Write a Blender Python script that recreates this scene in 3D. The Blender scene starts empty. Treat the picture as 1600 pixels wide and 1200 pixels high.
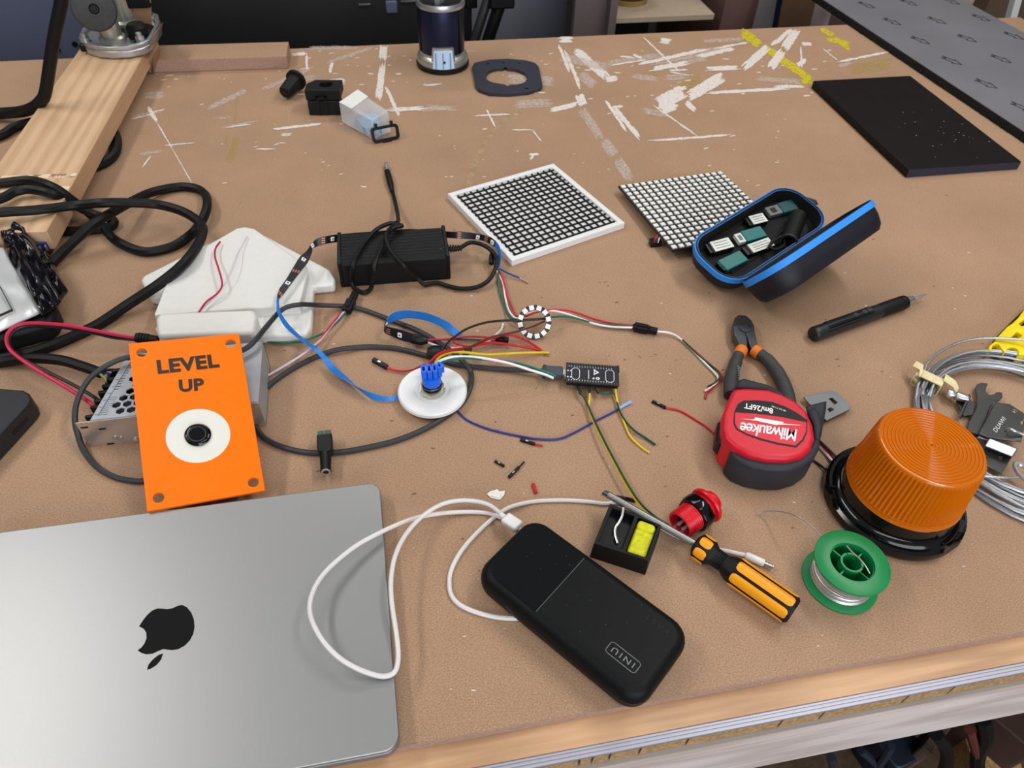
import bpy, math, random
from mathutils import Vector, Matrix, noise, geometry
random.seed(7)
C = bpy.context.scene.collection
SC = bpy.context.scene

# ------------------------------------------------------------------ camera, world, lights, exposure
TH, RO, F, H, A = 0.805741, 0.0410628, 1130.68, 0.534, 0.2132914   # pitch, roll, focal length (px of a 1600 wide frame), height above the bench, heading
RZ = Matrix.Rotation(-A, 3, 'Z')
_c, _s, _ct, _st = math.cos(RO), math.sin(RO), math.cos(TH), math.sin(TH)
CX = RZ @ Vector((_c, _s*_st, _s*_ct))
CY = RZ @ Vector((_s, -_c*_st, -_c*_ct))      # image down
CF = RZ @ Vector((0, _ct, -_st))
EYE = Vector((0, 0, H))
cam_data = bpy.data.cameras.new('camera')
cam = bpy.data.objects.new('camera', cam_data)
C.objects.link(cam)
cam_data.sensor_width = 36.0
cam_data.lens = 36.0*F/1600.0
cam_data.clip_start = 0.01
cam_data.clip_end = 60
m3 = Matrix((CX, -CY, -CF)).transposed()
cam.matrix_world = Matrix.Translation(EYE) @ m3.to_4x4()
cam_data.dof.use_dof = True
cam_data.dof.focus_distance = 0.62
cam_data.dof.aperture_fstop = 15.0
SC.camera = cam

SC.view_settings.view_transform = 'Standard'
SC.view_settings.look = 'None'
SC.view_settings.gamma = 1.0
SC.view_settings.use_curve_mapping = False
SC.view_settings.exposure = 0.0
SC.cycles.max_bounces = 10
SC.cycles.transparent_max_bounces = 16
SC.cycles.caustics_refractive = False
SC.cycles.caustics_reflective = False
SC.cycles.sample_clamp_indirect = 6.0

world = bpy.data.worlds.new('workshop_ambient')
SC.world = world
world.use_nodes = True
world.node_tree.nodes['Background'].inputs[0].default_value = (0.90, 0.95, 1.0, 1)
world.node_tree.nodes['Background'].inputs[1].default_value = 0.28

def area(name, loc, size, size_y, power, col=(1, 0.97, 0.93), rot=(0, 0, 0)):
    d = bpy.data.lights.new(name, 'AREA')
    d.shape = 'RECTANGLE'; d.size = size; d.size_y = size_y; d.energy = power; d.color = col
    o = bpy.data.objects.new(name, d); C.objects.link(o)
    o.location = loc; o.rotation_euler = rot
    return o
# fluorescent battens under the workshop ceiling
area('ceiling_batten_light', (1.15, 0.75, 1.75), 0.22, 1.5, 20)
area('ceiling_batten_light.001', (-1.30, 0.95, 1.75), 0.25, 1.5, 20)
area('ceiling_batten_light.002', (0.1, 2.4, 1.85), 1.5, 0.25, 13)
area('ceiling_batten_light.003', (0.3, -0.5, 1.85), 1.5, 0.25, 9)
# daylight from the workshop window behind the photographer
area('window_daylight', (0.5, -2.4, 1.0), 2.6, 1.5, 62, (0.88, 0.93, 1.0), (math.radians(80), 0, 0))

# ------------------------------------------------------------------ helpers
def ray(px, py):
    return CX*((px-800)/F) + CY*((py-600)/F) + CF
def at(px, py, z=0.0):
    """the point at height z above the bench top seen at this pixel of the 1600x1200 photograph"""
    d = ray(px, py)
    return EYE + d*((z-H)/d.z)
def aty(px, py, y):
    d = ray(px, py)
    return EYE + d*(y/d.y)

def srgb(c):
    if isinstance(c, str):
        c = tuple(int(c[i:i+2], 16) for i in (0, 2, 4))
    out = []
    for x in c:
        x = x/255.0
        out.append(x/12.92 if x <= 0.04045 else ((x+0.055)/1.055)**2.4)
    return (*out, 1.0)

class NT:
    def __init__(s, name):
        s.m = bpy.data.materials.new(name); s.m.use_nodes = True
        s.t = s.m.node_tree; s.n = s.t.nodes; s.l = s.t.links
        s.p = s.n['Principled BSDF']; s.out = s.n['Material Output']
    def new(s, typ, **kw):
        n = s.n.new(typ)
        for k, v in kw.items(): setattr(n, k, v)
        return n
    def link(s, a, b): s.l.new(a, b)

def mat(name, col, rough=0.5, metal=0.0, vary=0.08, scale=60.0, bump=0.0, bscale=None, spec=0.5, trans=0.0, coat=0.0, alpha=1.0, stretch=None, rvary=0.0, ior=1.45, sss=0.0):
    """a principled material whose colour, roughness and fine relief come from procedural noise"""
    b = NT(name)
    tc = b.new('ShaderNodeTexCoord')
    src = tc.outputs['Object']
    if stretch:
        mp = b.new('ShaderNodeMapping'); mp.inputs['Scale'].default_value = stretch
        b.link(src, mp.inputs['Vector']); src = mp.outputs['Vector']
    nz = b.new('ShaderNodeTexNoise'); nz.inputs['Scale'].default_value = scale; nz.inputs['Detail'].default_value = 4
    b.link(src, nz.inputs['Vector'])
    rp = b.new('ShaderNodeValToRGB')
    c = srgb(col)
    lo = tuple(max(0, x*(1-vary)) for x in c[:3]) + (1,)
    hi = tuple(min(1, x*(1+vary)) for x in c[:3]) + (1,)
    rp.color_ramp.elements[0].position = 0.3; rp.color_ramp.elements[0].color = lo
    rp.color_ramp.elements[1].position = 0.7; rp.color_ramp.elements[1].color = hi
    b.link(nz.outputs['Fac'], rp.inputs['Fac'])
    b.link(rp.outputs['Color'], b.p.inputs['Base Color'])
    b.p.inputs['Roughness'].default_value = rough
    if rvary:
        mr = b.new('ShaderNodeMapRange'); mr.inputs['To Min'].default_value = max(0.02, rough-rvary); mr.inputs['To Max'].default_value = min(1, rough+rvary)
        b.link(nz.outputs['Fac'], mr.inputs['Value']); b.link(mr.outputs['Result'], b.p.inputs['Roughness'])
    b.p.inputs['Metallic'].default_value = metal
    b.p.inputs['Specular IOR Level'].default_value = spec
    b.p.inputs['Transmission Weight'].default_value = trans
    b.p.inputs['Coat Weight'].default_value = coat
    b.p.inputs['IOR'].default_value = ior
    if sss:
        b.p.inputs['Subsurface Weight'].default_value = sss
        b.p.inputs['Subsurface Radius'].default_value = (0.01, 0.006, 0.003)
    b.p.inputs['Alpha'].default_value = alpha
    if bump:
        n2 = b.new('ShaderNodeTexNoise'); n2.inputs['Scale'].default_value = bscale or scale*4; n2.inputs['Detail'].default_value = 3
        b.link(src, n2.inputs['Vector'])
        bp = b.new('ShaderNodeBump'); bp.inputs['Strength'].default_value = bump; bp.inputs['Distance'].default_value = 0.0006
        b.link(n2.outputs['Fac'], bp.inputs['Height']); b.link(bp.outputs['Normal'], b.p.inputs['Normal'])
    return b.m

class MB:
    """collects shapes; build it with obj()"""
    def __init__(s): s.v = []; s.f = []
    def add(s, vs, fs):
        b = len(s.v); s.v += [Vector(p) for p in vs]; s.f += [tuple(b+i for i in q) for q in fs]; return s
    def box(s, x0, x1, y0, y1, z0, z1, m=None):
        vs = [Vector((x, y, z)) for z in (z0, z1) for y in (y0, y1) for x in (x0, x1)]
        if m is not None: vs = [m @ p for p in vs]
        return s.add(vs, [(0, 2, 3, 1), (4, 5, 7, 6), (0, 1, 5, 4), (2, 6, 7, 3), (0, 4, 6, 2), (1, 3, 7, 5)])
    def hexa(s, b4, t4):
        """eight corners: bottom loop and top loop, both counter-clockwise seen from above"""
        return s.add(list(b4)+list(t4), [(3, 2, 1, 0), (4, 5, 6, 7), (0, 1, 5, 4), (1, 2, 6, 5), (2, 3, 7, 6), (3, 0, 4, 7)])
    def prism(s, poly, z0, z1, holes=(), m=None, fn=None):
        loops = [list(poly)] + [list(h) for h in holes]
        flat = [Vector((p[0], p[1], 0)) for lp in loops for p in lp]
        n = len(flat)
        vs = [Vector((p.x, p.y, z0)) for p in flat] + [Vector((p.x, p.y, z1)) for p in flat]
        fs = []
        if not holes:
            ar = sum(flat[i].x*flat[(i+1) % n].y - flat[(i+1) % n].x*flat[i].y for i in range(n))
            o = list(range(n)) if ar > 0 else list(range(n))[::-1]
            fs.append(tuple(i+n for i in o)); fs.append(tuple(o[::-1]))
        else:
            for t in geometry.tessellate_polygon([[Vector((p[0], p[1], 0)) for p in lp] for lp in loops]):
                a, b, c = (flat[i] for i in t)
                t = t if (b-a).cross(c-a).z > 0 else t[::-1]
                fs.append(tuple(i+n for i in t)); fs.append(tuple(t[::-1]))
        b0 = 0
        for k, lp in enumerate(loops):
            ln = len(lp)
            ar = sum(lp[i][0]*lp[(i+1) % ln][1] - lp[(i+1) % ln][0]*lp[i][1] for i in range(ln))
            fwd = (ar > 0) == (k == 0)
            for i in range(ln):
                p, q = b0+i, b0+(i+1) % ln
                fs.append((p, q, q+n, p+n) if fwd else (q, p, p+n, q+n))
            b0 += ln
        if m is not None: vs = [m @ p for p in vs]
        if fn is not None: vs = [fn(p) for p in vs]
        return s.add(vs, fs)
    def lathe(s, prof, n=32, m=None, rf=None, close=True):
        """prof = [(radius, z) ...] from bottom to top; rf(i, k, r) may change the radius"""
        vs, fs = [], []
        K = len(prof)
        for k, (r, z) in enumerate(prof):
            for i in range(n):
                a = 2*math.pi*i/n
                rr = rf(i, k, r) if rf else r
                vs.append(Vector((rr*math.cos(a), rr*math.sin(a), z)))
        for k in range(K-1):
            for i in range(n):
                j = (i+1) % n
                fs.append((k*n+i, k*n+j, (k+1)*n+j, (k+1)*n+i))
        if close:
            fs.append(tuple(range(n))[::-1]); fs.append(tuple((K-1)*n+i for i in range(n)))
        if m is not None: vs = [m @ p for p in vs]
        return s.add(vs, fs)
    def ring(s, prof, n=32, m=None, rf=None):
        """a closed profile swept round z"""
        vs, fs = [], []
        K = len(prof)
        for k, (r, z) in enumerate(prof):
            for i in range(n):
                a = 2*math.pi*i/n
                rr = rf(i, k, r) if rf else r
                vs.append(Vector((rr*math.cos(a), rr*math.sin(a), z)))
        for k in range(K):
            k2 = (k+1) % K
            for i in range(n):
                j = (i+1) % n
                fs.append((k*n+i, k*n+j, k2*n+j, k2*n+i))
        if m is not None: vs = [m @ p for p in vs]
        return s.add(vs, fs)
    def tube(s, pts, r, n=8, caps=True, rad=None):
        pts = [Vector(p) for p in pts]
        N = len(pts)
        tg = [(pts[min(i+1, N-1)]-pts[max(i-1, 0)]).normalized() for i in range(N)]
        up = Vector((0, 0, 1))
        if abs(tg[0].dot(up)) > 0.9: up = Vector((1, 0, 0))
        u = tg[0].cross(up).normalized()
        vs, fs = [], []
        for i in range(N):
            t = tg[i]
            u = (u - t*u.dot(t))
            u = u.normalized() if u.length > 1e-6 else t.orthogonal().normalized()
            w = t.cross(u)
            rr = rad[i] if rad else r
            for k in range(n):
                a = 2*math.pi*k/n
                vs.append(pts[i] + u*(rr*math.cos(a)) + w*(rr*math.sin(a)))
        for i in range(N-1):
            for k in range(n):
                k2 = (k+1) % n
                fs.append((i*n+k, i*n+k2, (i+1)*n+k2, (i+1)*n+k))
        if caps:
            fs.append(tuple(range(n))[::-1]); fs.append(tuple((N-1)*n+k for k in range(n)))
        return s.add(vs, fs)
    def ribbon(s, pts, wv, th):
        """flat band along pts, wv = half width vectors"""
        vs, fs = [], []
        N = len(pts)
        for i in range(N):
            t = (pts[min(i+1, N-1)]-pts[max(i-1, 0)]).normalized()
            nn = t.cross(wv[i]).normalized()*(th/2)
            vs += [pts[i]+wv[i]+nn, pts[i]-wv[i]+nn, pts[i]-wv[i]-nn, pts[i]+wv[i]-nn]
        for i in range(N-1):
            for k in range(4):
                k2 = (k+1) % 4
                fs.append((i*4+k, i*4+k2, i*4+4+k2, i*4+4+k))
        fs.append((3, 2, 1, 0)); fs.append(tuple((N-1)*4+k for k in range(4)))
        return s.add(vs, fs)
    def map(s, fn): s.v = [fn(p) for p in s.v]; return s

XF = {}
def mw(o): return XF.get(o.name, Matrix.Identity(4)) if o is not None else Matrix.Identity(4)
def thing(name, label, cat, loc=(0, 0, 0), rz=0.0, group=None, m=None):
    o = bpy.data.objects.new(name, None); C.objects.link(o)
    o.empty_display_size = 0.01
    M = m if m is not None else Matrix.Translation(Vector(loc)) @ Matrix.Rotation(rz, 4, 'Z')
    o.matrix_world = M; XF[o.name] = M.copy()
    o['label'] = label; o['category'] = cat
    if group: o['group'] = group
    return o
def tag(o, label, cat, group=None, kind=None):
    if label: o['label'] = label
    if cat: o['category'] = cat
    if group: o['group'] = group
    if kind: o['kind'] = kind
    return o
def obj(name, g, material, parent=None, bev=0.0, seg=2, ang=38, world=False, label=None, sub=0, origin=None, kind=None):
    """link the shapes collected in g as ONE mesh object. world=True: g is in world coordinates although it has a parent"""
    vs = g.v
    if parent is not None and world:
        inv = mw(parent).inverted(); vs = [inv @ p for p in vs]
    org = None
    if parent is None:
        org = Vector(origin) if origin is not None else Vector((sum(p.x for p in vs)/len(vs), sum(p.y for p in vs)/len(vs), min(p.z for p in vs)))
        vs = [p-org for p in vs]
    me = bpy.data.meshes.new(name)
    me.from_pydata([tuple(p) for p in vs], [], g.f)
    me.update()
    for m in (material if isinstance(material, (list, tuple)) else [material]): me.materials.append(m)
    me.shade_smooth()
    me.set_sharp_from_angle(angle=math.radians(ang))
    o = bpy.data.objects.new(name, me); C.objects.link(o)
    if parent is not None:
        o.parent = parent; XF[o.name] = mw(parent).copy()
    else:
        o.location = org; XF[o.name] = Matrix.Translation(org)
    if bev:
        b = o.modifiers.new('bevel', 'BEVEL'); b.width = bev; b.segments = seg; b.limit_method = 'ANGLE'; b.angle_limit = math.radians(40)
    if sub:
        b = o.modifiers.new('subdivision', 'SUBSURF'); b.levels = sub; b.render_levels = sub
    if label: o['label'] = label
    if kind: o['kind'] = kind
    return o
def inst(src, parent, m):
    """another part that shares src's mesh, placed by a local matrix"""
    o = src.copy(); C.objects.link(o); o.parent = parent; o.matrix_local = m
    return o

def smooth_path(pts, step=6):
    """Catmull-Rom through the points"""
    P = [Vector(p) for p in pts]
    if len(P) < 3: 
        return [P[0].lerp(P[-1], i/step) for i in range(step+1)]
    P = [P[0]*2-P[1]] + P + [P[-1]*2-P[-2]]
    out = []
    for i in range(1, len(P)-2):
        p0, p1, p2, p3 = P[i-1:i+3]
        for k in range(step):
            t = k/step
            out.append(0.5*((2*p1) + (p2-p0)*t + (2*p0-5*p1+4*p2-p3)*t*t + (3*p1-p0-3*p2+p3)*t*t*t))
    out.append(P[-2])
    return out
def pix(lst, z):
    """[(px, py[, z]) ...] to points; z is the height where a point gives none"""
    return [at(p[0], p[1], p[2] if len(p) > 2 else z) for p in lst]
def cable(name, lst, r, material, parent=None, label=None, cat=None, group=None, step=6, n=8, world_pts=False):
    P = smooth_path(lst if world_pts else pix(lst, r), step)
    for p in P:
        if p.z < r*0.98: p.z = r*0.98
    g = MB().tube(P, r, n)
    o = obj(name, g, material, parent, world=True)
    if cat: tag(o, label, cat, group)
    elif label: o['label'] = label
    return o

def rrect(x0, x1, y0, y1, r, n=5):
    out = []
    for cx, cy, a0 in ((x1-r, y1-r, 0), (x0+r, y1-r, 90), (x0+r, y0+r, 180), (x1-r, y0+r, 270)):
        for k in range(n+1):
            a = math.radians(a0+90*k/n); out.append((cx+r*math.cos(a), cy+r*math.sin(a)))
    return out
def circle(cx, cy, r, n=24, a0=0.0):
    return [(cx+r*math.cos(a0+2*math.pi*k/n), cy+r*math.sin(a0+2*math.pi*k/n)) for k in range(n)]
def spline2(pts, step=5):
    """closed smooth outline"""
    n = len(pts); out = []
    for i in range(n):
        p0, p1, p2, p3 = (Vector((*pts[(i+k) % n], 0)) for k in (-1, 0, 1, 2))
        for k in range(step):
            t = k/step
            v = 0.5*((2*p1) + (p2-p0)*t + (2*p0-5*p1+4*p2-p3)*t*t + (3*p1-p0-3*p2+p3)*t*t*t)
            out.append((v.x, v.y))
    return out

def text2d(body, bold=0.0, shear=0.0, spacing=1.0, res=3):
    """flat lettering: vertices normalised so that the line is 1 wide and starts at 0,0; returns verts, faces, height/width"""
    c = bpy.data.curves.new('lettering', 'FONT'); c.body = body; c.size = 1.0; c.offset = bold; c.shear = shear; c.space_character = spacing; c.resolution_u = res
    o = bpy.data.objects.new('lettering', c); C.objects.link(o)
    dg = bpy.context.evaluated_depsgraph_get()
    ev = o.evaluated_get(dg); me = ev.to_mesh()
    vs = [v.co.copy() for v in me.vertices]; fs = [tuple(p.vertices) for p in me.polygons]
    ev.to_mesh_clear(); bpy.data.objects.remove(o); bpy.data.curves.remove(c)
    x0 = min(v.x for v in vs); x1 = max(v.x for v in vs); y0 = min(v.y for v in vs); y1 = max(v.y for v in vs)
    w = x1-x0
    return [Vector(((v.x-x0)/w, v.y/w, 0)) for v in vs], fs, (y1-y0)/w
def text_plane(g, body, o, xv, yv, lift=Vector((0, 0, 0)), **kw):
    """lettering from o along xv (the full line), letters rising along yv (height of a capital: yv is per unit of width, scaled so that the text height is |yv|)"""
    vs, fs, h = text2d(body, **kw)
    return g.add([o + xv*v.x + yv*(v.y/h) + lift for v in vs], fs)
# ------------------------------------------------------------------ materials
def mdf_material():
    b = NT('mdf_board')
    tc = b.new('ShaderNodeTexCoord')
    n1 = b.new('ShaderNodeTexNoise'); n1.inputs['Scale'].default_value = 900; n1.inputs['Detail'].default_value = 3
    n2 = b.new('ShaderNodeTexNoise'); n2.inputs['Scale'].default_value = 6; n2.inputs['Detail'].default_value = 6; n2.inputs['Roughness'].default_value = 0.65
    mp = b.new('ShaderNodeMapping'); mp.inputs['Scale'].default_value = (1, 3.5, 1); mp.inputs['Rotation'].default_value = (0, 0, 0.5)
    n3 = b.new('ShaderNodeTexNoise'); n3.inputs['Scale'].default_value = 420; n3.inputs['Detail'].default_value = 4
    b.link(tc.outputs['Object'], n1.inputs['Vector']); b.link(tc.outputs['Object'], n2.inputs['Vector'])
    b.link(tc.outputs['Object'], mp.inputs['Vector']); b.link(mp.outputs['Vector'], n3.inputs['Vector'])
    r1 = b.new('ShaderNodeValToRGB')
    r1.color_ramp.elements[0].position = 0.25; r1.color_ramp.elements[0].color = srgb((143, 113, 88))
    r1.color_ramp.elements[1].position = 0.75; r1.color_ramp.elements[1].color = srgb((188, 155, 127))
    b.link(n1.outputs['Fac'], r1.inputs['Fac'])
    r3 = b.new('ShaderNodeValToRGB')
    r3.color_ramp.elements[0].position = 0.30; r3.color_ramp.elements[0].color = (0.80, 0.78, 0.76, 1)
    r3.color_ramp.elements[1].position = 0.72; r3.color_ramp.elements[1].color = (1.16, 1.15, 1.13, 1)
    b.link(n3.outputs['Fac'], r3.inputs['Fac'])
    r2 = b.new('ShaderNodeValToRGB')
    r2.color_ramp.elements[0].position = 0.3; r2.color_ramp.elements[0].color = (0.90, 0.88, 0.87, 1)
    r2.color_ramp.elements[1].position = 0.7; r2.color_ramp.elements[1].color = (1.07, 1.06, 1.05, 1)
    b.link(n2.outputs['Fac'], r2.inputs['Fac'])
    m1 = b.new('ShaderNodeMix', data_type='RGBA', blend_type='MULTIPLY'); m1.inputs[0].default_value = 1
    m2 = b.new('ShaderNodeMix', data_type='RGBA', blend_type='MULTIPLY'); m2.inputs[0].default_value = 1
    b.link(r1.outputs['Color'], m1.inputs[6]); b.link(r3.outputs['Color'], m1.inputs[7])
    b.link(m1.outputs[2], m2.inputs[6]); b.link(r2.outputs['Color'], m2.inputs[7])
    # sparse dark burn specks and pencil dots
    vo = b.new('ShaderNodeTexVoronoi'); vo.inputs['Scale'].default_value = 26
    b.link(tc.outputs['Object'], vo.inputs['Vector'])
    r4 = b.new('ShaderNodeValToRGB')
    r4.color_ramp.elements[0].position = 0.0; r4.color_ramp.elements[0].color = (0.45, 0.38, 0.32, 1)
    r4.color_ramp.elements[1].position = 0.045; r4.color_ramp.elements[1].color = (1, 1, 1, 1)
    b.link(vo.outputs['Distance'], r4.inputs['Fac'])
    m3_ = b.new('ShaderNodeMix', data_type='RGBA', blend_type='MULTIPLY'); m3_.inputs[0].default_value = 0.8
    b.link(m2.outputs[2], m3_.inputs[6]); b.link(r4.outputs['Color'], m3_.inputs[7])
    b.link(m3_.outputs[2], b.p.inputs['Base Color'])
    b.p.inputs['Roughness'].default_value = 0.62
    b.p.inputs['Specular IOR Level'].default_value = 0.35
    bp = b.new('ShaderNodeBump'); bp.inputs['Strength'].default_value = 0.25; bp.inputs['Distance'].default_value = 0.0004
    b.link(n1.outputs['Fac'], bp.inputs['Height']); b.link(bp.outputs['Normal'], b.p.inputs['Normal'])
    return b.m
def wood_material(name, dark, light, axis_scale, rough=0.55, ring=30.0):
    """straight grained timber: stretched noise plus wavy rings"""
    b = NT(name)
    tc = b.new('ShaderNodeTexCoord')
    mp = b.new('ShaderNodeMapping'); mp.inputs['Scale'].default_value = axis_scale
    b.link(tc.outputs['Object'], mp.inputs['Vector'])
    wv = b.new('ShaderNodeTexWave'); wv.inputs['Scale'].default_value = ring; wv.inputs['Distortion'].default_value = 7; wv.inputs['Detail'].default_value = 3; wv.inputs['Detail Scale'].default_value = 1.4
    nz = b.new('ShaderNodeTexNoise'); nz.inputs['Scale'].default_value = 60; nz.inputs['Detail'].default_value = 5
    b.link(mp.outputs['Vector'], wv.inputs['Vector']); b.link(mp.outputs['Vector'], nz.inputs['Vector'])
    mx = b.new('ShaderNodeMix', data_type='FLOAT'); mx.inputs[0].default_value = 0.55
    b.link(wv.outputs['Fac'], mx.inputs[2]); b.link(nz.outputs['Fac'], mx.inputs[3])
    rp = b.new('ShaderNodeValToRGB')
    rp.color_ramp.elements[0].position = 0.2; rp.color_ramp.elements[0].color = srgb(dark)
    rp.color_ramp.elements[1].position = 0.75; rp.color_ramp.elements[1].color = srgb(light)
    b.link(mx.outputs[0], rp.inputs['Fac']); b.link(rp.outputs['Color'], b.p.inputs['Base Color'])
    b.p.inputs['Roughness'].default_value = rough
    bp = b.new('ShaderNodeBump'); bp.inputs['Strength'].default_value = 0.15; bp.inputs['Distance'].default_value = 0.0004
    b.link(nz.outputs['Fac'], bp.inputs['Height']); b.link(bp.outputs['Normal'], b.p.inputs['Normal'])
    return b.m
def smear_material(name, col, cover, scale=90.0, soft=0.09, most=1.0):
    """dry rubbed paint: covers the board only where a noise is above a threshold"""
    b = NT(name)
    tc = b.new('ShaderNodeTexCoord')
    nz = b.new('ShaderNodeTexNoise'); nz.inputs['Scale'].default_value = scale; nz.inputs['Detail'].default_value = 6; nz.inputs['Roughness'].default_value = 0.7
    b.link(tc.outputs['Object'], nz.inputs['Vector'])
    rp = b.new('ShaderNodeValToRGB')
    rp.color_ramp.elements[0].position = cover; rp.color_ramp.elements[0].color = (0, 0, 0, 1)
    rp.color_ramp.elements[1].position = cover+soft; rp.color_ramp.elements[1].color = (most, most, most, 1)
    b.link(nz.outputs['Fac'], rp.inputs['Fac']); b.link(rp.outputs['Color'], b.p.inputs['Alpha'])
    b.p.inputs['Base Color'].default_value = srgb(col); b.p.inputs['Roughness'].default_value = 0.6
    return b.m

M_mdf = mdf_material()
M_mdf_edge = mat('mdf_edge', (166, 134, 118), 0.8, vary=0.12, scale=300, bump=0.3)
M_beech = wood_material('beech_lipping', (178, 138, 102), (208, 166, 126), (0.35, 6, 6), 0.5, 5)
M_pine = wood_material('pine_plank', (192, 153, 117), (212, 177, 141), (4, 0.22, 4), 0.6, 4.0)
M_pale = wood_material('pale_apron_timber', (196, 178, 170), (224, 210, 204), (0.35, 6, 6), 0.65, 4)
M_chip = mat('chipboard_core', (178, 142, 96), 0.9, vary=0.35, scale=350, bump=0.6)
M_ply = mat('grey_plywood', (166, 152, 140), 0.75, vary=0.12, scale=60, stretch=(0.3, 8, 8))
M_alu = mat('brushed_aluminium', (176, 176, 188), 0.5, 0.6, vary=0.04, scale=80, stretch=(0.1, 10, 10))
M_laptop = mat('anodised_aluminium', (164, 164, 164), 0.43, 0.82, vary=0.015, scale=900)
M_laptop_d = mat('anodised_aluminium_base', (150, 150, 152), 0.45, 0.85, vary=0.015, scale=900)
M_mirror = mat('polished_black_logo', (14, 13, 13), 0.06, 0.0, spec=0.6)
M_black = mat('black_plastic', (14, 14, 15), 0.38, vary=0.15, scale=200, spec=0.35)
M_black_m = mat('matt_black_plastic', (16, 16, 17), 0.55, vary=0.15, scale=400, bump=0.15, spec=0.3)
M_black_g = mat('gloss_black', (7, 7, 8), 0.12, spec=0.5)
M_bank = mat('soft_touch_black', (14, 15, 16), 0.5, vary=0.05, scale=600, bump=0.05, spec=0.18)
M_rubber = mat('black_rubber_cable', (14, 14, 15), 0.5, vary=0.15, scale=150, spec=0.3)
M_grey_cab = mat('dark_grey_cable', (48, 50, 53), 0.5, vary=0.1, scale=150)
M_white_cab = mat('white_braided_cable', (226, 222, 220), 0.6, vary=0.06, scale=1500, bump=0.6, bscale=2500)
M_white = mat('white_print_plastic', (220, 219, 214), 0.42, vary=0.02, scale=150, bump=0.03)
M_white2 = mat('white_gloss_plastic', (228, 228, 227), 0.3, vary=0.02, scale=100)
M_offwhite = mat('off_white_disc', (222, 220, 210), 0.4, vary=0.02)
M_orange = mat('orange_print_plastic', (252, 114, 0), 0.45, vary=0.03, scale=120, spec=0.2)
M_ink = mat('black_inlay', (34, 27, 18), 0.45, vary=0.1)
M_amber = None
M_green = mat('green_spool_plastic', (10, 128, 68), 0.38, vary=0.06, scale=80)
M_tin = mat('solder_wire', (205, 203, 200), 0.36, 0.85, vary=0.06, scale=400)
M_steel = mat('zinc_plated_steel', (186, 186, 186), 0.32, 0.85, vary=0.06, scale=60, rvary=0.08)
M_steel_d = mat('dark_tool_steel', (92, 92, 94), 0.4, 0.85, vary=0.1, scale=80)
M_wire_rope = mat('galvanised_wire_rope', (176, 178, 182), 0.36, 0.85, vary=0.10, scale=500, bump=0.3, bscale=1500)
M_psu = mat('power_supply_sheet', (200, 190, 182), 0.3, 0.8, vary=0.03)
M_psu_top = mat('power_supply_label', (168, 172, 178), 0.45, 0.35, vary=0.04)
M_red = mat('red_shell_plastic', (205, 22, 44), 0.42, vary=0.05, scale=120, bump=0.08)
M_red_l = mat('red_label', (214, 24, 48), 0.35, vary=0.03)
M_red_b = mat('red_push_button_plastic', (208, 14, 34), 0.33, vary=0.04)
M_bumper = mat('charcoal_rubber_bumper', (40, 42, 50), 0.6, vary=0.2, scale=60, bump=0.2)
M_white_ink = mat('white_print_ink', (242, 238, 236), 0.5, vary=0.02)
M_grip = mat('dark_grey_grip', (58, 58, 60), 0.6, vary=0.08, scale=120, bump=0.15)
M_orange_c = mat('orange_collar', (222, 118, 28), 0.5)
M_yellow = mat('amber_yellow_grip', (240, 158, 14), 0.4, vary=0.05)
M_yellow_b = mat('worn_yellow_paint', (242, 214, 16), 0.5, vary=0.15, scale=90)
M_sponge = mat('yellow_sponge', (206, 204, 38), 0.95, vary=0.18, scale=260, bump=1.0, bscale=420)
M_blue = mat('blue_connector_plastic', (20, 100, 226), 0.4, vary=0.05)
M_blue_strip = mat('blue_adhesive_backing', (36, 122, 208), 0.42, vary=0.04)
M_zip = mat('blue_zip_tape', (44, 140, 232), 0.6, vary=0.08, scale=500, bump=0.3)
M_fabric = mat('black_nylon_shell', (18, 18, 29), 0.55, vary=0.2, scale=500, bump=0.25)
M_lining = mat('black_case_lining', (10, 10, 11), 0.8, vary=0.2, scale=300)
M_teal = mat('teal_plastic', (4, 108, 104), 0.4, vary=0.05)
M_label = mat('white_paper_label', (226, 226, 222), 0.6, vary=0.04)
M_grey_l = mat('grey_label', (112, 118, 118), 0.6, vary=0.04)
W_red = mat('red_wire', (196, 20, 40), 0.45)
W_crim = mat('crimson_wire', (188, 24, 66), 0.45)
W_black = mat('black_wire', (18, 18, 18), 0.45)
W_white = mat('white_wire', (232, 230, 228), 0.45)
W_lilac = mat('pale_lilac_wire', (206, 190, 206), 0.45)
W_green = mat('green_wire', (6, 100, 82), 0.45)
W_dgreen = mat('dark_green_wire', (16, 66, 46), 0.45)
W_yellow = mat('yellow_wire', (230, 196, 12), 0.45)
W_blue = mat('navy_wire', (34, 48, 132), 0.45)
W_lblue = mat('pale_blue_wire', (140, 180, 240), 0.45)
W_brown = mat('brown_wire', (92, 42, 38), 0.45)
M_pcb = mat('black_circuit_board', (18, 20, 30), 0.4, vary=0.1)
M_pcb_w = mat('white_silkscreen', (225, 225, 228), 0.5)
M_copper = mat('tinned_copper_pad', (190, 130, 100), 0.4, 0.6)
M_led = mat('led_package_white', (238, 236, 228), 0.4, vary=0.03)
M_gold = mat('gold_pin', (120, 112, 104), 0.4, 0.6)
M_board = mat('black_foam_board', (24, 19, 20), 0.55, vary=0.08, scale=40, spec=0.2)
M_foil = mat('foil_facing', (150, 147, 153), 0.34, 0.42, vary=0.05, scale=8, rvary=0.08)
M_foam = mat('black_foam_edge', (20, 20, 21), 0.9, vary=0.4, scale=260, bump=1.0, bscale=300)
M_film = mat('black_plastic_film', (10, 9, 16), 0.18, vary=0.1)
M_bag = mat('silver_poly_bag', (206, 208, 208), 0.3, 0.25, vary=0.03)
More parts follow.
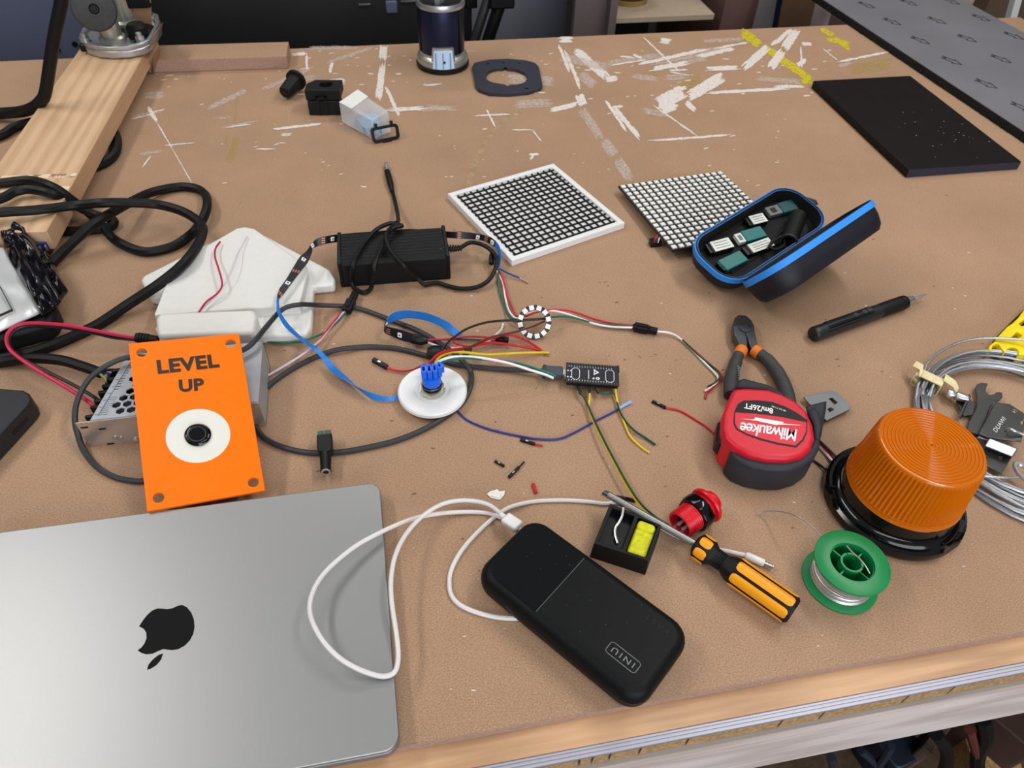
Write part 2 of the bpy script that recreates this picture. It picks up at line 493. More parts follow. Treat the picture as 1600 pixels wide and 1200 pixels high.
M_cast = mat('cast_aluminium', (186, 186, 190), 0.36, 0.85, vary=0.06, scale=120)
M_champ = mat('silver_lacquer_column', (180, 178, 166), 0.32, 0.7, vary=0.03)
M_knob = mat('grey_rubber_knob', (62, 62, 64), 0.7, vary=0.12, scale=180, bump=0.2)
M_navy = mat('dark_navy_metal', (32, 36, 62), 0.33, 0.55, vary=0.06)
M_phenol = mat('dark_slate_plastic', (42, 44, 56), 0.45, vary=0.06)
M_clear = mat('clear_polycarbonate', (226, 228, 232), 0.12, vary=0.01, alpha=0.42)
M_pale_blue = mat('pale_blue_plastic', (112, 160, 196), 0.5)
M_pale_window = mat('pale_blue_window', (196, 220, 246), 0.3, vary=0.03)  # plain pale blue of the clear motor window
M_cream = mat('cream_laminate', (178, 160, 138), 0.6, vary=0.05)
M_taupe = mat('taupe_laminate', (106, 94, 92), 0.6, vary=0.05)
M_cab_blue = mat('blue_grey_cabinet_paint', (86, 90, 112), 0.5, vary=0.04, scale=3)
M_cab_grey = mat('grey_panel_paint', (122, 124, 134), 0.5, vary=0.04, scale=3)
M_cab_black = mat('black_cabinet_paint', (27, 25, 26), 0.5, vary=0.08, scale=10)
M_dark = mat('dark_workshop_wall', (52, 48, 50), 0.8, vary=0.08, scale=4)
M_floor = mat('workshop_floor_concrete', (70, 64, 60), 0.8, vary=0.2, scale=7)
M_card = mat('brown_cardboard', (148, 112, 84), 0.75, vary=0.07)
M_pinkw = mat('pale_pink_board', (206, 192, 194), 0.6, vary=0.04)
M_brownwood = mat('red_brown_timber', (100, 74, 68), 0.6, vary=0.15, scale=20)
M_masking = mat('cream_masking_tape', (222, 208, 160), 0.7, vary=0.12, scale=200)
M_paper = mat('white_paper_scrap', (236, 232, 226), 0.7)
# ------------------------------------------------------------------ the setting
FZ = -0.90
YB = 1.386                                            # back edge of the bench
g = MB().box(-4.6, 4.6, -2.9, 3.3, FZ-0.05, FZ); tag(obj('floor', g, M_floor), None, None, kind='structure')
g = MB().box(-4.5, 4.5, 3.2, 3.3, FZ, 2.1); tag(obj('wall_back', g, M_dark), None, None, kind='structure')
g = MB().box(4.5, 4.6, -2.9, 3.3, FZ, 2.1); tag(obj('wall_right', g, M_dark), None, None, kind='structure')
g = MB().box(-4.6, -4.5, -2.9, 3.3, FZ, 2.1); tag(obj('wall_left', g, M_dark), None, None, kind='structure')
g = MB().box(-4.5, 4.5, 3.18, 3.2, FZ, FZ+0.12); tag(obj('baseboard_back', g, M_taupe), None, None, kind='structure')

# ------------------------------------------------------------------ workbench
bench = thing('workbench', 'large workbench topped with paint-splashed brown MDF and edged with timber', 'workbench', (0, 0.6, FZ))
X0, X1 = -2.1, 1.36
YF = 0.173
obj('bench_top', MB().box(X0, X1, YF, YB, -0.009, 0), M_mdf, bench, world=True, label='brown MDF top sheet')
obj('top_sheet_edge', MB().box(X0, X1, YF-0.0006, YF, -0.0086, -0.0004), M_mdf_edge, bench, world=True)
obj('timber_lipping', MB().box(X0, X1, YF-0.019, YF+0.05, -0.040, -0.009), M_beech, bench, world=True, label='beech strip along the front edge')
ya = YF-0.019
obj('aluminium_track', MB().box(X0, X1, ya-0.0072, ya, -0.0130, -0.0108), M_alu, bench, world=True, label='grooved aluminium strip')
for k in range(3):
    obj('track_rib', MB().box(X0, X1, ya-0.0070+0.0025*k, ya-0.0056+0.0025*k, -0.0108, -0.0101), M_alu, bench, world=True)
# chipboard core with saw kerfs: single blocks between the cuts
xs = [X0] + [at(px, py, -0.022).x for px, py in ((903, 1185), (923, 1180), (950, 1174), (998, 1168), (1072, 1155), (1219, 1131), (1284, 1119), (1413, 1090), (1483, 1073))] + [X1]
for i in range(len(xs)-1):
    obj('chipboard_block', MB().box(xs[i]+0.0009, xs[i+1]-0.0009, ya-0.0065, ya+0.02, -0.0300, -0.0130), M_chip, bench, world=True)
obj('chipboard_backing', MB().box(X0, X1, ya+0.001, ya+0.02, -0.030, -0.0130), M_brownwood, bench, world=True)
obj('plywood_layer', MB().box(X0, X1, ya-0.0075, ya+0.03, -0.0405, -0.030), M_ply, bench, world=True)
obj('pale_plywood_layer', MB().box(X0, X1, ya-0.0085, ya+0.03, -0.0525, -0.0405), M_pale, bench, world=True)
obj('apron', MB().box(X0, X1, ya-0.0095, ya+0.03, -0.1220, -0.0530), M_pale, bench, world=True, label='pale unfinished timber rail')
obj('frame_panel', MB().box(X0, X1, ya+0.03, YB, -0.088, -0.0095), M_ply, bench, world=True)
for x in (X0+0.05, X1-0.15):
    for y in (0.24, 1.27):
        obj('leg', MB().box(x, x+0.09, y, y+0.09, FZ, -0.088), M_pale, bench, world=True)
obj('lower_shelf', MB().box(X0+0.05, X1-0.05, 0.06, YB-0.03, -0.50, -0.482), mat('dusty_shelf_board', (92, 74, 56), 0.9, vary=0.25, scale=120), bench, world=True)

# paint rubbed and dragged over the top: every mark is a thin film on the board
def strokes(lst, z=0.00025):
    mb = MB(); lay = 0
    for (x0, y0, x1, y1, w) in lst:
        px = math.hypot(x1-x0, y1-y0); nx, ny = -(y1-y0)/px, (x1-x0)/px
        n = max(1, min(7, int(round(w/2.0))))
        for q in range(n):
            o = (q-(n-1)/2)*w/n + random.uniform(-.3, .3)*w/n if n > 1 else 0
            f0, f1 = (random.uniform(0, .16), random.uniform(.82, 1.0)) if n > 1 else (0, 1)
            ww = w/n*(random.uniform(1.0, 1.9) if n > 1 else 1.0)
            ax, ay, bx, by = x0+(x1-x0)*f0+nx*o, y0+(y1-y0)*f0+ny*o, x0+(x1-x0)*f1+nx*o, y0+(y1-y0)*f1+ny*o
            lay += 1
            zz = z + lay*2.2e-6
            a, b = at(ax, ay, zz), at(bx, by, zz)
            mx, my = (ax+bx)/2, (ay+by)/2
            wm = (at(mx+nx*ww/2, my+ny*ww/2, zz) - at(mx-nx*ww/2, my-ny*ww/2, zz)).length
            d = b-a; t = d.normalized(); nv = Vector((-t.y, t.x, 0))
            N = max(4, int(d.length/0.006))
            vs = []
            for i in range(N+1):
                f = i/N
                taper = min(1, 0.3 + 6*f, 0.3 + 6*(1-f))
                l = wm*0.5*taper*(0.55+0.8*random.random()); r = wm*0.5*taper*(0.55+0.8*random.random())
                c = a.lerp(b, f)
                vs += [c+nv*l, c-nv*r]
            mb.add(vs, [(2*i+1, 2*i+3, 2*i+2, 2*i) for i in range(N)])
    return mb
def flecks(n, box, size, z=0.0003):
    mb = MB()
    for _ in range(n):
        p = at(random.uniform(box[0], box[2]), random.uniform(box[1], box[3]), z)
        s = size*random.uniform(0.3, 1.2); a0 = random.uniform(0, 6.28); st = random.uniform(1, 3.2)
        k = random.randint(5, 7); rot = random.uniform(-0.4, 0.4)
        vs = []
        for i in range(k):
            a = a0+2*math.pi*i/k; q = s*random.uniform(0.6, 1.1)
            x, y = q*math.cos(a)*st, q*math.sin(a)
            vs.append(p + Vector((x*math.cos(rot)-y*math.sin(rot), x*math.sin(rot)+y*math.cos(rot), 0)))
        mb.add(vs, [tuple(range(k))])
    return mb
solid = [(600, 70, 597, 96, 12), (599, 94, 592, 158, 9), (596, 110, 588, 156, 4), (601, 132, 628, 191, 4), (478, 84, 480, 112, 4), (453, 86, 482, 82, 4),
         (519, 97, 515, 116, 5), (515, 127, 540, 126, 7), (905, 146, 912, 165, 12), (896, 76, 950, 124, 11), (880, 72, 907, 140, 5), (872, 62, 897, 62, 10),
         (872, 66, 892, 117, 4), (945, 125, 966, 121, 7), (855, 173, 908, 160, 5), (1003, 221, 1147, 210, 3.2), (955, 163, 1003, 221, 5), (940, 148, 984, 213, 3),
         (955, 167, 975, 166, 3), (1022, 166, 1075, 138, 20), (1030, 172, 1058, 160, 17), (1073, 152, 1135, 116, 15), (1072, 158, 1087, 173, 7), (1086, 146, 1262, 136, 3.5),
         (1020, 164, 1090, 213, 1.8), (1100, 108, 1160, 105, 6), (1160, 107, 1203, 70, 10), (1202, 108, 1224, 76, 12), (1224, 78, 1246, 44, 11), (1205, 72, 1240, 43, 5),
         (1005, 58, 1062, 112, 1.8), (1030, 62, 1050, 65, 9), (990, 103, 1120, 73, 4.5), (955, 102, 1010, 93, 2), (1012, 109, 1080, 97, 6), (1085, 90, 1150, 74, 4),
         (1115, 76, 1170, 66, 2.5), (1045, 110, 1075, 109, 2.5), (230, 166, 246, 192, 4), (246, 192, 270, 234, 1.8), (270, 234, 300, 286, 1.3), (258, 227, 304, 223, 2.2),
         (415, 203, 505, 193, 3), (600, 172, 672, 168, 6), (740, 181, 800, 178, 3), (760, 171, 774, 198, 2.5), (800, 203, 832, 203, 2), (832, 203, 846, 221, 1.6),
         (660, 134, 692, 131, 3), (1309, 97, 1388, 81, 2.6), (1250, 68, 1272, 69, 4), (1251, 72, 1253, 106, 2.6), (1286, 76, 1308, 94, 1.4), (826, 242, 843, 240, 5), (828, 250, 835, 240, 3),
         (1200, 136, 1264, 134, 4), (400, 233, 430, 233, 2.5), (438, 211, 458, 210, 3.5), (222, 262, 236, 243, 1.6), (205, 186, 240, 178, 1.8), (235, 176, 258, 171, 1.8),
         (1245, 104, 1260, 92, 4), (355, 199, 392, 194, 1.8), (1046, 112, 1078, 118, 2), (988, 85, 1004, 92, 3), (966, 88, 992, 90, 3)]
smear = [(400, 145, 500, 101, 4), (500, 101, 592, 71, 3), (430, 138, 500, 117, 6), (225, 150, 260, 146, 9), (205, 184, 256, 172, 5), (320, 172, 384, 140, 5), (330, 186, 360, 183, 2.5),
         (345, 200, 404, 188, 3), (470, 75, 560, 74, 5), (660, 166, 716, 170, 7), (905, 165, 942, 220, 12), (942, 218, 962, 245, 14), (962, 245, 986, 284, 14), (800, 163, 870, 160, 12),
         (870, 95, 895, 93, 3), (905, 115, 930, 135, 12), (945, 100, 1040, 84, 8), (1010, 100, 1160, 72, 9), (1035, 122, 1078, 118, 9), (1090, 65, 1170, 60, 4), (1060, 100, 1110, 90, 6), (680, 80, 745, 80, 2),
         (1180, 122, 1262, 128, 6), (1310, 105, 1330, 98, 4), (640, 172, 720, 169, 4), (1000, 172, 1050, 180, 8), (790, 123, 870, 128, 14), (880, 90, 960, 108, 12), (985, 118, 1030, 124, 8), (215, 242, 262, 234, 3)]
yel = [(1157, 48, 1190, 72, 12), (1190, 71, 1272, 129, 9), (1165, 48, 1182, 62, 4), (1282, 45, 1304, 58, 6), (1302, 57, 1330, 79, 5), (1290, 60, 1330, 70, 7), (1250, 128, 1272, 128, 6)]
yel_s = [(372, 212, 356, 256, 12), (353, 208, 354, 230, 3), (1000, 62, 1040, 60, 6), (1060, 140, 1100, 120, 14), (1218, 92, 1226, 66, 12), (1320, 112, 1400, 98, 16), (372, 130, 366, 200, 3), (210, 208, 240, 204, 6), (1010, 112, 1030, 118, 8)]
M_paint_w = smear_material('white_paint', (224, 214, 206), 0.26, 240, 0.20, 0.95)
M_paint_ws = smear_material('rubbed_white_paint', (214, 198, 186), 0.34, 200, 0.30, 0.75)
M_paint_y = smear_material('yellow_paint', (206, 188, 34), 0.28, 150, 0.22, 0.92)
M_paint_ys = smear_material('rubbed_yellow_paint', (190, 164, 80), 0.40, 110, 0.30, 0.6)
obj('white_paint_marks', strokes(solid), M_paint_w, bench, world=True, label='white paint drips and drags', kind='stuff')
obj('rubbed_paint_marks', strokes(smear, 0.0002), M_paint_ws, bench, world=True, label='thin rubbed white paint', kind='stuff')
obj('yellow_paint_marks', strokes(yel, 0.00035), M_paint_y, bench, world=True, label='yellow paint drags', kind='stuff')
obj('rubbed_yellow_marks', strokes(yel_s, 0.00015), M_paint_ys, bench, world=True, label='thin rubbed yellow paint', kind='stuff')
fl = flecks(120, (230, 75, 1330, 150), 0.0028); fl.add(*(lambda m: (m.v, m.f))(flecks(60, (260, 150, 1250, 300), 0.0020)))
fl.add(*(lambda m: (m.v, m.f))(flecks(34, (520, 300, 1580, 620), 0.0010))); fl.add(*(lambda m: (m.v, m.f))(flecks(26, (640, 620, 1560, 1090), 0.0007)))
obj('paint_flecks', fl, mat('dried_paint_fleck', (214, 200, 188), 0.6), bench, world=True, label='small dried paint flecks', kind='stuff')
dk = flecks(90, (400, 300, 1560, 900), 0.0009); dk.add(*(lambda m: (m.v, m.f))(flecks(60, (740, 440, 1320, 700), 0.0011)))
obj('burn_specks', dk, smear_material('dark_scuff', (112, 88, 70), 0.42, 900), bench, world=True, label='small dark scuffs and specks', kind='stuff')
arc = smooth_path([at(x, y, 0.00012) for x, y in ((836, 150), (808, 172), (780, 196), (758, 224), (742, 256), (732, 290), (728, 322), (734, 352), (748, 392), (772, 432))], 5)
wv = []
for i, p in enumerate(arc):
    t = (arc[min(i+1, len(arc)-1)]-arc[max(i-1, 0)]).normalized(); wv.append(Vector((-t.y, t.x, 0))*0.0045)
obj('pale_rubbed_arc', MB().ribbon(arc, wv, 0.0001), smear_material('pale_sanded_board', (188, 158, 122), 0.26, 60, 0.3, 0.7), bench, world=True, label='pale curved mark')

# ------------------------------------------------------------------ behind the bench
def panel(px0, py0, px1, py1, y, depth, m, name='panel', parent=None, bottom=None, bev=0.0, **kw):
    """a board standing at depth y whose front covers this stretch of the photograph"""
    a, b = aty(px0, py1, y), aty(px1, py1, y)
    top, bot = aty(px0, py0, y).z, (aty(px0, py1, y).z if bottom is None else bottom)
    return obj(name, MB().box(a.x, b.x, y, y+depth, bot, top), m, parent, world=True, bev=bev, **kw)
cb = thing('storage_cabinet', 'blue-grey painted cabinet standing behind the left end of the bench', 'cabinet', (aty(60, 40, 1.75).x, 1.75, FZ))
panel(-420, -420, 196, 60, 1.70, 0.5, M_cab_blue, 'body', cb, FZ)
for px, py in ((90, 77), (117, 69)):
    p = aty(px, py, 1.70)
    obj('screw', MB().lathe([(0.0001, 0), (0.006, 0), (0.005, 0.003), (0.0001, 0.003)], 10, Matrix.Translation(p) @ Matrix.Rotation(math.pi/2, 4, 'X')), M_black, cb, world=True)
bk = thing('machine_cabinet', 'large black cabinet with a small handle behind the middle of the bench', 'cabinet', (aty(450, 40, 1.70).x, 1.70, FZ))
panel(200, -300, 738, 60, 1.66, 0.5, M_cab_black, 'body', bk, FZ, bev=0.004)
panel(604, 2, 622, 22, 1.655, 0.02, M_cab_blue, 'latch', bk, bev=0.003)
panel(560, 6, 580, 11, 1.655, 0.02, M_steel_d, 'handle', bk, bev=0.002)
panel(626, 1, 655, 6, 1.655, 0.02, M_steel_d, 'handle', bk, bev=0.002)
panel(728, -40, 746, 14, 1.64, 0.05, M_black, 'corner_bracket', bk, bev=0.002)
gp_ = thing('grey_sheet_panel', 'tall plain grey panel standing behind the bench right of the black cabinet', 'panel', (aty(810, 40, 1.95).x, 1.95, FZ))
panel(720, -300, 880, 80, 1.95, 0.03, M_cab_grey, 'sheet', gp_, FZ)
tg = thing('leaning_tripod_leg', 'dark tubular stand leaning in front of the grey panel behind the bench', 'stand', aty(750, 90, 1.60))
tp, bp_ = aty(793, -30, 1.56), aty(757, 80, 1.56)
bp2 = bp_ + (bp_-tp).normalized()*((bp_.z-FZ-0.02)/abs((bp_-tp).normalized().z))
obj('tube', MB().tube([tp, bp2], 0.013, 12), M_black, tg, world=True)
obj('outer_tube', MB().tube([tp+Vector((-0.026, 0.01, 0)), bp2+Vector((-0.03, 0.01, 0))], 0.010, 12), M_steel_d, tg, world=True)
obj('clamp', MB().box(-0.03, 0.022, -0.02, 0.03, -0.02, 0.02, Matrix.Translation(tp.lerp(bp_, 0.2))), M_black, tg, world=True, bev=0.004)
sh = thing('shelf_unit', 'open wooden shelf unit behind the bench with a cream shelf', 'shelf unit', (aty(1030, 40, 1.75).x, 1.75, FZ))
panel(893, -300, 947, 80, 1.75, 0.02, M_taupe, 'side_panel', sh, FZ)
panel(946, -300, 957, 80, 1.72, 0.42, M_taupe, 'front_stile', sh, FZ)
panel(1116, -300, 1166, 80, 1.74, 0.42, M_brownwood, 'side_panel', sh, FZ)
a, b = aty(957, 29, 1.73), aty(1117, 21, 1.73)
obj('shelf', MB().box(a.x, b.x, 1.73, 2.15, a.z-0.012, a.z+0.001), M_cream, sh, world=True, bev=0.001)
obj('shelf', MB().box(a.x, b.x, 1.73, 2.15, a.z-0.30, a.z-0.285), M_cream, sh, world=True, bev=0.001)
obj('back_panel', MB().box(a.x, b.x, 2.15, 2.16, FZ, a.z+0.5), M_dark, sh, world=True)
p = aty(989, 13, 1.80)
bw = thing('basket', 'yellow-brown round basket on the cream shelf behind the bench', 'basket', (p.x, 1.84, a.z+0.001))
obj('bowl', MB().ring([(0.0001, 0.001), (0.040, 0.001), (0.052, 0.03), (0.055, 0.05), (0.051, 0.05), (0.048, 0.03), (0.038, 0.006), (0.0001, 0.006)], 20), mat('dark_red_brown', (74, 40, 34), 0.6), bw)
obj('rim', MB().ring([(0.050, 0.048), (0.058, 0.048), (0.058, 0.056), (0.050, 0.056)], 20), mat('straw_rim', (150, 124, 62), 0.7), bw)
obj('foot_ring', MB().ring([(0.036, 0.0), (0.046, 0.0), (0.046, 0.012), (0.036, 0.012)], 20), mat('straw_foot', (140, 116, 60), 0.7), bw)
p = aty(985, 52, 1.85)
tag(obj('wrapped_bundle', MB().lathe([(0.0001, 0), (0.06, 0.0), (0.075, 0.02), (0.06, 0.045), (0.02, 0.055), (0.0001, 0.056)], 14, Matrix.Translation(Vector((p.x+.02, 1.90, a.z-0.2845)))), mat('dusty_white_wrap', (150, 138, 134), 0.8, vary=0.2)),
    'dusty white wrapped bundle lying in the dark lower bay of the shelf unit', 'bundle')
# sheets leaning to the right of the shelf unit
def leaner(name, label, px0, px1, m, y, lean=10, ptop=-60, edge=None, grp='sheet offcuts leaning behind the bench'):
    """a board leaning sideways: foot on the floor, shown between these pixels at the bench edge"""
    t = thing(name, label, 'board', (aty((px0+px1)/2, 50, y).x, y, FZ), group=grp)
    b0, b1, t0, t1 = aty(px0, 55, y), aty(px1, 55, y), aty(px0+lean*2, ptop, y+0.02), aty(px1+lean*2, ptop, y+0.02)
    def ext(t_, b_):
        d = (b_-t_); return b_ + d*((b_.z-FZ)/abs(d.z))
    f0, f1 = ext(t0, b0), ext(t1, b1)
    dy = Vector((0, 0.012, 0))
    obj('sheet', MB().hexa([f0, f1, f1+dy, f0+dy], [t0, t1, t1+dy, t0+dy]), m, t, world=True)
    if edge:
        w = (b1-b0)*0.16; e = Vector((0, -0.003, 0))
        obj('edge_strip', MB().hexa([f1-w+e, f1+e, f1, f1-w], [t1-w+e, t1+e, t1, t1-w]), edge, t, world=True)
    return t
leaner('leaning_board', 'brown leaning sheet with a teal edge beside the shelf unit', 1150, 1168, M_taupe, 1.84, edge=mat('teal_edge', (44, 76, 84), 0.6))
leaner('leaning_board', 'pale pinkish leaning sheet with a navy edge behind the bench', 1164, 1212, M_pinkw, 1.80, edge=mat('navy_edge', (38, 46, 92), 0.6))
leaner('leaning_board', 'brown cardboard sheet leaning behind the back right corner of the bench', 1210, 1262, M_card, 1.86, lean=14)
leaner('leaning_board', 'pale printed plastic sleeve leaning nearest the foil faced board', 1262, 1290, mat('wrapped_sleeve', (176, 156, 160), 0.35, vary=0.25, scale=30), 1.90, lean=14)
leaner('leaning_board', 'dark red-brown sheet leaning behind the edge of the foil faced board', 1284, 1420, M_brownwood, 1.95, lean=10)
# far right: crate and post beyond the foil board
t = thing('wooden_crate', 'brown wooden crate in the far top right corner behind the foil board', 'crate', (aty(1560, 10, 2.1).x, 2.1, FZ))
panel(1500, -200, 1600, 100, 2.05, 0.3, mat('crate_side', (98, 78, 64), 0.7), 'side', t, FZ)
panel(1470, -200, 1514, 20, 2.03, 0.02, M_cream, 'corner_batten', t, FZ)
q0, q1 = aty(1592, -20, 1.75), aty(1574, 45, 1.75)
d = q1-q0; q2 = q1 + d*((q1.z-FZ)/abs(d.z))
tag(obj('white_post', MB().hexa([q2, q2+Vector((0.02, 0, 0)), q2+Vector((0.02, 0.02, 0)), q2+Vector((0, 0.02, 0))], [q0, q0+Vector((0.02, 0, 0)), q0+Vector((0.02, 0.02, 0)), q0+Vector((0, 0.02, 0))]), M_white),
    'white post leaning in front of the brown crate at the far right', 'post')

# ------------------------------------------------------------------ on the lower shelf, seen under the front rail
SZ = -0.482
def under(px, py, z=-0.30): return at(px, py, z)
def under_cable(label, pts, r, m):
    P = smooth_path([under(*p) for p in pts], 6)
    return tag(obj('extension_lead', MB().tube(P, r, 8), m), label, 'cable', 'leads and hoses on the lower shelf')
under_cable('black hose hanging in an S below the rail at the bottom right', [(1535, 1122, -.20), (1540, 1150, -.25), (1528, 1180, -.33), (1530, 1215, -.40), (1545, 1260, SZ+.008)], 0.008, M_rubber)
under_cable('dark red lead hanging below the rail beside the black hose', [(1515, 1140, -.22), (1522, 1165, -.28), (1530, 1195, -.36), (1528, 1250, SZ+.006)], 0.005, W_brown)
under_cable('black lead arching below the rail near the middle of the shelf', [(1462, 1146, -.22), (1476, 1165, -.28), (1480, 1185, -.33), (1474, 1210, -.40), (1460, 1260, SZ+.008)], 0.007, M_rubber)
M_bluegrey = mat('shaded_blue_grey', (34, 42, 56), 0.4)  # blue-grey darkened to put the shade under the bench into the colour
under_cable('blue-grey lead crossing below the rail, sloping down to the right', [(1345, 1172, -.30), (1360, 1185, -.33), (1378, 1203, -.37), (1400, 1230, SZ+.006)], 0.0045, M_bluegrey)
under_cable('blue-grey lead crossing below the rail, sloping down to the left', [(1393, 1165, -.28), (1384, 1180, -.31), (1372, 1197, -.35), (1350, 1235, SZ+.006)], 0.0045, M_bluegrey)
under_cable('blue-grey lead hanging at the left end of the gap below the rail', [(1298, 1182, -.28), (1302, 1200, -.34), (1304, 1250, SZ+.006)], 0.005, M_bluegrey)
for (lab, px, py, sx, sy, sz, rz, m) in (('rust brown timber offcut on the lower shelf below the right end of the rail', 1608, 1158, .022, .04, .12, 0.5, mat('shaded_rust_timber', (66, 44, 38), 0.7)),  # timber and cardboard colours darkened for the shade on the lower shelf
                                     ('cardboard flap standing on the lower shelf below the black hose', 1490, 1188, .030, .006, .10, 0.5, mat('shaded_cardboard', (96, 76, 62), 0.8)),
                                     ('grey-blue motor housing on the lower shelf below the rail', 1425, 1200, .025, .025, .07, 0.2, M_bluegrey),
                                     ('chipboard offcut lying on the lower shelf at the bottom right corner', 1570, 1195, .03, .06, .05, -0.3, M_chip)):
    p = at(px, py, SZ+sz)
    t = Matrix.Translation(Vector((p.x, p.y+0.03, SZ+0.0005))) @ Matrix.Rotation(rz, 4, 'Z')
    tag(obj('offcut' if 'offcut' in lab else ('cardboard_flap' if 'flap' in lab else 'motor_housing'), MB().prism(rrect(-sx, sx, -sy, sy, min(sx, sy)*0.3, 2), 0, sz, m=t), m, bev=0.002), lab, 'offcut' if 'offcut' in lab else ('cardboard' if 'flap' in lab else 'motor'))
# ------------------------------------------------------------------ laptop
LZ = 0.0155
cr = at(593, 753, LZ)
lap = thing('laptop', 'closed silver laptop with a black fruit emblem, lid down at the front left', 'laptop', (cr.x, cr.y, 0), 0.002)
LW, LD = 0.3126, 0.2212
obj('lid', MB().prism(rrect(-LW, 0, -LD, 0, 0.0105, 8), 0.0112, LZ), M_laptop, lap, bev=0.0007, seg=2)
obj('base', MB().prism(rrect(-LW, 0, -LD, 0, 0.0105, 8), 0.0016, 0.0106), M_laptop_d, lap, bev=0.0022, seg=3)
obj('hinge_cover', MB().prism(rrect(-LW+0.03, -0.03, -0.008, -0.0004, 0.002, 3), 0.0100, 0.0114), M_black, lap)
for x, y in ((-0.02, -0.02), (-LW+0.02, -0.02), (-0.02, -LD+0.02), (-LW+0.02, -LD+0.02)):
    obj('foot', MB().lathe([(0.008, 0), (0.009, 0.0008), (0.008, 0.0018)], 20, Matrix.Translation((x, y, 0))), M_black, lap)
ap = [(870, 315), (885, 290), (902, 266), (922, 242), (950, 217), (985, 203), (1015, 204), (1047, 208), (1080, 201), (1110, 187), (1138, 181), (1168, 195), (1195, 228), (1212, 272), (1216, 320), (1208, 362), (1187, 402), (1152, 437), (1112, 458), (1075, 463), (1045, 460), (1020, 457), (990, 468), (955, 485), (915, 490), (885, 482), (860, 465)]
bite = [(884, 447), (904, 420), (916, 388), (914, 355), (899, 331)]
inv = mw(lap).inverted()
def onlid(pts): return [tuple((inv @ at(x/4, 900+y/4, LZ))[:2]) for x, y in pts]
g = MB().prism(onlid(ap+bite), LZ, LZ+0.00012)
leaf = [(1020, 484), (990, 494), (955, 522), (928, 555), (919, 587), (945, 578), (978, 557), (1006, 524)]
obj('logo', g, M_mirror, lap, label='black mirror-finish fruit emblem')
obj('logo_leaf', MB().prism(onlid(leaf), LZ, LZ+0.00012), M_mirror, lap, label='black mirror-finish leaf')

# ------------------------------------------------------------------ orange sign
S0, S1, S2, S3 = at(230, 799, 0.0185), at(414, 766, 0.0185), at(373, 521, 0.064), at(201, 537, 0.064)   # bottom left, bottom right, top right, top left
SWd, SHt = 0.098, 0.172
ex = ((S1-S0)+(S2-S3)).normalized(); ey = ((S3-S0)+(S2-S1)).normalized(); en = ex.cross(ey).normalized()
def smap(p):
    u, v = p.x/SWd, p.y/SHt
    return S0*(1-u)*(1-v) + S1*u*(1-v) + S2*u*v + S3*(1-u)*v + en*p.z
def spx(px, py):
    """where a pixel of the photograph falls on the sign, in its own metres"""
    d = ray(px, py); t = (S0-EYE).dot(en)/d.dot(en); q = EYE+d*t
    u, v = 0.5, 0.5
    for _ in range(8):
        r = q - smap(Vector((u*SWd, v*SHt, 0)))
        u += r.dot(ex)/SWd; v += r.dot(ey)/SHt
    return (u*SWd, v*SHt)
sign = thing('level_up_sign', 'orange plaque reading LEVEL UP with a white disc, propped against the power supply', 'sign', tuple((S0+S1)/2))
holes = [circle(*spx(px, py), 0.0048, 20) for px, py in ((221, 550), (360, 536.5), (395.3, 753), (247.5, 777.5))]
bc = spx(309.5, 680)
obj('plaque', MB().prism([(0, 0), (SWd, 0), (SWd, SHt), (0, SHt)], -0.003, 0, holes + [circle(*bc, 0.0275, 40)]).map(smap), M_orange, sign, world=True, label='orange plate with four holes')
obj('disc', MB().prism(circle(*bc, 0.0275, 48), -0.003, 0.0002, [circle(*bc, 0.0085, 24)]).map(smap), M_offwhite, sign, world=True, label='white inlaid disc')
bt = obj('push_button', MB().lathe([(0.0095, 0.0), (0.0112, 0.0004), (0.0114, 0.0016), (0.0098, 0.0032), (0.0082, 0.0034), (0.0080, 0.0024), (0.0076, 0.0024), (0.0074, 0.0032), (0.0001, 0.0034)], 36, Matrix.Translation((*bc, 0))).map(smap), M_black_g, sign, world=True, label='glossy black push button')
obj('button_body', MB().lathe([(0.0078, -0.016), (0.0078, 0)], 20, Matrix.Translation((*bc, 0))).map(smap), M_black, bt, world=True)
obj('button_ring', MB().ring([(0.0070, 0.0030), (0.0078, 0.0030), (0.0078, 0.0036), (0.0070, 0.0036)], 36, Matrix.Translation((*bc, 0))).map(smap), M_grip, bt, world=True)
def sign_text(body, p0, p1, ptop):
    a, b, t = (Vector((*spx(*p), 0.0003)) for p in (p0, p1, ptop))
    xv = b-a; n = Vector((-xv.y, xv.x, 0)).normalized()
    yv = n*((t-a).dot(n))
    g = MB(); text_plane(g, body, a, xv, yv, bold=0.042, spacing=1.06); g.map(smap)
    obj('lettering', g, M_ink, sign, world=True)
sign_text('LEVEL', (246.5, 583), (343.5, 572.5), (244, 561))
sign_text('UP', (280, 611.5), (319.5, 608.5), (277.5, 592))

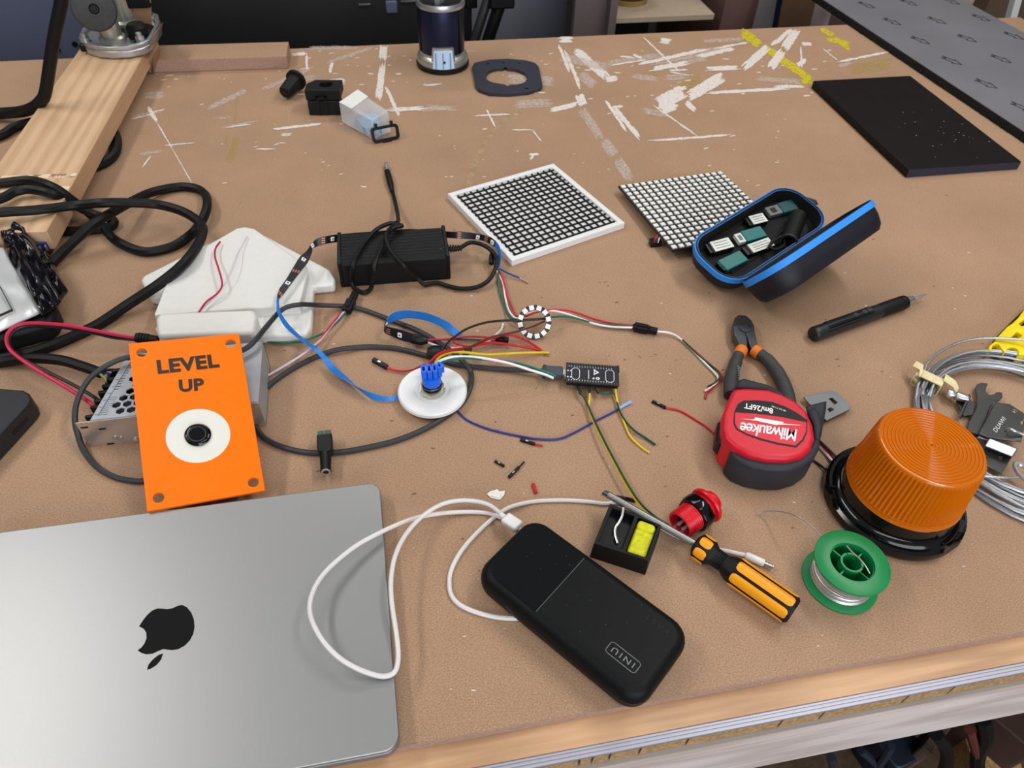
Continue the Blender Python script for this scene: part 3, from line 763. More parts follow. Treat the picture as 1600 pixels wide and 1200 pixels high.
# ------------------------------------------------------------------ power supply
PX0, PX1, PY0, PY1, PZ = -0.2795, -0.134, 0.484, 0.566, 0.034
psu = thing('power_supply', 'silver boxed power supply with honeycomb vents, half hidden under the orange sign', 'power supply', ((PX0+PX1)/2, (PY0+PY1)/2, 0))
hx = []
r0 = 0.0042
for j in range(8):
    for i in range(12):
        x = -0.2649 + i*0.0093 + (0.00465 if j % 2 else 0); y = 0.4915 + j*0.0081
        if x < -0.2625+0.0021*j: continue
        if x < -0.165: hx.append([(x+r0*math.cos(math.radians(60*k+30)), y+r0*math.sin(math.radians(60*k+30))) for k in range(6)])
obj('vented_cover', MB().prism([(PX0, PY0), (PX1, PY0), (PX1, PY1), (PX0+0.018, PY1)], PZ-0.0012, PZ, hx), M_psu_top, psu, world=True, label='grey cover with hexagonal vent holes')
obj('interior', MB().box(PX0+0.022, PX1-0.002, PY0+0.002, PY1-0.002, 0.002, PZ-0.006), M_black, psu, world=True)
obj('front_wall', MB().prism([(PX0-0.0125, PZ-0.001), (PX1, PZ-0.001), (PX1, 0), (PX0-0.0105, 0), (PX0-0.0125, 0.004)], 0, 0.0013, m=Matrix.Translation((0, PY0, 0)) @ Matrix.Rotation(math.pi/2, 4, 'X')), M_psu, psu, world=True, label='polished sheet metal side')
obj('rear_wall', MB().box(PX0+0.018, PX1, PY1-0.0012, PY1, 0, PZ-0.001), M_psu, psu, world=True)
obj('end_wall', MB().box(PX1-0.0012, PX1, PY0, PY1, 0, PZ-0.001), M_psu_top, psu, world=True)
obj('base_sheet', MB().box(PX0+0.004, PX1, PY0, PY1, 0, 0.0012), M_psu, psu, world=True)
for px, py in ((180, 682), (189, 683)):
    p = aty(px, py, PY0); p.y = PY0-0.0013
    obj('screw', MB().lathe([(0.0024, 0), (0.0022, 0.0008), (0.0008, 0.0013)], 14, Matrix.Translation(p) @ Matrix.Rotation(math.pi/2, 4, 'X')), M_steel, psu, world=True)
p = aty(212, 686, PY0); p.y = PY0-0.0013
obj('screw', MB().lathe([(0.0034, 0), (0.0032, 0.0012), (0.0010, 0.002)], 16, Matrix.Translation(p) @ Matrix.Rotation(math.pi/2, 4, 'X')), M_steel, psu, world=True)
for px, py in ((132, 668), (160, 670), (173, 693), (173, 696)):
    p = aty(px, py, PY0-0.0013)
    obj('slot', MB().box(p.x-0.003, p.x+0.003, PY0-0.0018, PY0-0.001, p.z-0.0007, p.z+0.0007), M_black, psu, world=True)
# fine print and rules on the cover
ln = MB()
def cover_line(x0, y0, x1, y1, w=0.0005):
    a, b = Vector((x0, y0, 0)), Vector((x1, y1, 0)); n = (b-a).normalized(); n = Vector((-n.y, n.x, 0))*w/2; z = Vector((0, 0, PZ+0.00015))
    ln.add([a-n+z, b-n+z, b+n+z, a+n+z], [(0, 1, 2, 3)])
for k in range(9): cover_line(-0.2772+0.0021*k, 0.490+0.0085*k, -0.2742+0.0021*k, 0.490+0.0085*k, 0.0005)
cover_line(-0.2738, 0.488, -0.2555, 0.562, 0.0006)
for k in range(4):
    for q in range(9):
        if random.random() < 0.85: cover_line(-0.2728+k*0.0018+0.0006*q, 0.489+0.0026*q, -0.2715+k*0.0018+0.0006*q, 0.489+0.0026*q, 0.0006)
for q in range(12):
    cover_line(-0.2655+0.0008*q, 0.520+0.0034*q, -0.2610+0.0008*q-0.0015*random.random(), 0.520+0.0034*q, 0.0009)
obj('printed_rules', ln, mat('cover_print', (66, 68, 72), 0.6), psu, world=True, label='rows of fine dark print')
# terminal block teeth on the left edge
for k, (px, py) in enumerate(((141, 652), (149, 637), (155, 627), (161, 614), (167, 604), (174, 594), (181, 580))):
    p = at(px, py, 0.022)
    t = obj('terminal_barrier', MB().prism([(-0.006, -0.0016), (0.006, -0.0026), (0.006, 0.0026), (-0.006, 0.0016)], 0.004, 0.024, m=Matrix.Translation((p.x+0.002, p.y, 0))), M_black, psu, world=True, bev=0.0006)
obj('terminal_bed', MB().box(PX0-0.006, PX0+0.02, PY0+0.004, PY1-0.004, 0.0013, 0.016), M_black, psu, world=True)

# ------------------------------------------------------------------ white printed house
hs = thing('printed_house', 'white 3D printed house shape lying on its face behind the orange sign', 'printed model', tuple(at(370, 460)))
zt = 0.026
outl = [(383, 354), (397, 356), (519, 420), (524, 440), (520, 446), (486, 449), (485, 512), (478, 523), (246, 527), (242, 505), (262, 452), (247, 462), (238, 462), (219, 437), (222, 432), (255, 415), (372, 355)]
def flat(pts, z): return [tuple(at(x, y, z)[:2]) for x, y in pts]
base_o = flat([(383, 357), (395, 359), (516, 423), (524, 437), (522, 446), (490, 449), (486, 513), (478, 524), (250, 530), (243, 515), (263, 462), (243, 466), (234, 464), (221, 440), (224, 433), (258, 416), (373, 358)], 0.011)
obj('house_shell', MB().prism(base_o, 0, 0.013), M_white, hs, world=True, bev=0.003, seg=3)
obj('gable_plate', MB().prism(flat([(383, 354), (398, 357), (478, 414), (481, 424), (468, 476), (240, 492), (266, 424), (274, 412), (370, 356)], zt), 0.012, zt), M_white, hs, world=True, bev=0.002, seg=3)
obj('foot_bar', MB().prism(flat([(249, 490), (398, 484), (402, 494), (398, 520), (246, 526), (243, 500)], 0.034), 0.008, 0.036), M_white, hs, world=True, bev=0.005, seg=4)
def wire(name, pts, r, m, label=None, cat=None, group=None, parent=None, step=6):
    return cable(name, pts, r, m, parent, label, cat, group, step, 6)
wire('house_wire', [(310, 489, .030), (322, 472, .032), (340, 458, .034), (347, 443, .036), (341, 418, .036), (336, 402, .034), (337, 388, .032), (344, 378, .030)], 0.0011, W_crim, 'crimson wire curling out of a slit in the white printed house', 'wire')
wire('house_wire', [(311, 488, .029), (330, 468, .030), (354, 440, .034), (367, 412, .034), (374, 392, .031), (387, 369, .028)], 0.0006, W_lilac, 'thin pale wire lying on the white printed house beside the crimson one', 'wire')

# ------------------------------------------------------------------ plank, router, cords at the back left
pa, pb = at(0, 347, 0.040), at(219, 95, 0.040)
pd = (pb-pa); pd.z = 0; pu = pd.normalized(); pn = Vector((pu.y, -pu.x, 0))
pl = thing('timber_plank', 'pale pine plank lying aslant over a black cord at the back left', 'plank', tuple(Vector((pa.x, pa.y, 0.013))))
wr = (at(130, 95, 0.040)-pa); wv_ = abs(wr.dot(pn))
w2 = abs((at(80, 345, 0.040) - pa).dot(pn))
e0 = at(80, 347, 0.040); e1 = at(222, 90, 0.040)
ed = (e1-e0); ed.z = 0; eu = ed.normalized(); en2 = Vector((-eu.y, eu.x, 0))
wl = abs((at(48, 184, 0.040)-e0).dot(en2))
k0 = e0 - eu*0.03; k1 = e1 + eu*0.10
z0, z1 = Vector((0, 0, 0.0145)), Vector((0, 0, 0.040))
def xy(p): return Vector((p.x, p.y, 0))
q = [xy(k0), xy(k1), xy(k1)+en2*wl, xy(k0)+en2*wl]
yaw = math.atan2(eu.y, eu.x) - math.pi/2
pl = pl
plm = Matrix.Translation(xy(e0)) @ Matrix.Rotation(yaw, 4, 'Z')
pl.matrix_world = plm; XF[pl.name] = plm.copy()
obj('board', MB().box(-wl, 0, -0.018, ed.length+0.10, 0.0145, 0.040), M_pine, pl, bev=0.0012)
for yy, w_ in ((0.075, 0.008), (0.105, 0.010)):
    obj('pale_pencil_band', MB().box(-wl+0.001, -0.001, yy-w_/2, yy+w_/2, 0.040, 0.0402), smear_material('pale_bare_wood', (236, 208, 172), 0.4, 40), pl)
for x, y, r in ((-0.085, 0.088, 0.006), (-0.088, 0.045, 0.005)):
    for k in range(2):
        obj('knot', MB().ring([(r*(1-.45*k), 0.0401), (r*(1-.45*k)-0.0012, 0.0401), (r*(1-.45*k)-0.0012, 0.0404), (r*(1-.45*k), 0.0404)], 18, Matrix.Translation((x, y, 0))), M_brownwood, pl)

rt = thing('plunge_router_base', 'silver plunge router base with a round grey knob standing on the pine plank', 'router', (at(185, 60, 0.040).x, at(185, 60, 0.040).y, 0), -A)
def RL(px, py, z): return mw(rt).inverted() @ at(px, py, z)
def flatR(pts, z): return [tuple(RL(x, y, z)[:2]) for x, y in pts]
top = 0.056
fr = flatR([(124, 63), (133, 71), (150, 76), (172, 78), (200, 76.5), (222, 72), (234, 66), (250, 40), (248, 26), (236, 22), (205, 20), (160, 30), (130, 48)], top)
obj('base_plate', MB().prism(fr, 0.041, 0.054), M_cast, rt, bev=0.003, seg=2)
fr2 = [(x*0.9, y*0.9) for x, y in fr]
c0 = Vector((sum(p[0] for p in fr)/len(fr), sum(p[1] for p in fr)/len(fr), 0))
obj('base_rim', MB().prism(fr, 0.054, 0.060, [[(c0.x+(x-c0.x)*0.90, c0.y+(y-c0.y)*0.88) for x, y in fr]]), M_cast, rt, bev=0.001)
obj('side_fence', MB().hexa([RL(x, y, 0.042) for x, y in ((232, 80), (247, 62), (251, 56), (238, 74))], [RL(x, y, 0.075) for x, y in ((236, 58), (250, 40), (255, 34), (243, 52))]), M_cast, rt, bev=0.002)
def colm(name, px, py, r, z0_, z1_, m, par=rt, n=24):
    p = RL(px, py, z0_)
    return obj(name, MB().lathe([(r*1.25, z0_), (r*1.25, z0_+0.006), (r, z0_+0.009), (r, z1_)], n, Matrix.Translation((p.x, p.y, 0))), m, par)
colm('column', 177, 63, 0.0165, 0.054, 0.16, M_champ)
colm('column', 196, 36, 0.021, 0.054, 0.19, M_champ)
for px, py in ((133, 62), (219, 61), (236, 28)):
    p = RL(px, py, 0.060)
    obj('clamp_screw', MB().lathe([(0.007, 0.054), (0.007, 0.064), (0.0045, 0.0645), (0.0045, 0.070), (0.0001, 0.071)], 14, Matrix.Translation((p.x, p.y, 0))), M_steel, rt)
    fp = RL(px+2, py+6, 0.050)
for px, py in ((135, 71.5), (220, 68)):
    p = RL(px, py, 0.050)
    obj('rod_hole', MB().box(p.x-0.006, p.x+0.006, p.y-0.012, p.y+0.012, 0.044, 0.056), M_black, rt, bev=0.002)
obj('motor_opening', MB().lathe([(0.03, 0.0535), (0.03, 0.0548)], 28, Matrix.Translation((c0.x+0.015, c0.y+0.02, 0))), M_black, rt)
obj('depth_turret', MB().lathe([(0.016, 0.054), (0.016, 0.07), (0.012, 0.075), (0.0001, 0.076)], 16, Matrix.Translation((c0.x+0.03, c0.y-0.005, 0))), M_black_m, rt)
# the knob faces the camera
kc = aty(147, 14, at(177, 63, 0.054).y - 0.03)
kd = (EYE-kc).normalized()
kq = kd.to_track_quat('Z', 'Y').to_matrix().to_4x4()
kr = 0.5*(aty(181, 14, kc.y)-aty(111, 14, kc.y)).length
KM = Matrix.Translation(kc) @ kq
kn = obj('knob', MB().lathe([(kr*0.55, -0.055), (kr*0.8, -0.05), (kr*0.98, -0.02), (kr, -0.008), (kr*0.93, 0.0), (kr*0.5, 0.006), (kr*0.28, 0.007), (kr*0.27, 0.002), (0.0001, 0.002)], 40, KM), M_knob, rt, world=True, label='dark grey rubber knob')
obj('knob_ring', MB().ring([(kr*0.26, 0.002), (kr*0.31, 0.006), (kr*0.31, 0.0085), (kr*0.24, 0.0085)], 24, KM), M_grip, kn, world=True)
obj('knob_recess', MB().lathe([(kr*0.24, 0.002), (kr*0.2, 0.006), (0.0001, 0.0065)], 8, KM), M_black_m, kn, world=True)
dots = MB()
for k in range(34):
    a_ = math.radians(200+ (k % 12)*13); rr = kr*(0.45+0.16*(k//12))
    dots.lathe([(0.0014, 0.004-0.004*(k//12)), (0.0001, 0.0062-0.004*(k//12))], 6, KM @ Matrix.Translation((rr*math.cos(a_), rr*math.sin(a_), 0)))
obj('grip_dots', dots, M_grip, kn, world=True)
obj('knob_stem', MB().tube([kc - kd*0.03, Vector((at(177, 63, 0.054).x, at(177, 63, 0.054).y, 0.12))], 0.012, 12), M_champ, rt, world=True)
pc = aty(222, 12, at(230, 30, 0.06).y)
obj('copper_spring_plate', MB().box(-0.014, 0.014, -0.003, 0.003, -0.03, 0.03, Matrix.Translation(pc) @ Matrix.Rotation(0.25, 4, 'Y')), M_card, rt, world=True, bev=0.001)
tp_ = aty(205, 3, pc.y)
obj('top_lever', MB().box(-0.01, 0.03, -0.01, 0.01, -0.008, 0.012, Matrix.Translation(tp_)), M_black, rt, world=True, bev=0.003)
obj('bit_guard', MB().hexa([at(x, y, 0.0005) for x, y in ((236, 113), (240, 116), (242, 110), (238, 108))], [at(x, y, 0.038) for x, y in ((240, 84), (249, 79), (251, 76), (242, 81))]), M_card, rt, world=True)

y0 = at(70, 152, .056).y
P = [at(-60, 184, .009), at(0, 177.5, .012), at(30, 175, .020), at(50, 169, .034), at(64, 158, .048), aty(71, 144, y0), aty(78, 100, y0), aty(86, 50, y0), aty(96, 0, y0), aty(100, -50, y0)]
tag(obj('flex', MB().tube(smooth_path(P, 8), 0.0082, 10), M_rubber), 'thick black cord rising up at the far left behind the plank', 'cord')
cable('thick_black_lead', [(-60, 232), (0, 212), (22, 199), (52, 190), (90, 187, .0068), (130, 189, .0068), (165, 194, .0068), (181, 212), (181, 236), (163, 254), (128, 266), (90, 272, .0068), (40, 275, .0068), (-40, 270)], 0.0066, M_rubber, None, 'black cord looping out from under the pine plank', 'cord', step=7)

# flat strip, router motor, base plate, clamp, cap, plastic pack
sa, sb_ = at(233, 114), at(451, 107)
t = thing('board_offcut', 'narrow brown MDF offcut lying along the back edge behind the plank', 'offcut', tuple(sa), math.atan2(sb_.y-sa.y, sb_.x-sa.x))
obj('strip', MB().box(0, (sb_-sa).length, 0, 0.062, 0, 0.021), M_mdf, t, bev=0.0008)
obj('sawn_edge', MB().box(0.001, (sb_-sa).length-0.001, -0.0006, 0.0002, 0.001, 0.020), M_mdf_edge, t)
mc = at(692, 101)
mo = thing('router_motor', 'dark navy cylindrical router motor with a silver collar standing near the back edge', 'router motor', (mc.x, mc.y, 0), -A)
obj('rubber_foot', MB().lathe([(0.044, 0), (0.046, 0.002), (0.046, 0.008), (0.044, 0.009)], 40), M_black, mo)
obj('collar', MB().lathe([(0.044, 0.009), (0.0452, 0.014), (0.043, 0.020), (0.0385, 0.024), (0.0385, 0.030)], 40), M_champ, mo)
obj('housing', MB().lathe([(0.0385, 0.028), (0.0388, 0.05), (0.0388, 0.099), (0.038, 0.101)], 40), M_navy, mo)
obj('top_rim', MB().ring([(0.0375, 0.099), (0.0405, 0.100), (0.0410, 0.105), (0.0392, 0.109), (0.0355, 0.107), (0.0350, 0.091), (0.0370, 0.091)], 40), M_cast, mo)
obj('inner_well', MB().lathe([(0.0345, 0.1012), (0.0345, 0.1014), (0.0001, 0.1016)], 30), M_black, mo)
obj('brush_gear', MB().box(-0.008, 0.002, -0.02, -0.006, 0.101, 0.122).box(-0.004, 0.006, -0.004, 0.01, 0.101, 0.128), M_steel, mo, bev=0.002)
def arcpanel(a0, a1, r, z0_, z1_, th, n=10, taper=0.0):
    vs, fs = [], []
    for i in range(n+1):
        f = i/n
        for (z, sh) in ((z0_, 1.0), (z1_, 1.0-taper)):
            a_ = math.radians((a0+a1)/2 + (a1-a0)*(f-0.5)*sh)
            for rr in (r, r+th): vs.append(Vector((rr*math.cos(a_), rr*math.sin(a_), z)))
    for i in range(n):
        b_ = 4*i
        fs += [(b_+1, b_+5, b_+7, b_+3), (b_+2, b_+6, b_+4, b_), (b_+3, b_+7, b_+6, b_+2), (b_, b_+4, b_+5, b_+1)]
    fs += [(0, 1, 3, 2), (4*n+2, 4*n+3, 4*n+1, 4*n)]
    return MB().add(vs, fs)
obj('window_bezel', arcpanel(-112, -52, 0.0380, 0.012, 0.044, 0.0048, taper=0.18), M_cast, mo)
wd = obj('clear_window', arcpanel(-106, -58, 0.0425, 0.010, 0.040, 0.003, taper=0.16), M_pale_window, mo, label='pale blue clear window')
for a_ in (-98, -82.5, -67):
    obj('window_rib', arcpanel(a_-1.3, a_+1.3, 0.0454, 0.010, 0.037, 0.001, n=2), M_pale_blue, wd)
obj('window_screw', MB().lathe([(0.0022, 0), (0.002, 0.001)], 10, Matrix.Rotation(math.radians(-80), 4, 'Z') @ Matrix.Translation((0.0455, 0, 0.022)) @ Matrix.Rotation(math.pi/2, 4, 'Y')), M_black, wd)
obj('housing_rib', arcpanel(-160, -150, 0.0385, 0.03, 0.099, 0.002, n=3), M_black, mo)
obj('housing_rib', arcpanel(-36, -28, 0.0385, 0.03, 0.099, 0.002, n=3), M_black, mo)

bp0 = at(792, 120)
bpt = thing('router_base_plate', 'dark slate router sub-base ring lying flat beside the router motor', 'base plate', (bp0.x, bp0.y, 0))
inv = mw(bpt).inverted()
def pl2(t_, pts, z): 
    iv = mw(t_).inverted(); return [tuple((iv @ at(x, y, z))[:2]) for x, y in pts]
outer = pl2(bpt, [(738, 104), (741, 98), (764, 93), (795, 91.5), (822, 94), (836, 98), (842, 104), (848, 133), (845, 137), (826, 143), (795, 146), (765, 145), (748, 139), (743, 133)], 0.006)
hole = spline2(pl2(bpt, [(759, 119), (764, 110), (777, 106), (786, 106), (789, 103.5), (793, 106), (805, 107), (818, 112), (824, 119), (820, 128), (806, 132), (797, 132), (793, 134.5), (789, 132), (772, 129), (762, 125)], 0.006), 2)
sm = [circle(*pl2(bpt, [(x, y)], 0.006)[0], 0.003, 10) for x, y in ((762, 99), (786, 97.5), (811, 97.5), (823, 138))]
obj('plate', MB().prism(outer, 0, 0.006, [hole]+sm), M_phenol, bpt, bev=0.0006)

# black clamp block and its neighbours
cb0 = at(510, 172)
cl = thing('clamp_block', 'small black plastic clamp block beside the clear plastic pack', 'clamp', (cb0.x, cb0.y, 0), -A+0.10)
obj('body', MB().prism([(-0.024, -0.018), (0.024, -0.018), (0.024, 0.018), (-0.024, 0.018)], 0, 0.022), M_black_m, cl, bev=0.001)
obj('top_block', MB().prism([(-0.026, -0.014), (0.026, -0.014), (0.028, 0.024), (-0.014, 0.024), (-0.026, 0.010)], 0.022, 0.038, [circle(0.004, 0.008, 0.010, 18)]), M_black_m, cl, bev=0.001)
obj('clip', MB().box(-0.010, -0.006, -0.0205, -0.017, 0.002, 0.030).box(0.002, 0.006, -0.0205, -0.017, 0.002, 0.030).box(-0.010, 0.006, -0.0205, -0.017, 0.026, 0.030), M_black, cl)
cp0 = at(459, 148)
cpm = Matrix.Translation((cp0.x, cp0.y, 0.0165)) @ Matrix.Rotation(math.radians(62), 4, 'Z') @ Matrix.Rotation(math.radians(82), 4, 'Y')
ct = thing('rubber_cap', 'black ribbed rubber cap lying on its side left of the clamp block', 'cap', (cp0.x, cp0.y, 0))
obj('sleeve', MB().lathe([(0.009, -0.024), (0.0105, -0.022), (0.0125, 0.010), (0.0125, 0.012)], 20, cpm, rf=lambda i, k, r: r*(1.0 if i % 2 else 0.94)), M_black_m, ct, world=True)
obj('flange', MB().lathe([(0.0125, 0.011), (0.0165, 0.012), (0.0165, 0.017), (0.013, 0.020), (0.0001, 0.021)], 24, cpm), M_black_m, ct, world=True)
obj('bore', MB().lathe([(0.0045, -0.0245), (0.0001, -0.0242)], 12, cpm), M_black_g, ct, world=True)

pk = thing('clear_plastic_pack', 'clear plastic nose piece with a black end clip lying beside the clamp block', 'plastic part', tuple(at(575, 200)))
b4 = [at(x, y, 0.0005) for x, y in ((534, 192), (583, 219), (612, 207), (560, 172))]
t4 = [at(x, y, 0.030) for x, y in ((529, 160), (581, 187), (607, 173), (558, 140))]
obj('shell', MB().hexa(b4, t4), M_clear, pk, world=True, bev=0.002)
lbp = [t4[0].lerp(t4[1], 0.02), t4[0].lerp(t4[1], 0.40), t4[3].lerp(t4[2], 0.36), t4[3].lerp(t4[2], 0.02)]
up_ = Vector((0, 0, 0.0006))
obj('paper_label', MB().hexa([p+up_ for p in lbp], [p+up_*1.6 for p in lbp]), M_label, pk, world=True, label='white label with a printed line')
obj('pale_blue_insert', MB().hexa([b4[0].lerp(b4[2], 0.25)+up_*3, b4[1].lerp(b4[0], 0.2)+up_*3, b4[1].lerp(b4[2], .5)+up_*3, b4[2].lerp(b4[3], .4)+up_*3],
                                  [b4[0].lerp(b4[2], 0.3)+Vector((0, 0, .015)), b4[1].lerp(b4[0], 0.25)+Vector((0, 0, .012)), b4[1].lerp(b4[2], .5)+Vector((0, 0, .012)), b4[2].lerp(b4[3], .4)+Vector((0, 0, .018))]), M_pale_blue, pk, world=True)
ec = at(601, 208, 0.010)
em = Matrix.Translation(ec) @ Matrix.Rotation(math.radians(28)-A, 4, 'Z')
obj('end_clip', MB().prism(rrect(-0.021, 0.021, -0.011, 0.011, 0.005, 3), 0, 0.005, [rrect(-0.017, 0.017, -0.007, 0.007, 0.003, 3)], m=em @ Matrix.Rotation(math.radians(70), 4, 'X')), M_black_g, pk, world=True)
obj('clip_tab', MB().box(-0.007, 0.007, -0.0145, -0.008, -0.001, 0.006, em @ Matrix.Rotation(math.radians(70), 4, 'X')), M_black_g, pk, world=True)
obj('clip_tab', MB().box(-0.014, -0.010, 0.010, 0.016, 0.0, 0.005, em @ Matrix.Rotation(math.radians(70), 4, 'X')).box(0.010, 0.014, 0.010, 0.016, 0.0, 0.005, em @ Matrix.Rotation(math.radians(70), 4, 'X')), M_black_g, pk, world=True)

# ------------------------------------------------------------------ black leads, bag and boxes on the left
RB = 0.0057
cable('extension_lead', [(-60, 292, .046), (0, 286, .046), (47, 282, .046), (84, 293, .047), (113, 313, .030), (140, 334, .010), (163, 357), (177, 373), (200, 386), (224, 393), (248, 391), (276, 382), (302, 363), (318, 340, .012), (324, 318, .012), (319, 302), (300, 293), (272, 293), (236, 301, .010), (204, 316, .020), (172, 334, .030), (146, 350, .034), (120, 373, .024), (100, 392, .014), (84, 408, .008), (60, 430)], RB, M_rubber, None, 'black lead making the wide loop right of the pine plank, reaching under the silver bag', 'cable', 'black leads at the left', 8)
cable('extension_lead', [(-60, 330, .050), (0, 311, .050), (23, 300, .050), (47, 296, .050), (78, 302, .048), (100, 311, .036), (130, 327, .018), (152, 337, .018), (172, 341, .010), (178, 349), (165, 356), (117, 361), (70, 359, .007), (30, 352, .012), (0, 344, .012), (-60, 336, .012)], RB, M_rubber, None, 'black lead doubling back over the near end of the pine plank', 'cable', 'black leads at the left', 8)
cable('extension_lead', [(-60, 338, .054), (0, 332, .054), (58, 328, .050), (117, 321, .042), (163, 317, .046), (210, 317, .038), (248, 320, .030), (284, 330, .028), (310, 346, .028), (317, 361, .028), (309, 383, .030), (287, 412, .035), (250, 443, .027), (200, 476, .011), (150, 509), (100, 532), (50, 550), (0, 560), (-60, 568)], RB, M_rubber, None, 'black lead sweeping from the plank down past the white house to the left edge', 'cable', 'black leads at the left', 8)
cable('mains_lead', [(-60, 574, .006), (0, 566), (50, 560, .012), (95, 563, .014), (130, 573, .014), (158, 583, .014)], 0.0054, M_rubber, None, 'black mains lead running along the table into the power supply terminals', 'cable', 'black leads at the left')
for nm, pts, m, lab in (('supply_wire', [(158, 582, .014), (166, 583, .016), (174, 585, .018)], W_blue, 'short blue wire from the mains lead into the power supply'),
                   ('supply_wire', [(157, 585, .014), (163, 590, .016), (169, 597, .018)], mat('green_yellow_wire', (140, 160, 50), 0.5), 'short green-yellow wire from the mains lead into the power supply'),
                   ('supply_wire', [(158, 580, .016), (170, 578, .020), (182, 578, .022)], W_black, 'short black wire from the mains lead into the power supply')):
    wire(nm, pts, 0.0014, m, lab, 'wire', 'power supply terminal wires')
twin = [(245, 531, .012), (213, 528, .014), (180, 523, .018), (150, 517, .022), (100, 508, .026), (50, 505, .028), (26, 509, .028), (12, 522, .026), (12, 540, .024), (26, 556, .022), (60, 579, .020), (100, 603, .018), (130, 622, .018), (152, 638, .018)]
wire('twin_lead_red', twin, 0.0019, W_crim, 'crimson half of the twin lead curving from the silver bag to the power supply', 'wire', 'red and black twin lead')
wire('twin_lead_black', [(245, 534, .010), (213, 531, .011), (180, 528, .014), (150, 521.5, .018), (100, 512, .022), (50, 509, .024), (29, 513, .024), (16, 525, .022), (16, 540, .020), (30, 557, .018), (70, 579, .016), (110, 599, .015), (140, 616, .015), (160, 630, .016)], 0.0017, W_black, 'black half of the twin lead curving from the silver bag to the power supply', 'wire', 'red and black twin lead')
cn = thing('lead_connector', 'black ribbed connector on the twin lead beside the orange sign', 'connector', tuple(at(230, 530, .006)))
pp = [at(212, 527.5, .013), at(222, 528.5, .012), at(246, 532, .010)]
obj('body', MB().tube(smooth_path(pp, 6), 0.005, 10), M_black_m, cn, world=True)
for k in range(4):
    q_ = pp[0].lerp(pp[2], 0.12+0.13*k); d_ = (pp[2]-pp[0]).normalized()
    obj('ridge', MB().tube([q_, q_+d_*0.0018], 0.0058, 10), M_black_m, cn, world=True)

def slab(pts, z0_, z1_): return MB().prism([tuple(at(x, y, z1_)[:2]) for x, y in pts], z0_, z1_)
ad = thing('power_adapter', 'rounded black power adapter under the silver bag', 'adapter', tuple(at(45, 510)))
obj('body', MB().prism([tuple(at(x, y, .022)[:2]) for x, y in ((-40, 470), (60, 462), (84, 470), (89, 482), (84, 500), (70, 508), (20, 522), (-40, 540))], 0.0, 0.024), M_black_m, ad, world=True, bev=0.006, seg=4)
def crumple(pts, zc, zedge, amp, seed, n=9):
    """a soft bag surface: a grid over a quad, bulged and creased"""
    P = [at(x, y, zc) for x, y in pts]
    vs, fs = [], []
    for side in (1, 0):
        for j in range(n+1):
            for i in range(n+1):
                u, v = i/n, j/n
                p = P[0].lerp(P[1], u).lerp(P[3].lerp(P[2], u), v)
                ed_ = min(u, 1-u, v, 1-v)
                h = zedge + (zc-zedge)*min(1, ed_*6)**0.5
                k = amp*noise.noise(Vector((u*4+seed, v*5, seed)))*min(1, ed_*8+0.35) + amp*0.5*abs(noise.noise(Vector((u*9, v*3+seed, 2))))
                z = h+k if side else zedge-0.004
                vs.append(Vector((p.x, p.y, z)))
    M_ = (n+1)**2
    for j in range(n):
        for i in range(n):
            a_ = j*(n+1)+i
            fs.append((a_, a_+1, a_+n+2, a_+n+1)); fs.append((M_+a_+n+1, M_+a_+n+2, M_+a_+1, M_+a_))
    rim = [i for i in range(n+1)] + [(j+1)*(n+1)+n for j in range(n)] + [n*(n+1)+n-1-i for i in range(n)] + [(n-1-j)*(n+1) for j in range(n-1)]
    for i in range(len(rim)):
        a_, b_ = rim[i], rim[(i+1) % len(rim)]
        fs.append((b_, a_, M_+a_, M_+b_))
    return MB().add(vs, fs)
bg = thing('antistatic_bag', 'silver bag with crumpled black film end and an outlined label, at the left edge', 'bag', tuple(at(40, 450, .026)))
obj('silver_panel', crumple([(-60, 540), (62, 485), (5, 382), (-90, 400)], 0.032, 0.030, 0.004, 3.1, 14), M_bag, bg, world=True, sub=1)
obj('black_film', crumple([(61, 487), (92, 462), (44, 352), (-2, 378)], 0.036, 0.030, 0.012, 8.3, 16), M_film, bg, world=True, sub=1)
obj('black_film_flap', crumple([(78, 473), (101, 443), (70, 385), (52, 400)], 0.030, 0.022, 0.010, 5.7, 12), M_film, bg, world=True, sub=1)
obj('black_film_neck', crumple([(2, 378), (50, 384), (38, 342), (-4, 360)], 0.040, 0.032, 0.012, 1.9, 12), M_film, bg, world=True, sub=1)
lb = MB()
for (a_, b_) in (((-20, 425), (0, 448)), ((0, 448), (18.5, 483)), ((18.5, 483), (-20, 500))):
    p0, p1 = at(*a_, .0365), at(*b_, .0365); n_ = (p1-p0).normalized(); n_ = Vector((-n_.y, n_.x, 0))*0.0004
    lb.add([p0-n_, p1-n_, p1+n_, p0+n_, p0-n_-up_*4, p1-n_-up_*4, p1+n_-up_*4, p0+n_-up_*4], [(0, 1, 2, 3), (7, 6, 5, 4), (0, 4, 5, 1), (2, 6, 7, 3)])
obj('label_outline', lb, M_ink, bg, world=True)
fu = thing('blade_fuse_holder', 'small blue plug poking out beside the black film of the silver bag', 'connector', tuple(at(67, 385)))
fm = Matrix.Translation(at(67, 380, .02)) @ Matrix.Rotation(0.3, 4, 'Z')
obj('body', MB().box(-0.006, 0.006, -0.008, 0.008, -0.006, 0.006, fm), mat('blue_fuse', (40, 58, 110), 0.4), fu, world=True, bev=0.001)
obj('cap', MB().box(-0.0065, 0.0065, 0.004, 0.011, -0.0065, 0.0065, fm), M_black_g, fu, world=True, bev=0.001)
obj('prong', MB().box(-0.004, -0.002, -0.014, -0.008, -0.003, 0.003, fm).box(0.002, 0.004, -0.014, -0.008, -0.003, 0.003, fm), M_steel, fu, world=True)
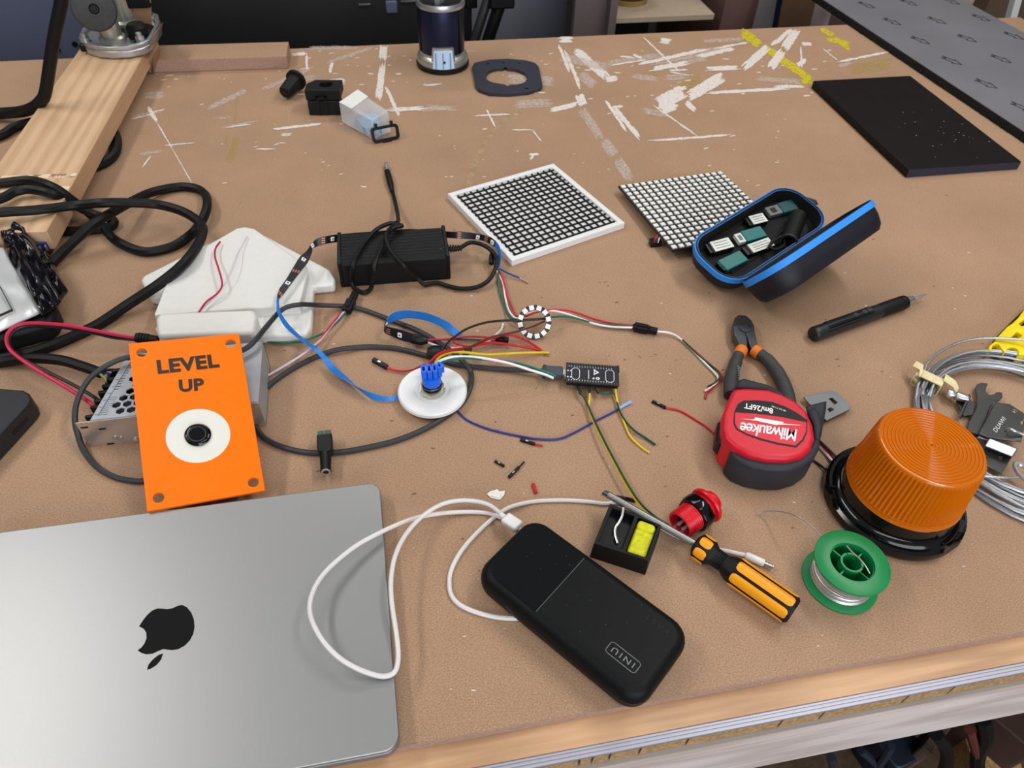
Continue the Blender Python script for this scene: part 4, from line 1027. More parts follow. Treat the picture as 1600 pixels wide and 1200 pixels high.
bx = thing('black_box', 'black box with a slot at the left edge behind the laptop', 'box', tuple(at(0, 640)))
zz = 0.022
o_ = [tuple(at(x, y, zz)[:2]) for x, y in ((-70, 601), (36, 609), (45, 614), (47.5, 624), (43, 632), (2, 676), (-38, 718), (-150, 710))]
obj('case', MB().prism(o_, 0, zz), mat('dark_blue_black_plastic', (30, 31, 36), 0.5, vary=0.08), bx, world=True, bev=0.002, seg=3)
s0, s1 = at(22, 651, zz), at(30, 642, zz)
d_ = (s1-s0).normalized(); n_ = Vector((d_.y, -d_.x, 0))
sc_ = (at(8, 669, zz)+at(38, 637, zz))/2
obj('slot', MB().box(-0.010, 0.010, -0.0006, 0.0006, 0.009, 0.013, Matrix.Translation(Vector((sc_.x, sc_.y, 0))) @ Matrix.Rotation(math.atan2(d_.y, d_.x), 4, 'Z')), M_black_g, bx, world=True)
# ------------------------------------------------------------------ power brick
b0, b1 = at(526.5, 412, 0.034), at(703, 399, 0.034)
yawb = math.atan2(b1.y-b0.y, b1.x-b0.x)
BL, BW, BH = (b1-b0).length, 0.061, 0.034
brick = thing('power_brick', 'black ribbed power brick wrapped in its own lead', 'power adapter', tuple(Vector((b0.x, b0.y, 0))), yawb)
prof = [(0, 0), (0, BH-0.004)]
for k in range(9):
    y = 0.003 + k*(BW-0.006)/9; w = (BW-0.006)/9
    prof += [(y, BH-0.001), (y+w*0.35, BH), (y+w*0.65, BH), (y+w, BH-0.001)]
prof += [(BW, BH-0.004), (BW, 0)]
g = MB(); n = len(prof)
g.add([Vector((0.004, y, z)) for y, z in prof]+[Vector((BL-0.004, y, z)) for y, z in prof], [tuple(range(n)), tuple(range(n, 2*n))[::-1]]+[(i, i+n, (i+1) % n+n, (i+1) % n) for i in range(n)])
obj('ribbed_case', g, M_black_m, brick)
for x in (0, BL-0.0045):
    obj('end_cap', MB().box(x, x+0.0045, -0.0005, BW+0.0005, 0, BH+0.0006), M_black, brick, bev=0.0012)
obj('indicator', MB().box(BL-0.010, BL-0.008, 0.012, 0.014, BH-0.0004, BH+0.0007), M_grip, brick)
RC = 0.0026
lead = [(603, 262, .0035), (607, 275, .0035), (612, 295, .0035), (618, 318, .006), (622, 340, .022), (620, 348, .036), (606, 350, .0395), (588, 359, .0385), (570, 378, .0375), (557, 400, .0375), (551, 418, .034), (549, 438, .012), (554, 451, .004), (569, 457, .004), (580, 450, .005),
        (580, 440, .014), (584, 424, .032), (587, 408, .0385), (594, 391, .040), (603, 370, .041), (614, 357, .0415), (628, 353, .040), (616, 352, .041), (604, 366, .0445), (606, 384, .043), (616, 400, .040), (633, 418, .034), (650, 432, .014), (662, 444, .005), (672, 443, .004), (684, 442, .004), (700, 447, .004), (722, 451, .004), (747, 448, .005), (766, 435, .008), (776, 412, .013), (772, 396, .016), (755, 383, .018), (735, 379, .018)]
jack = mw(brick) @ Vector((BL, BW*.55, .019)); out_ = (mw(brick).to_3x3() @ Vector((1, 0, 0)))
cable('lead', pix(lead, RC) + [jack+out_*.014, jack-out_*.001], RC, M_rubber, brick, step=7, world_pts=True)
for k in range(6):
    p = jack + out_*.0030*k; q_ = p + out_*.0018
    obj('strain_relief_ring', MB().tube([p, q_], 0.0052-0.0003*k, 10), M_rubber, brick, world=True)
pp = [at(603, 262, .0038), at(610, 288, .0038)]
obj('plug_grip', MB().tube([at(605, 268, .0045), at(607, 275, .0045), at(610, 287, .0045), at(613, 300, .004)], 0.0045, 12, rad=[.0042, .0045, .0045, .003]), M_black, brick, world=True)
obj('plug_barrel', MB().tube([at(605, 268, .0045), at(603.2, 257, .0045)], 0.0027, 14), M_tin, brick, world=True, label='bright metal barrel plug')
obj('plug_tip', MB().tube([at(603.2, 257, .0045), at(603, 255.6, .0045)], 0.0021, 12), M_black, brick, world=True)

# ------------------------------------------------------------------ LED strips
def band(L, R, step=6):
    """smooth band between two edges given as (px, py, z)"""
    a, b = smooth_path(pix(L, 0.003), step), smooth_path(pix(R, 0.003), step)
    c = [(p+q_)/2 for p, q_ in zip(a, b)]; w = [(p-q_)/2 for p, q_ in zip(a, b)]
    return c, w
def strip_part(name, L, R, m, parent, th=0.0006, label=None, step=6):
    c, w = band(L, R, step)
    return obj(name, MB().ribbon(c, w, th), m, parent, world=True, label=label), c, w
def strip_bits(parent, c, w, leds=(), pads=()):
    """LED packages and copper pads on the camera side of a band, at fractions of its length"""
    N = len(c)-1
    def fr(f):
        i = min(int(f*N), N-1); t = (c[i+1]-c[i]).normalized(); ww = w[i].lerp(w[i+1], f*N-i); p = c[i].lerp(c[i+1], f*N-i)
        nn = t.cross(ww).normalized()
        if nn.dot(EYE-p) < 0: nn = -nn
        return p, t, ww.normalized(), nn
    for f in leds:
        p, t, ww, nn = fr(f)
        M4 = Matrix((t, ww, t.cross(ww))).transposed().to_4x4(); M4.translation = p+nn*0.001
        obj('led', MB().box(-.0021, .0021, -.0023, .0023, -.0008, .0008, M4), M_led, parent, world=True)
        obj('led_chip', MB().box(-.0009, .0009, -.0009, .0009, -.0010, .0010, M4), M_grip, parent, world=True)
    for f in pads:
        p, t, ww, nn = fr(f)
        M4 = Matrix((t, ww, t.cross(ww))).transposed().to_4x4(); M4.translation = p+nn*0.0005
        for k in (-1, 0, 1):
            obj('solder_pad', MB().box(-.0022, .0022, .0027*k-.0007, .0027*k+.0007, -.0002, .0002, M4), M_copper, parent, world=True)
st = thing('led_strip', 'black LED strip with blue backing passing behind the power brick and over the white house', 'LED strip', tuple(at(480, 400, .03)), group='LED strips')
L1 = [(775, 377, .022), (765, 370, .024), (750, 366, .026), (722, 362, .028), (705, 362, .028), (640, 358, .020), (580, 362, .020), (530, 366, .028), (510, 369, .033), (495, 373, .034), (485, 383, .035)]
R1 = [(773, 386, .014), (763, 380, .016), (748, 375, .018), (721, 373, .020), (705, 372, .020), (640, 368, .010), (580, 372, .010), (530, 378, .020), (510, 381, .027), (496, 385, .030), (488, 388, .033)]
o_, c1, w1 = strip_part('strip', L1, R1, M_pcb, st)
strip_bits(st, c1, w1, (0.045, 0.21, 0.745, 0.985), (0.135, 0.33, 0.83))
L2 = [(485, 383, .035), (479, 392, .036), (468, 402, .037), (457, 420, .037), (446, 438, .037), (436, 452, .036), (433, 463, .034)]
R2 = [(488, 388, .033), (487, 396, .033), (481, 410, .033), (470, 424, .033), (457, 441, .033), (443, 460, .033), (436, 467, .033)]
o_, c2, w2 = strip_part('strip', L2, R2, M_pcb, st)
strip_bits(st, c2, w2, (0.34, 0.70), (0.52, 0.88))
L3 = [(433, 463, .034), (432, 474, .038), (434, 490, .041), (446, 511, .034), (466, 529, .026), (488, 545, .018), (504, 562, .009), (516, 579, .010), (531, 590, .011), (550, 600, .011), (575, 612, .010), (600, 619, .008), (616, 619, .006), (630, 614, .005)]
R3 = [(436, 467, .033), (436, 475, .037), (439, 489, .038), (453, 509, .030), (474, 529, .020), (498, 545, .015), (515, 562, .010), (527, 576, .006), (545, 592, .003), (562, 609, .003), (582, 624, .003), (602, 627, .003), (620, 625, .003), (634, 619, .003)]
strip_part('backing', L3, R3, M_blue_strip, st, label='blue adhesive backing of the strip')
L4 = [(775, 377, .022), (780, 384, .020), (783, 396, .016), (782, 410, .010), (780, 420, .006)]
R4 = [(773, 386, .014), (777, 391, .012), (778, 401, .009), (777, 413, .006), (775, 422, .004)]
strip_part('backing', L4, R4, M_blue_strip, st)
obj('heat_shrink', MB().tube(pix([(770, 394, .012), (768, 404, .010), (768, 412, .008)], 0), 0.0035, 8), M_black, st, world=True)

s3 = thing('led_strip', 'short black LED strip end with a broad blue loop behind the white flanged button', 'LED strip', tuple(at(640, 520)), group='LED strips')
L = [(604, 500, .022), (610, 492, .022), (619, 487, .022), (637, 485, .021), (666, 489, .018), (694, 500, .012), (710, 511, .007), (722, 521, .004)]
R = [(603, 511, .010), (610, 505, .010), (619, 501, .010), (637, 497, .010), (666, 501, .008), (690, 511, .004), (704, 521, .002), (714, 530, .0012)]
strip_part('backing', L, R, M_blue_strip, s3, label='blue adhesive backing of the strip')
L = [(604, 500, .022), (601, 506, .019), (604, 510, .018), (612, 512, .017), (628, 516, .016), (647, 522, .014), (664, 527, .012)]
R = [(603, 511, .010), (600, 516, .008), (603, 521, .007), (612, 525, .006), (628, 532, .005), (648, 536.5, .004), (664, 537, .004)]
o_, c3, w3 = strip_part('strip', L, R, M_pcb, s3)
strip_bits(s3, c3, w3, (0.05, 0.64), (0.42,))
obj('heat_shrink', MB().tube(pix([(645, 529, .009), (658, 532, .009), (668, 532, .008)], 0), 0.005, 10, rad=[.0056, .0056, .0036]), M_black, s3, world=True)

# ------------------------------------------------------------------ wires
RW = 0.00115
G = 'loose hook-up wires in the middle of the bench'
def W_(pts, m, label, r=RW): return wire('hookup_wire', pts, r, m, label, 'wire', G)
W_([(667, 531, .008), (694, 530, .006), (731, 526, .006), (760, 527, .007), (783, 530, .006)], W_crim, 'crimson wire from the short LED strip to a small black plug')
W_([(667, 532, .007), (700, 530.5, .004), (740, 531, .004), (778, 534, .005)], W_dgreen, 'dark green wire from the short LED strip to a small black plug')
W_([(667, 535, .006), (685, 541, .004), (706, 544, .003), (735, 541, .004), (760, 535, .006), (774, 524, .006), (783, 515, .004), (786, 506, .0015)], W_white, 'white wire curving up from the short LED strip')
def plug2(name, label, a, b, z, w, h, cat='connector', m=M_black_m):
    """a small two-stage wire-to-wire plug between two pixels"""
    p, q_ = at(*a, z), at(*b, z); d = q_-p; L_ = d.length
    t = thing(name, label, cat, (p.x, p.y, max(0, z-h)), math.atan2(d.y, d.x))
    o = z-max(0, z-h)
    obj('housing', MB().box(0, L_*0.56, -w, w, o-h, o+h), m, t, bev=0.0006)
    obj('mate', MB().box(L_*0.5, L_*0.97, -w*0.72, w*0.72, o-h*0.8, o+h*0.8), m, t, bev=0.0005)
    obj('latch', MB().box(L_*0.12, L_*0.66, -w*0.35, w*0.35, o+h, o+h*1.35), m, t)
    for k in (-1, 0, 1): obj('wire_seal', MB().tube([Vector((-0.0015, w*0.6*k, o)), Vector((0.001, w*0.6*k, o))], 0.0016, 8), m, t)
    return t
plug2('wire_plug', 'small black plug lying among the crimson wires right of the short LED strip', (776, 530), (795, 532), .0055, .0040, .0035)
plug2('wire_plug', 'black three-way plug standing in the wires below the power brick', (541, 487), (556, 457), .0060, .0050, .0036)
plug2('wire_plug', 'black three-way plug in the wire bundle running right from the LED ring', (991, 510.5), (1028, 518), .0050, .0046, .0036)
W_([(537, 484.5, .006), (522, 502, .008), (507, 521, .008), (495, 538, .008), (484, 546, .009)], W_crim, 'crimson wire from the plug below the power brick')
W_([(539, 486, .006), (517, 510, .007), (500, 532, .008), (482, 547, .012), (462, 561, .010), (437, 576, .006), (415, 589, .003), (404, 596, .002)], W_lilac, 'pale wire from the plug below the power brick to the power supply corner')
W_([(541.5, 486.5, .006), (525, 505, .006), (507, 519.5, .006), (482, 530, .009), (455, 535.5, .004), (430, 535.5, .003), (408, 531.5, .003)], W_green, 'green wire from the plug below the power brick going left')
W_([(690, 549, .020), (699, 536, .024), (712, 525, .026), (731, 513, .026), (759, 504, .024), (787, 501, .020), (816, 500.5, .016), (853, 498, .013)], W_black, 'black wire arching from the white flanged button to the LED ring', 0.0013)
W_([(669, 574, .028), (675, 563, .034), (688, 552, .034), (709, 546.5, .028), (735, 542, .022), (761, 536, .018), (780, 536.5, .014), (806, 540, .008), (846, 547, .002)], W_red, 'red wire from the white flanged button lying past the small plug', 0.0014)
W_([(846, 547, .0016), (826, 534, .004), (803, 524.5, .006), (784, 525, .009), (759, 532, .012), (735, 541, .010), (712, 536, .008), (706, 528, .006)], W_red, 'red wire folded back from the stripped yellow end', 0.0013)
W_([(672, 575, .026), (680, 561, .031), (700, 551, .028), (731, 543, .024), (759, 530, .022), (778, 524, .020), (806, 518.5, .017), (834, 509.5, .014), (851, 502, .012)], W_brown, 'brown-red wire from the white flanged button to the LED ring')
W_([(676, 576, .026), (682, 563, .032), (694, 554, .030), (709, 550, .026), (731, 551, .022), (759, 554, .018), (787, 553, .012), (816, 551.5, .007), (847, 551, .0025), (858, 551.5, .0015)], W_yellow, 'yellow wire from the white flanged button', 0.0013)
W_([(678, 577, .026), (682, 568, .032), (694, 561, .034), (712, 557.5, .032), (741, 558, .030), (769, 562, .028), (797, 568, .024), (825, 577, .019), (851, 585, .013), (865, 591, .011)], W_white, 'white wire from the white flanged button to the microcontroller plug', 0.0014)
W_([(682, 580, .024), (688, 568, .029), (705, 562, .031), (731, 559.5, .030), (759, 562, .027), (787, 564, .024), (816, 569, .020), (844, 578, .015), (869, 588, .011)], W_green, 'green wire from the white flanged button to the microcontroller plug', 0.0014)
W_([(668, 573, .020), (662, 570, .014), (647, 577, .006), (628, 580, .003), (611, 577, .003), (604, 573.5, .003)], W_red, 'red wire from the white flanged button to a black pin plug on its left')
W_([(714, 642, .0012), (731, 657), (759, 669), (787, 676.5), (815, 682), (840, 686), (872, 686), (897, 676), (930, 658), (955, 645.5), (970, 637, .0014)], W_blue, 'thin navy wire on the bench running from the white flanged button')
W_([(968, 638, .0016), (976, 633, .002), (986, 627.5, .003)], W_lblue, 'pale blue stripped end of the navy wire', 0.0016)
W_([(779, 420, .005), (780, 450, .003), (789, 480, .003), (800, 498, .006), (837, 499, .012), (862, 495.5, .012), (887, 495, .007), (907, 499, .004), (925, 504, .004), (950, 507.5, .004), (992, 510, .005)], W_green, 'green wire dropping from the LED strip end and on through the ring', 0.0012)
W_([(777, 424, .004), (786, 442, .004), (789, 462, .003), (795, 485, .003), (806, 497, .005), (818, 492.5, .008), (840, 486.5, .010), (866, 486, .009), (887, 491, .006), (910, 499, .004), (930, 506, .004), (955, 510.5, .004), (992, 512, .005)], W_white, 'white wire dropping from the LED strip end and on through the ring', 0.0012)
W_([(781, 424, .006), (787, 440, .005), (792, 460, .004), (799, 478, .004), (806, 493, .006), (820, 494, .009), (834, 489, .011), (851, 485, .011), (870, 484, .009), (887, 485, .007), (907, 491, .005), (930, 499, .004), (955, 505, .004), (992, 508.5, .005)], W_red, 'red wire dropping from the LED strip end and on through the ring', 0.0012)
W_([(781, 420, .008), (790, 425, .006), (801, 430, .004), (812, 434, .003)], W_blue, 'dark stripped wire end sticking out right of the LED strip end', 0.0010)
W_([(808, 433, .003), (818, 438, .002), (825, 442, .0015)], M_steel, 'bare tinned wire end left of the framed grid panel', 0.0009)
W_([(1027, 518, .005), (1045, 520, .004), (1060, 527, .003), (1080, 545, .002), (1100, 566, .002), (1117, 583, .002), (1122, 592, .003), (1116, 602, .003), (1101, 611, .002)], W_white, 'white wire from the right hand plug, bending back near the pliers')
W_([(1062, 529, .0012), (1090, 552, .0012), (1110, 570, .0012), (1125, 582, .0012), (1126, 592, .002), (1112, 607, .003), (1104, 614, .002), (1102, 623, .0012)], W_red, 'red wire beside the white one, bending back near the pliers')
W_([(1066, 531, .003), (1094, 557, .003), (1119, 578, .003), (1125, 588, .0045), (1117, 598, .004), (1106, 604, .003)], W_dgreen, 'dark green wire between the red and white ones near the pliers')
def pinplug(label, a, b, z=0.0022, tailp=None, tm=None, w=0.00135):
    p, q_ = at(*a, z), at(*b, z); d = q_-p
    t = thing('pin_plug', label, 'pin plug', (p.x, p.y, max(0.0, z-w)), math.atan2(d.y, d.x), 'loose pin plugs')
    o = z-max(0.0, z-w)
    obj('housing', MB().box(0, d.length, -w, w, o-w, o+w), M_black, t, bev=0.0003)
    obj('crimp_window', MB().box(d.length*.35, d.length*.55, -w*.5, w*.5, o+w, o+w*1.15), M_steel, t)
    if tailp:
        e = mw(t).inverted() @ at(*tailp, z)
        obj('wire_tail', MB().tube([Vector((d.length, 0, o)), e], 0.0009, 6), tm, t)
    return t
pinplug('black pin plug on the red wire left of the white flanged button', (583, 562), (605, 574), .003, w=.0022)
pinplug('black pin plug with a long red wire, left of the tape measure', (1019, 627), (1040, 637), .0018)
W_([(1040, 637, .0014), (1062, 642), (1085, 655), (1105, 668), (1122, 684)], W_red, 'red wire from the loose pin plug to the tape measure', 0.0011)
W_([(1128, 705, .0012), (1131, 720), (1136, 736)], W_red, 'short red wire end showing below the left side of the tape measure', 0.0011)
pinplug('black pin plug with a short red stub below the navy wire', (813, 687), (836, 694), .0016, (848, 696.5), W_red)
pinplug('short black pin plug above the paper scrap, the upper left of two', (773, 720.5), (788, 728.5), .0015, w=.0011)
pinplug('black pin plug with a bent black tail above the paper scrap', (795, 746), (811, 730), .0016, (819, 721.5), W_black, w=.0013)
rs = thing('wire_sleeve', 'small red wire sleeve lying right of the paper scrap', 'sleeve', tuple(at(835, 763, 0)))
obj('tube', MB().tube([at(833, 756, .0016), at(837.5, 770.5, .0016)], 0.0016, 10), W_red, rs, world=True)
obj('bore', MB().tube([at(832.9, 755.7, .0016), at(833.1, 756.2, .0016)], 0.0009, 8), W_black, rs, world=True)
sc = thing('paper_scrap', 'torn white paper scrap on the bench behind the white cable', 'paper scrap', tuple(at(775, 775)))
obj('sheet', MB().prism([tuple(at(x, y)[:2]) for x, y in ((761, 773), (766, 769), (773, 767), (777, 765.5), (780, 769), (789, 768), (788, 774), (781, 782), (767, 779))], 0.0003, 0.0013), M_paper, sc, world=True)
obj('fold', MB().hexa([at(x, y, .0012) for x, y in ((766, 776), (781, 779), (785, 772), (770, 770))], [at(x, y, .0022) for x, y in ((767, 775), (780, 778), (784, 772.5), (771, 771))]), M_paper, sc, world=True)

# ------------------------------------------------------------------ grey USB lead: microcontroller, loops, behind the sign
us = thing('usb_lead', 'long dark grey USB lead looping from the microcontroller round behind the orange sign', 'cable', tuple(at(560, 705)))
RU = 0.0027
path = [(852, 580, .0075), (825, 578.5, .006), (800, 577.5, .004), (750, 574), (710, 569), (690, 563), (668, 556.5), (640, 549), (610, 543.5), (570, 542, .003), (530, 546, .0055), (500, 555), (470, 569), (445, 584), (420, 603), (403, 624), (395, 645), (398, 664), (413, 684), (440, 698), (480, 707), (530, 706.5), (580, 698), (620, 688), (660, 672), (695, 652), (722, 630), (735, 605), (736, 583), (724, 565, .0085), (702, 546, .0085), (677, 530), (662, 521), (640, 511), (613, 501), (585, 490), (560, 482), (537, 478.5, .004), (500, 477, .012), (484, 476, .021), (468, 476, .030), (448, 480, .031), (434, 490, .031), (416, 511, .036), (400, 530, .042), (383, 545, .041), (350, 556, .042), (300, 562, .041), (250, 560, .041), (203, 558, .042), (167, 571, .040), (138, 594, .032), (121, 626, .024), (117, 655, .018), (122, 680, .010), (131, 704, .005), (150, 728), (174, 743), (199, 750), (225, 751.5), (262, 742)]
cable('lead', path, RU, M_grey_cab, us, step=7)
pa_, pb_ = at(847, 580.5, .0075), at(879, 582, .0080)
dz = (pb_-pa_); M4 = Matrix.Translation(pa_) @ Matrix.Rotation(math.atan2(dz.y, dz.x), 4, 'Z')
obj('plug_shell', MB().box(0, dz.length, -.0062, .0062, -.0042, .0042, M4), mat('slate_plug', (66, 70, 82), 0.5), us, world=True, bev=0.0015, seg=3)
obj('plug_collar', MB().box(0.0005, 0.004, -.0066, .0066, -.0046, .0046, M4), M_grip, us, world=True, bev=0.001)
obj('plug_tongue', MB().box(dz.length, dz.length+.0050, -.0042, .0042, -.0016, .0016, M4), M_steel, us, world=True, bev=0.0006)
kn_ = at(680, 552, .006)
obj('cable_clip', MB().lathe([(0.006, -.005), (0.0085, -.004), (0.009, 0), (0.0085, .004), (0.006, .005)], 16, Matrix.Translation(kn_)), M_black, us, world=True)
obj('cable_tie', MB().ribbon([at(x, y, z) for x, y, z in ((724, 557, .012), (731, 551, .013), (732, 544, .012))], [Vector((.004, 0, 0))]*3, .001), M_black, us, world=True)

# ------------------------------------------------------------------ white flanged button
dc = at(675.5, 608, .0115)
fb = thing('flanged_button', 'white round flange with a blue terminal block and black nut, wires rising from it', 'push button', (dc.x, dc.y, .0055))
obj('flange', MB().lathe([(0.0325, 0), (0.0342, 0.001), (0.0342, 0.0045), (0.0328, 0.0060), (0.0190, 0.0062), (0.0172, 0.0050), (0.0160, 0.0044), (0.0001, 0.0044)], 56), M_white2, fb)
obj('washer', MB().lathe([(0.0128, 0.0044), (0.0128, 0.0058), (0.0001, 0.0058)], 36), M_tin, fb)
obj('hex_nut', MB().lathe([(0.0126, 0.0058), (0.0126, 0.0086), (0.0105, 0.0092), (0.0001, 0.0092)], 6, Matrix.Rotation(0.3, 4, 'Z')), M_champ, fb)
obj('threaded_barrel', MB().lathe([(0.0094+0.0005*(k % 2), 0.0092+0.0011*k) for k in range(7)], 24), M_black_g, fb)
obj('seal_ring', MB().ring([(0.0092, 0.0132), (0.0102, 0.0132), (0.0104, 0.0142), (0.0096, 0.0152)], 24), M_steel_d, fb)
tb = obj('terminal_block', MB().lathe([(0.0092, 0.0155), (0.0092, 0.0245), (0.0088, 0.0255), (0.0001, 0.0255)], 24), M_blue, fb, label='blue terminal block')
for (x0, x1, y0, y1, z1) in ((-.0095, -.0045, -.005, .005, .036), (-.0040, .0008, -.006, .005, .036), (.0013, .0058, -.006, .005, .036), (.0063, .0105, -.003, .006, .037)):
    obj('terminal_socket', MB().prism(rrect(x0, x1, y0, y1, .0007, 2), .0250, z1, [rrect(x0+.0012, x1-.0012, y0+.002, y1-.002, .0004, 1)]), M_blue, tb)
obj('latch', MB().box(.0100, .0128, -.002, .003, .029, .037), M_blue, tb, bev=.0005)

# ------------------------------------------------------------------ LED ring, tipped up towards the front
rc = at(835, 503, .0150)
ez = (EYE-rc).normalized()
rm = ez.to_track_quat('Z', 'Y').to_matrix().to_4x4(); rm.translation = rc
lr = thing('led_ring', 'small black LED ring with twelve white LEDs leaning on the wires', 'LED ring', m=rm)
obj('ring_board', MB().ring([(0.0125, -.0008), (0.0184, -.0008), (0.0184, .0008), (0.0125, .0008)], 48), M_pcb, lr)
led0 = None
for k in range(12):
    M4 = Matrix.Rotation(math.radians(15+30*k), 4, 'Z') @ Matrix.Translation((0.01545, 0, 0.0015))
    if led0 is None:
        led0 = obj('led', MB().box(-.0026, .0026, -.0026, .0026, -.0008, .0008), M_led, lr); led0.matrix_local = M4
    else: inst(led0, lr, M4)
r0_ = None
for k in range(12):
    M4 = Matrix.Rotation(math.radians(30*k), 4, 'Z') @ Matrix.Translation((0.0155, 0, 0.0011))
    if r0_ is None:
        r0_ = obj('capacitor', MB().box(-.0016, .0016, -.0004, .0004, -.0004, .0004), M_steel_d, lr); r0_.matrix_local = M4
    else: inst(r0_, lr, M4)

# ------------------------------------------------------------------ microcontroller board
m0, m1 = at(883.5, 597, .012), at(957, 602.5, .012)
e_ = at(886, 565.5, .012)
yaw_ = math.atan2(m1.y-m0.y, m1.x-m0.x)
mc_ = thing('microcontroller_board', 'black microcontroller board on pin headers with wires plugged into its edges', 'circuit board', (m0.x, m0.y, 0), yaw_)
ML, MWd = 0.0540, 0.0285
pol = [(0, 0), (ML, 0), (ML, .004), (ML+.0, MWd-.004), (ML-.001, MWd), (0, MWd)]
obj('board', MB().prism(pol, .0108, .0124), M_pcb, mc_, bev=.0003)
for y in (0.0016, MWd-0.0016):
    obj('header_strip', MB().box(.001, ML-.001, y-.00125, y+.00125, .0076, .0108), M_black, mc_)
pn0 = None
for row, y in enumerate((0.0016, MWd-0.0016)):
    for k in range(19):
        x = .0028+k*.00272
        M4 = Matrix.Translation((x, y, 0))
        if pn0 is None:
            pn0 = obj('pin', MB().box(-.0003, .0003, -.0003, .0003, .0012, .0136).box(-.0006, .0006, -.0006, .0006, .0124, .0130), M_gold, mc_); pn0.matrix_local = M4
        else: inst(pn0, mc_, M4)
sk = MB()
def sk_loop(poly, w=.0003, closed=True):
    n_ = len(poly)
    for i in range(n_ if closed else n_-1):
        a_, b_ = Vector((*poly[i], .01246)), Vector((*poly[(i+1) % n_], .01246)); d_ = (b_-a_).normalized(); q_ = Vector((-d_.y, d_.x, 0))*w
        sk.add([a_-q_, b_-q_, b_+q_, a_+q_], [(0, 1, 2, 3)])
sk_loop(rrect(.006, .014, .0045, .0210, .004, 4)); sk_loop(rrect(.0405, .0490, .0040, .0215, .004, 4))
for x, y in ((.0022, .0075), (.0022, .0165), (.0052, .0075), (.0052, .0165)):
    sk.add([Vector((*p, .01246)) for p in circle(x, y, .0009, 8)], [tuple(range(8))])
sk.add([Vector((x, y, .01246)) for x, y in ((.0285, .0125), (.0340, .0165), (.0285, .0215))], [(0, 1, 2)])
sk.add([Vector((*p, .01246)) for p in circle(.0325, .0080, .0020, 14)], [tuple(range(14))])
sk.add([Vector((*p, .01246)) for p in circle(.0282, .0078, .0011, 10)], [tuple(range(10))])
for k in range(17): sk_loop([(.0028+k*.00272, .0038), (.0036+k*.00272, .0038)], .0005, False); sk_loop([(.0032+k*.00272, MWd-.0042), (.0032+k*.00272, MWd-.0064)], .00018, False)
sk_loop([(.0232, .0065), (.0232, .0190)], .0004, False)
obj('silkscreen', sk, M_pcb_w, mc_, label='white printed outlines and symbols')
obj('silkscreen_mark', MB().add([Vector((*p, .0125)) for p in circle(.0302, .0167, .0011, 10)], [tuple(range(10))]).add([Vector((*p, .0125)) for p in circle(.0325, .0080, .0009, 10)], [tuple(range(10))]), M_pcb, mc_)
obj('radio_module', MB().box(ML-.020, ML-.002, .005, .0235, .0076, .0106), M_steel, mc_)
obj('usb_socket', MB().box(-.0012, .006, MWd/2-.0045, MWd/2+.0045, .0065, .0100), M_steel, mc_, bev=.0005)
def pin_lead(px, py, px2, py2):
    p, q_ = mw(mc_).inverted() @ at(px, py, .008), mw(mc_).inverted() @ at(px2, py2, .006)
    d = q_-p; M4 = Matrix.Translation(p) @ d.to_track_quat('X', 'Z').to_matrix().to_4x4()
    return obj('pin_lead_housing', MB().box(0, d.length, -.0013, .0013, -.0013, .0013, M4), M_black, mc_)
pin_lead(903, 601, 908, 616); pin_lead(921, 603, 921.5, 616); pin_lead(931, 604, 936, 614); pin_lead(965, 572, 966, 582)
W_([(907, 614, .007), (914, 623, .006), (919, 634, .006), (930, 659, .008), (945, 690, .010), (962, 722, .010), (980, 755, .010), (1000, 785, .010), (1022, 806, .012), (1044, 820, .012)], W_dgreen, 'dark green wire from the microcontroller down to the red push button', 0.0011)
W_([(921.5, 615, .007), (921, 625, .006), (920, 636, .004), (928, 660, .006), (943, 690, .008), (960, 723, .008), (978, 757, .008), (997, 786, .008), (1020, 808, .010), (1042, 822, .010)], W_yellow, 'yellow wire from the microcontroller down to the red push button', 0.0011)
W_([(935, 613, .006), (948, 616, .005), (958, 614, .005), (963, 622, .004), (967, 638, .004), (975, 655, .003), (990, 672, .003), (1008, 684, .002), (1024, 695, .0015)], W_dgreen, 'dark green wire from the microcontroller ending in the open, longer of two', 0.0011)
W_([(965, 578, .008), (964, 595, .008), (962, 612, .006), (968, 640, .003), (977, 665, .002), (985, 682, .002), (1000, 697, .0015), (1015, 708, .0012)], W_yellow, 'yellow wire from the microcontroller ending in the open', 0.0011)

# ------------------------------------------------------------------ screw terminal adapter
a_, b_ = at(508.5, 682, .007), at(510.5, 742, .006)
d_ = b_-a_; da = thing('barrel_jack_adapter', 'black barrel jack adapter with a green screw terminal lying across the grey lead', 'adapter', (a_.x, a_.y, .006), math.atan2(d_.y, d_.x))
DL = d_.length
obj('body', MB().prism([(.004, -.0068), (.019, -.0068), (.024, -.0055), (.024, .0055), (.019, .0068), (.004, .0068)], -.0005, .010), M_black, da, bev=.001)
obj('barrel', MB().lathe([(.0050, .022), (.0052, .026), (.0048, DL-.003), (.0050, DL)], 20, Matrix.Translation((0, 0, .0048)) @ Matrix.Rotation(math.pi/2, 4, 'Y')), M_black, da)
obj('jack_rim', MB().ring([(.0026, DL-.001), (.0044, DL-.001), (.0044, DL+.0009), (.0026, DL+.0009)], 20, Matrix.Translation((0, 0, .0048)) @ Matrix.Rotation(math.pi/2, 4, 'Y')), M_tin, da, label='bright metal jack rim')
obj('terminal', MB().box(-.0002, .0052, -.0062, .0062, -.0005, .0098), mat('green_terminal', (46, 118, 84), 0.5), da, bev=.0005)
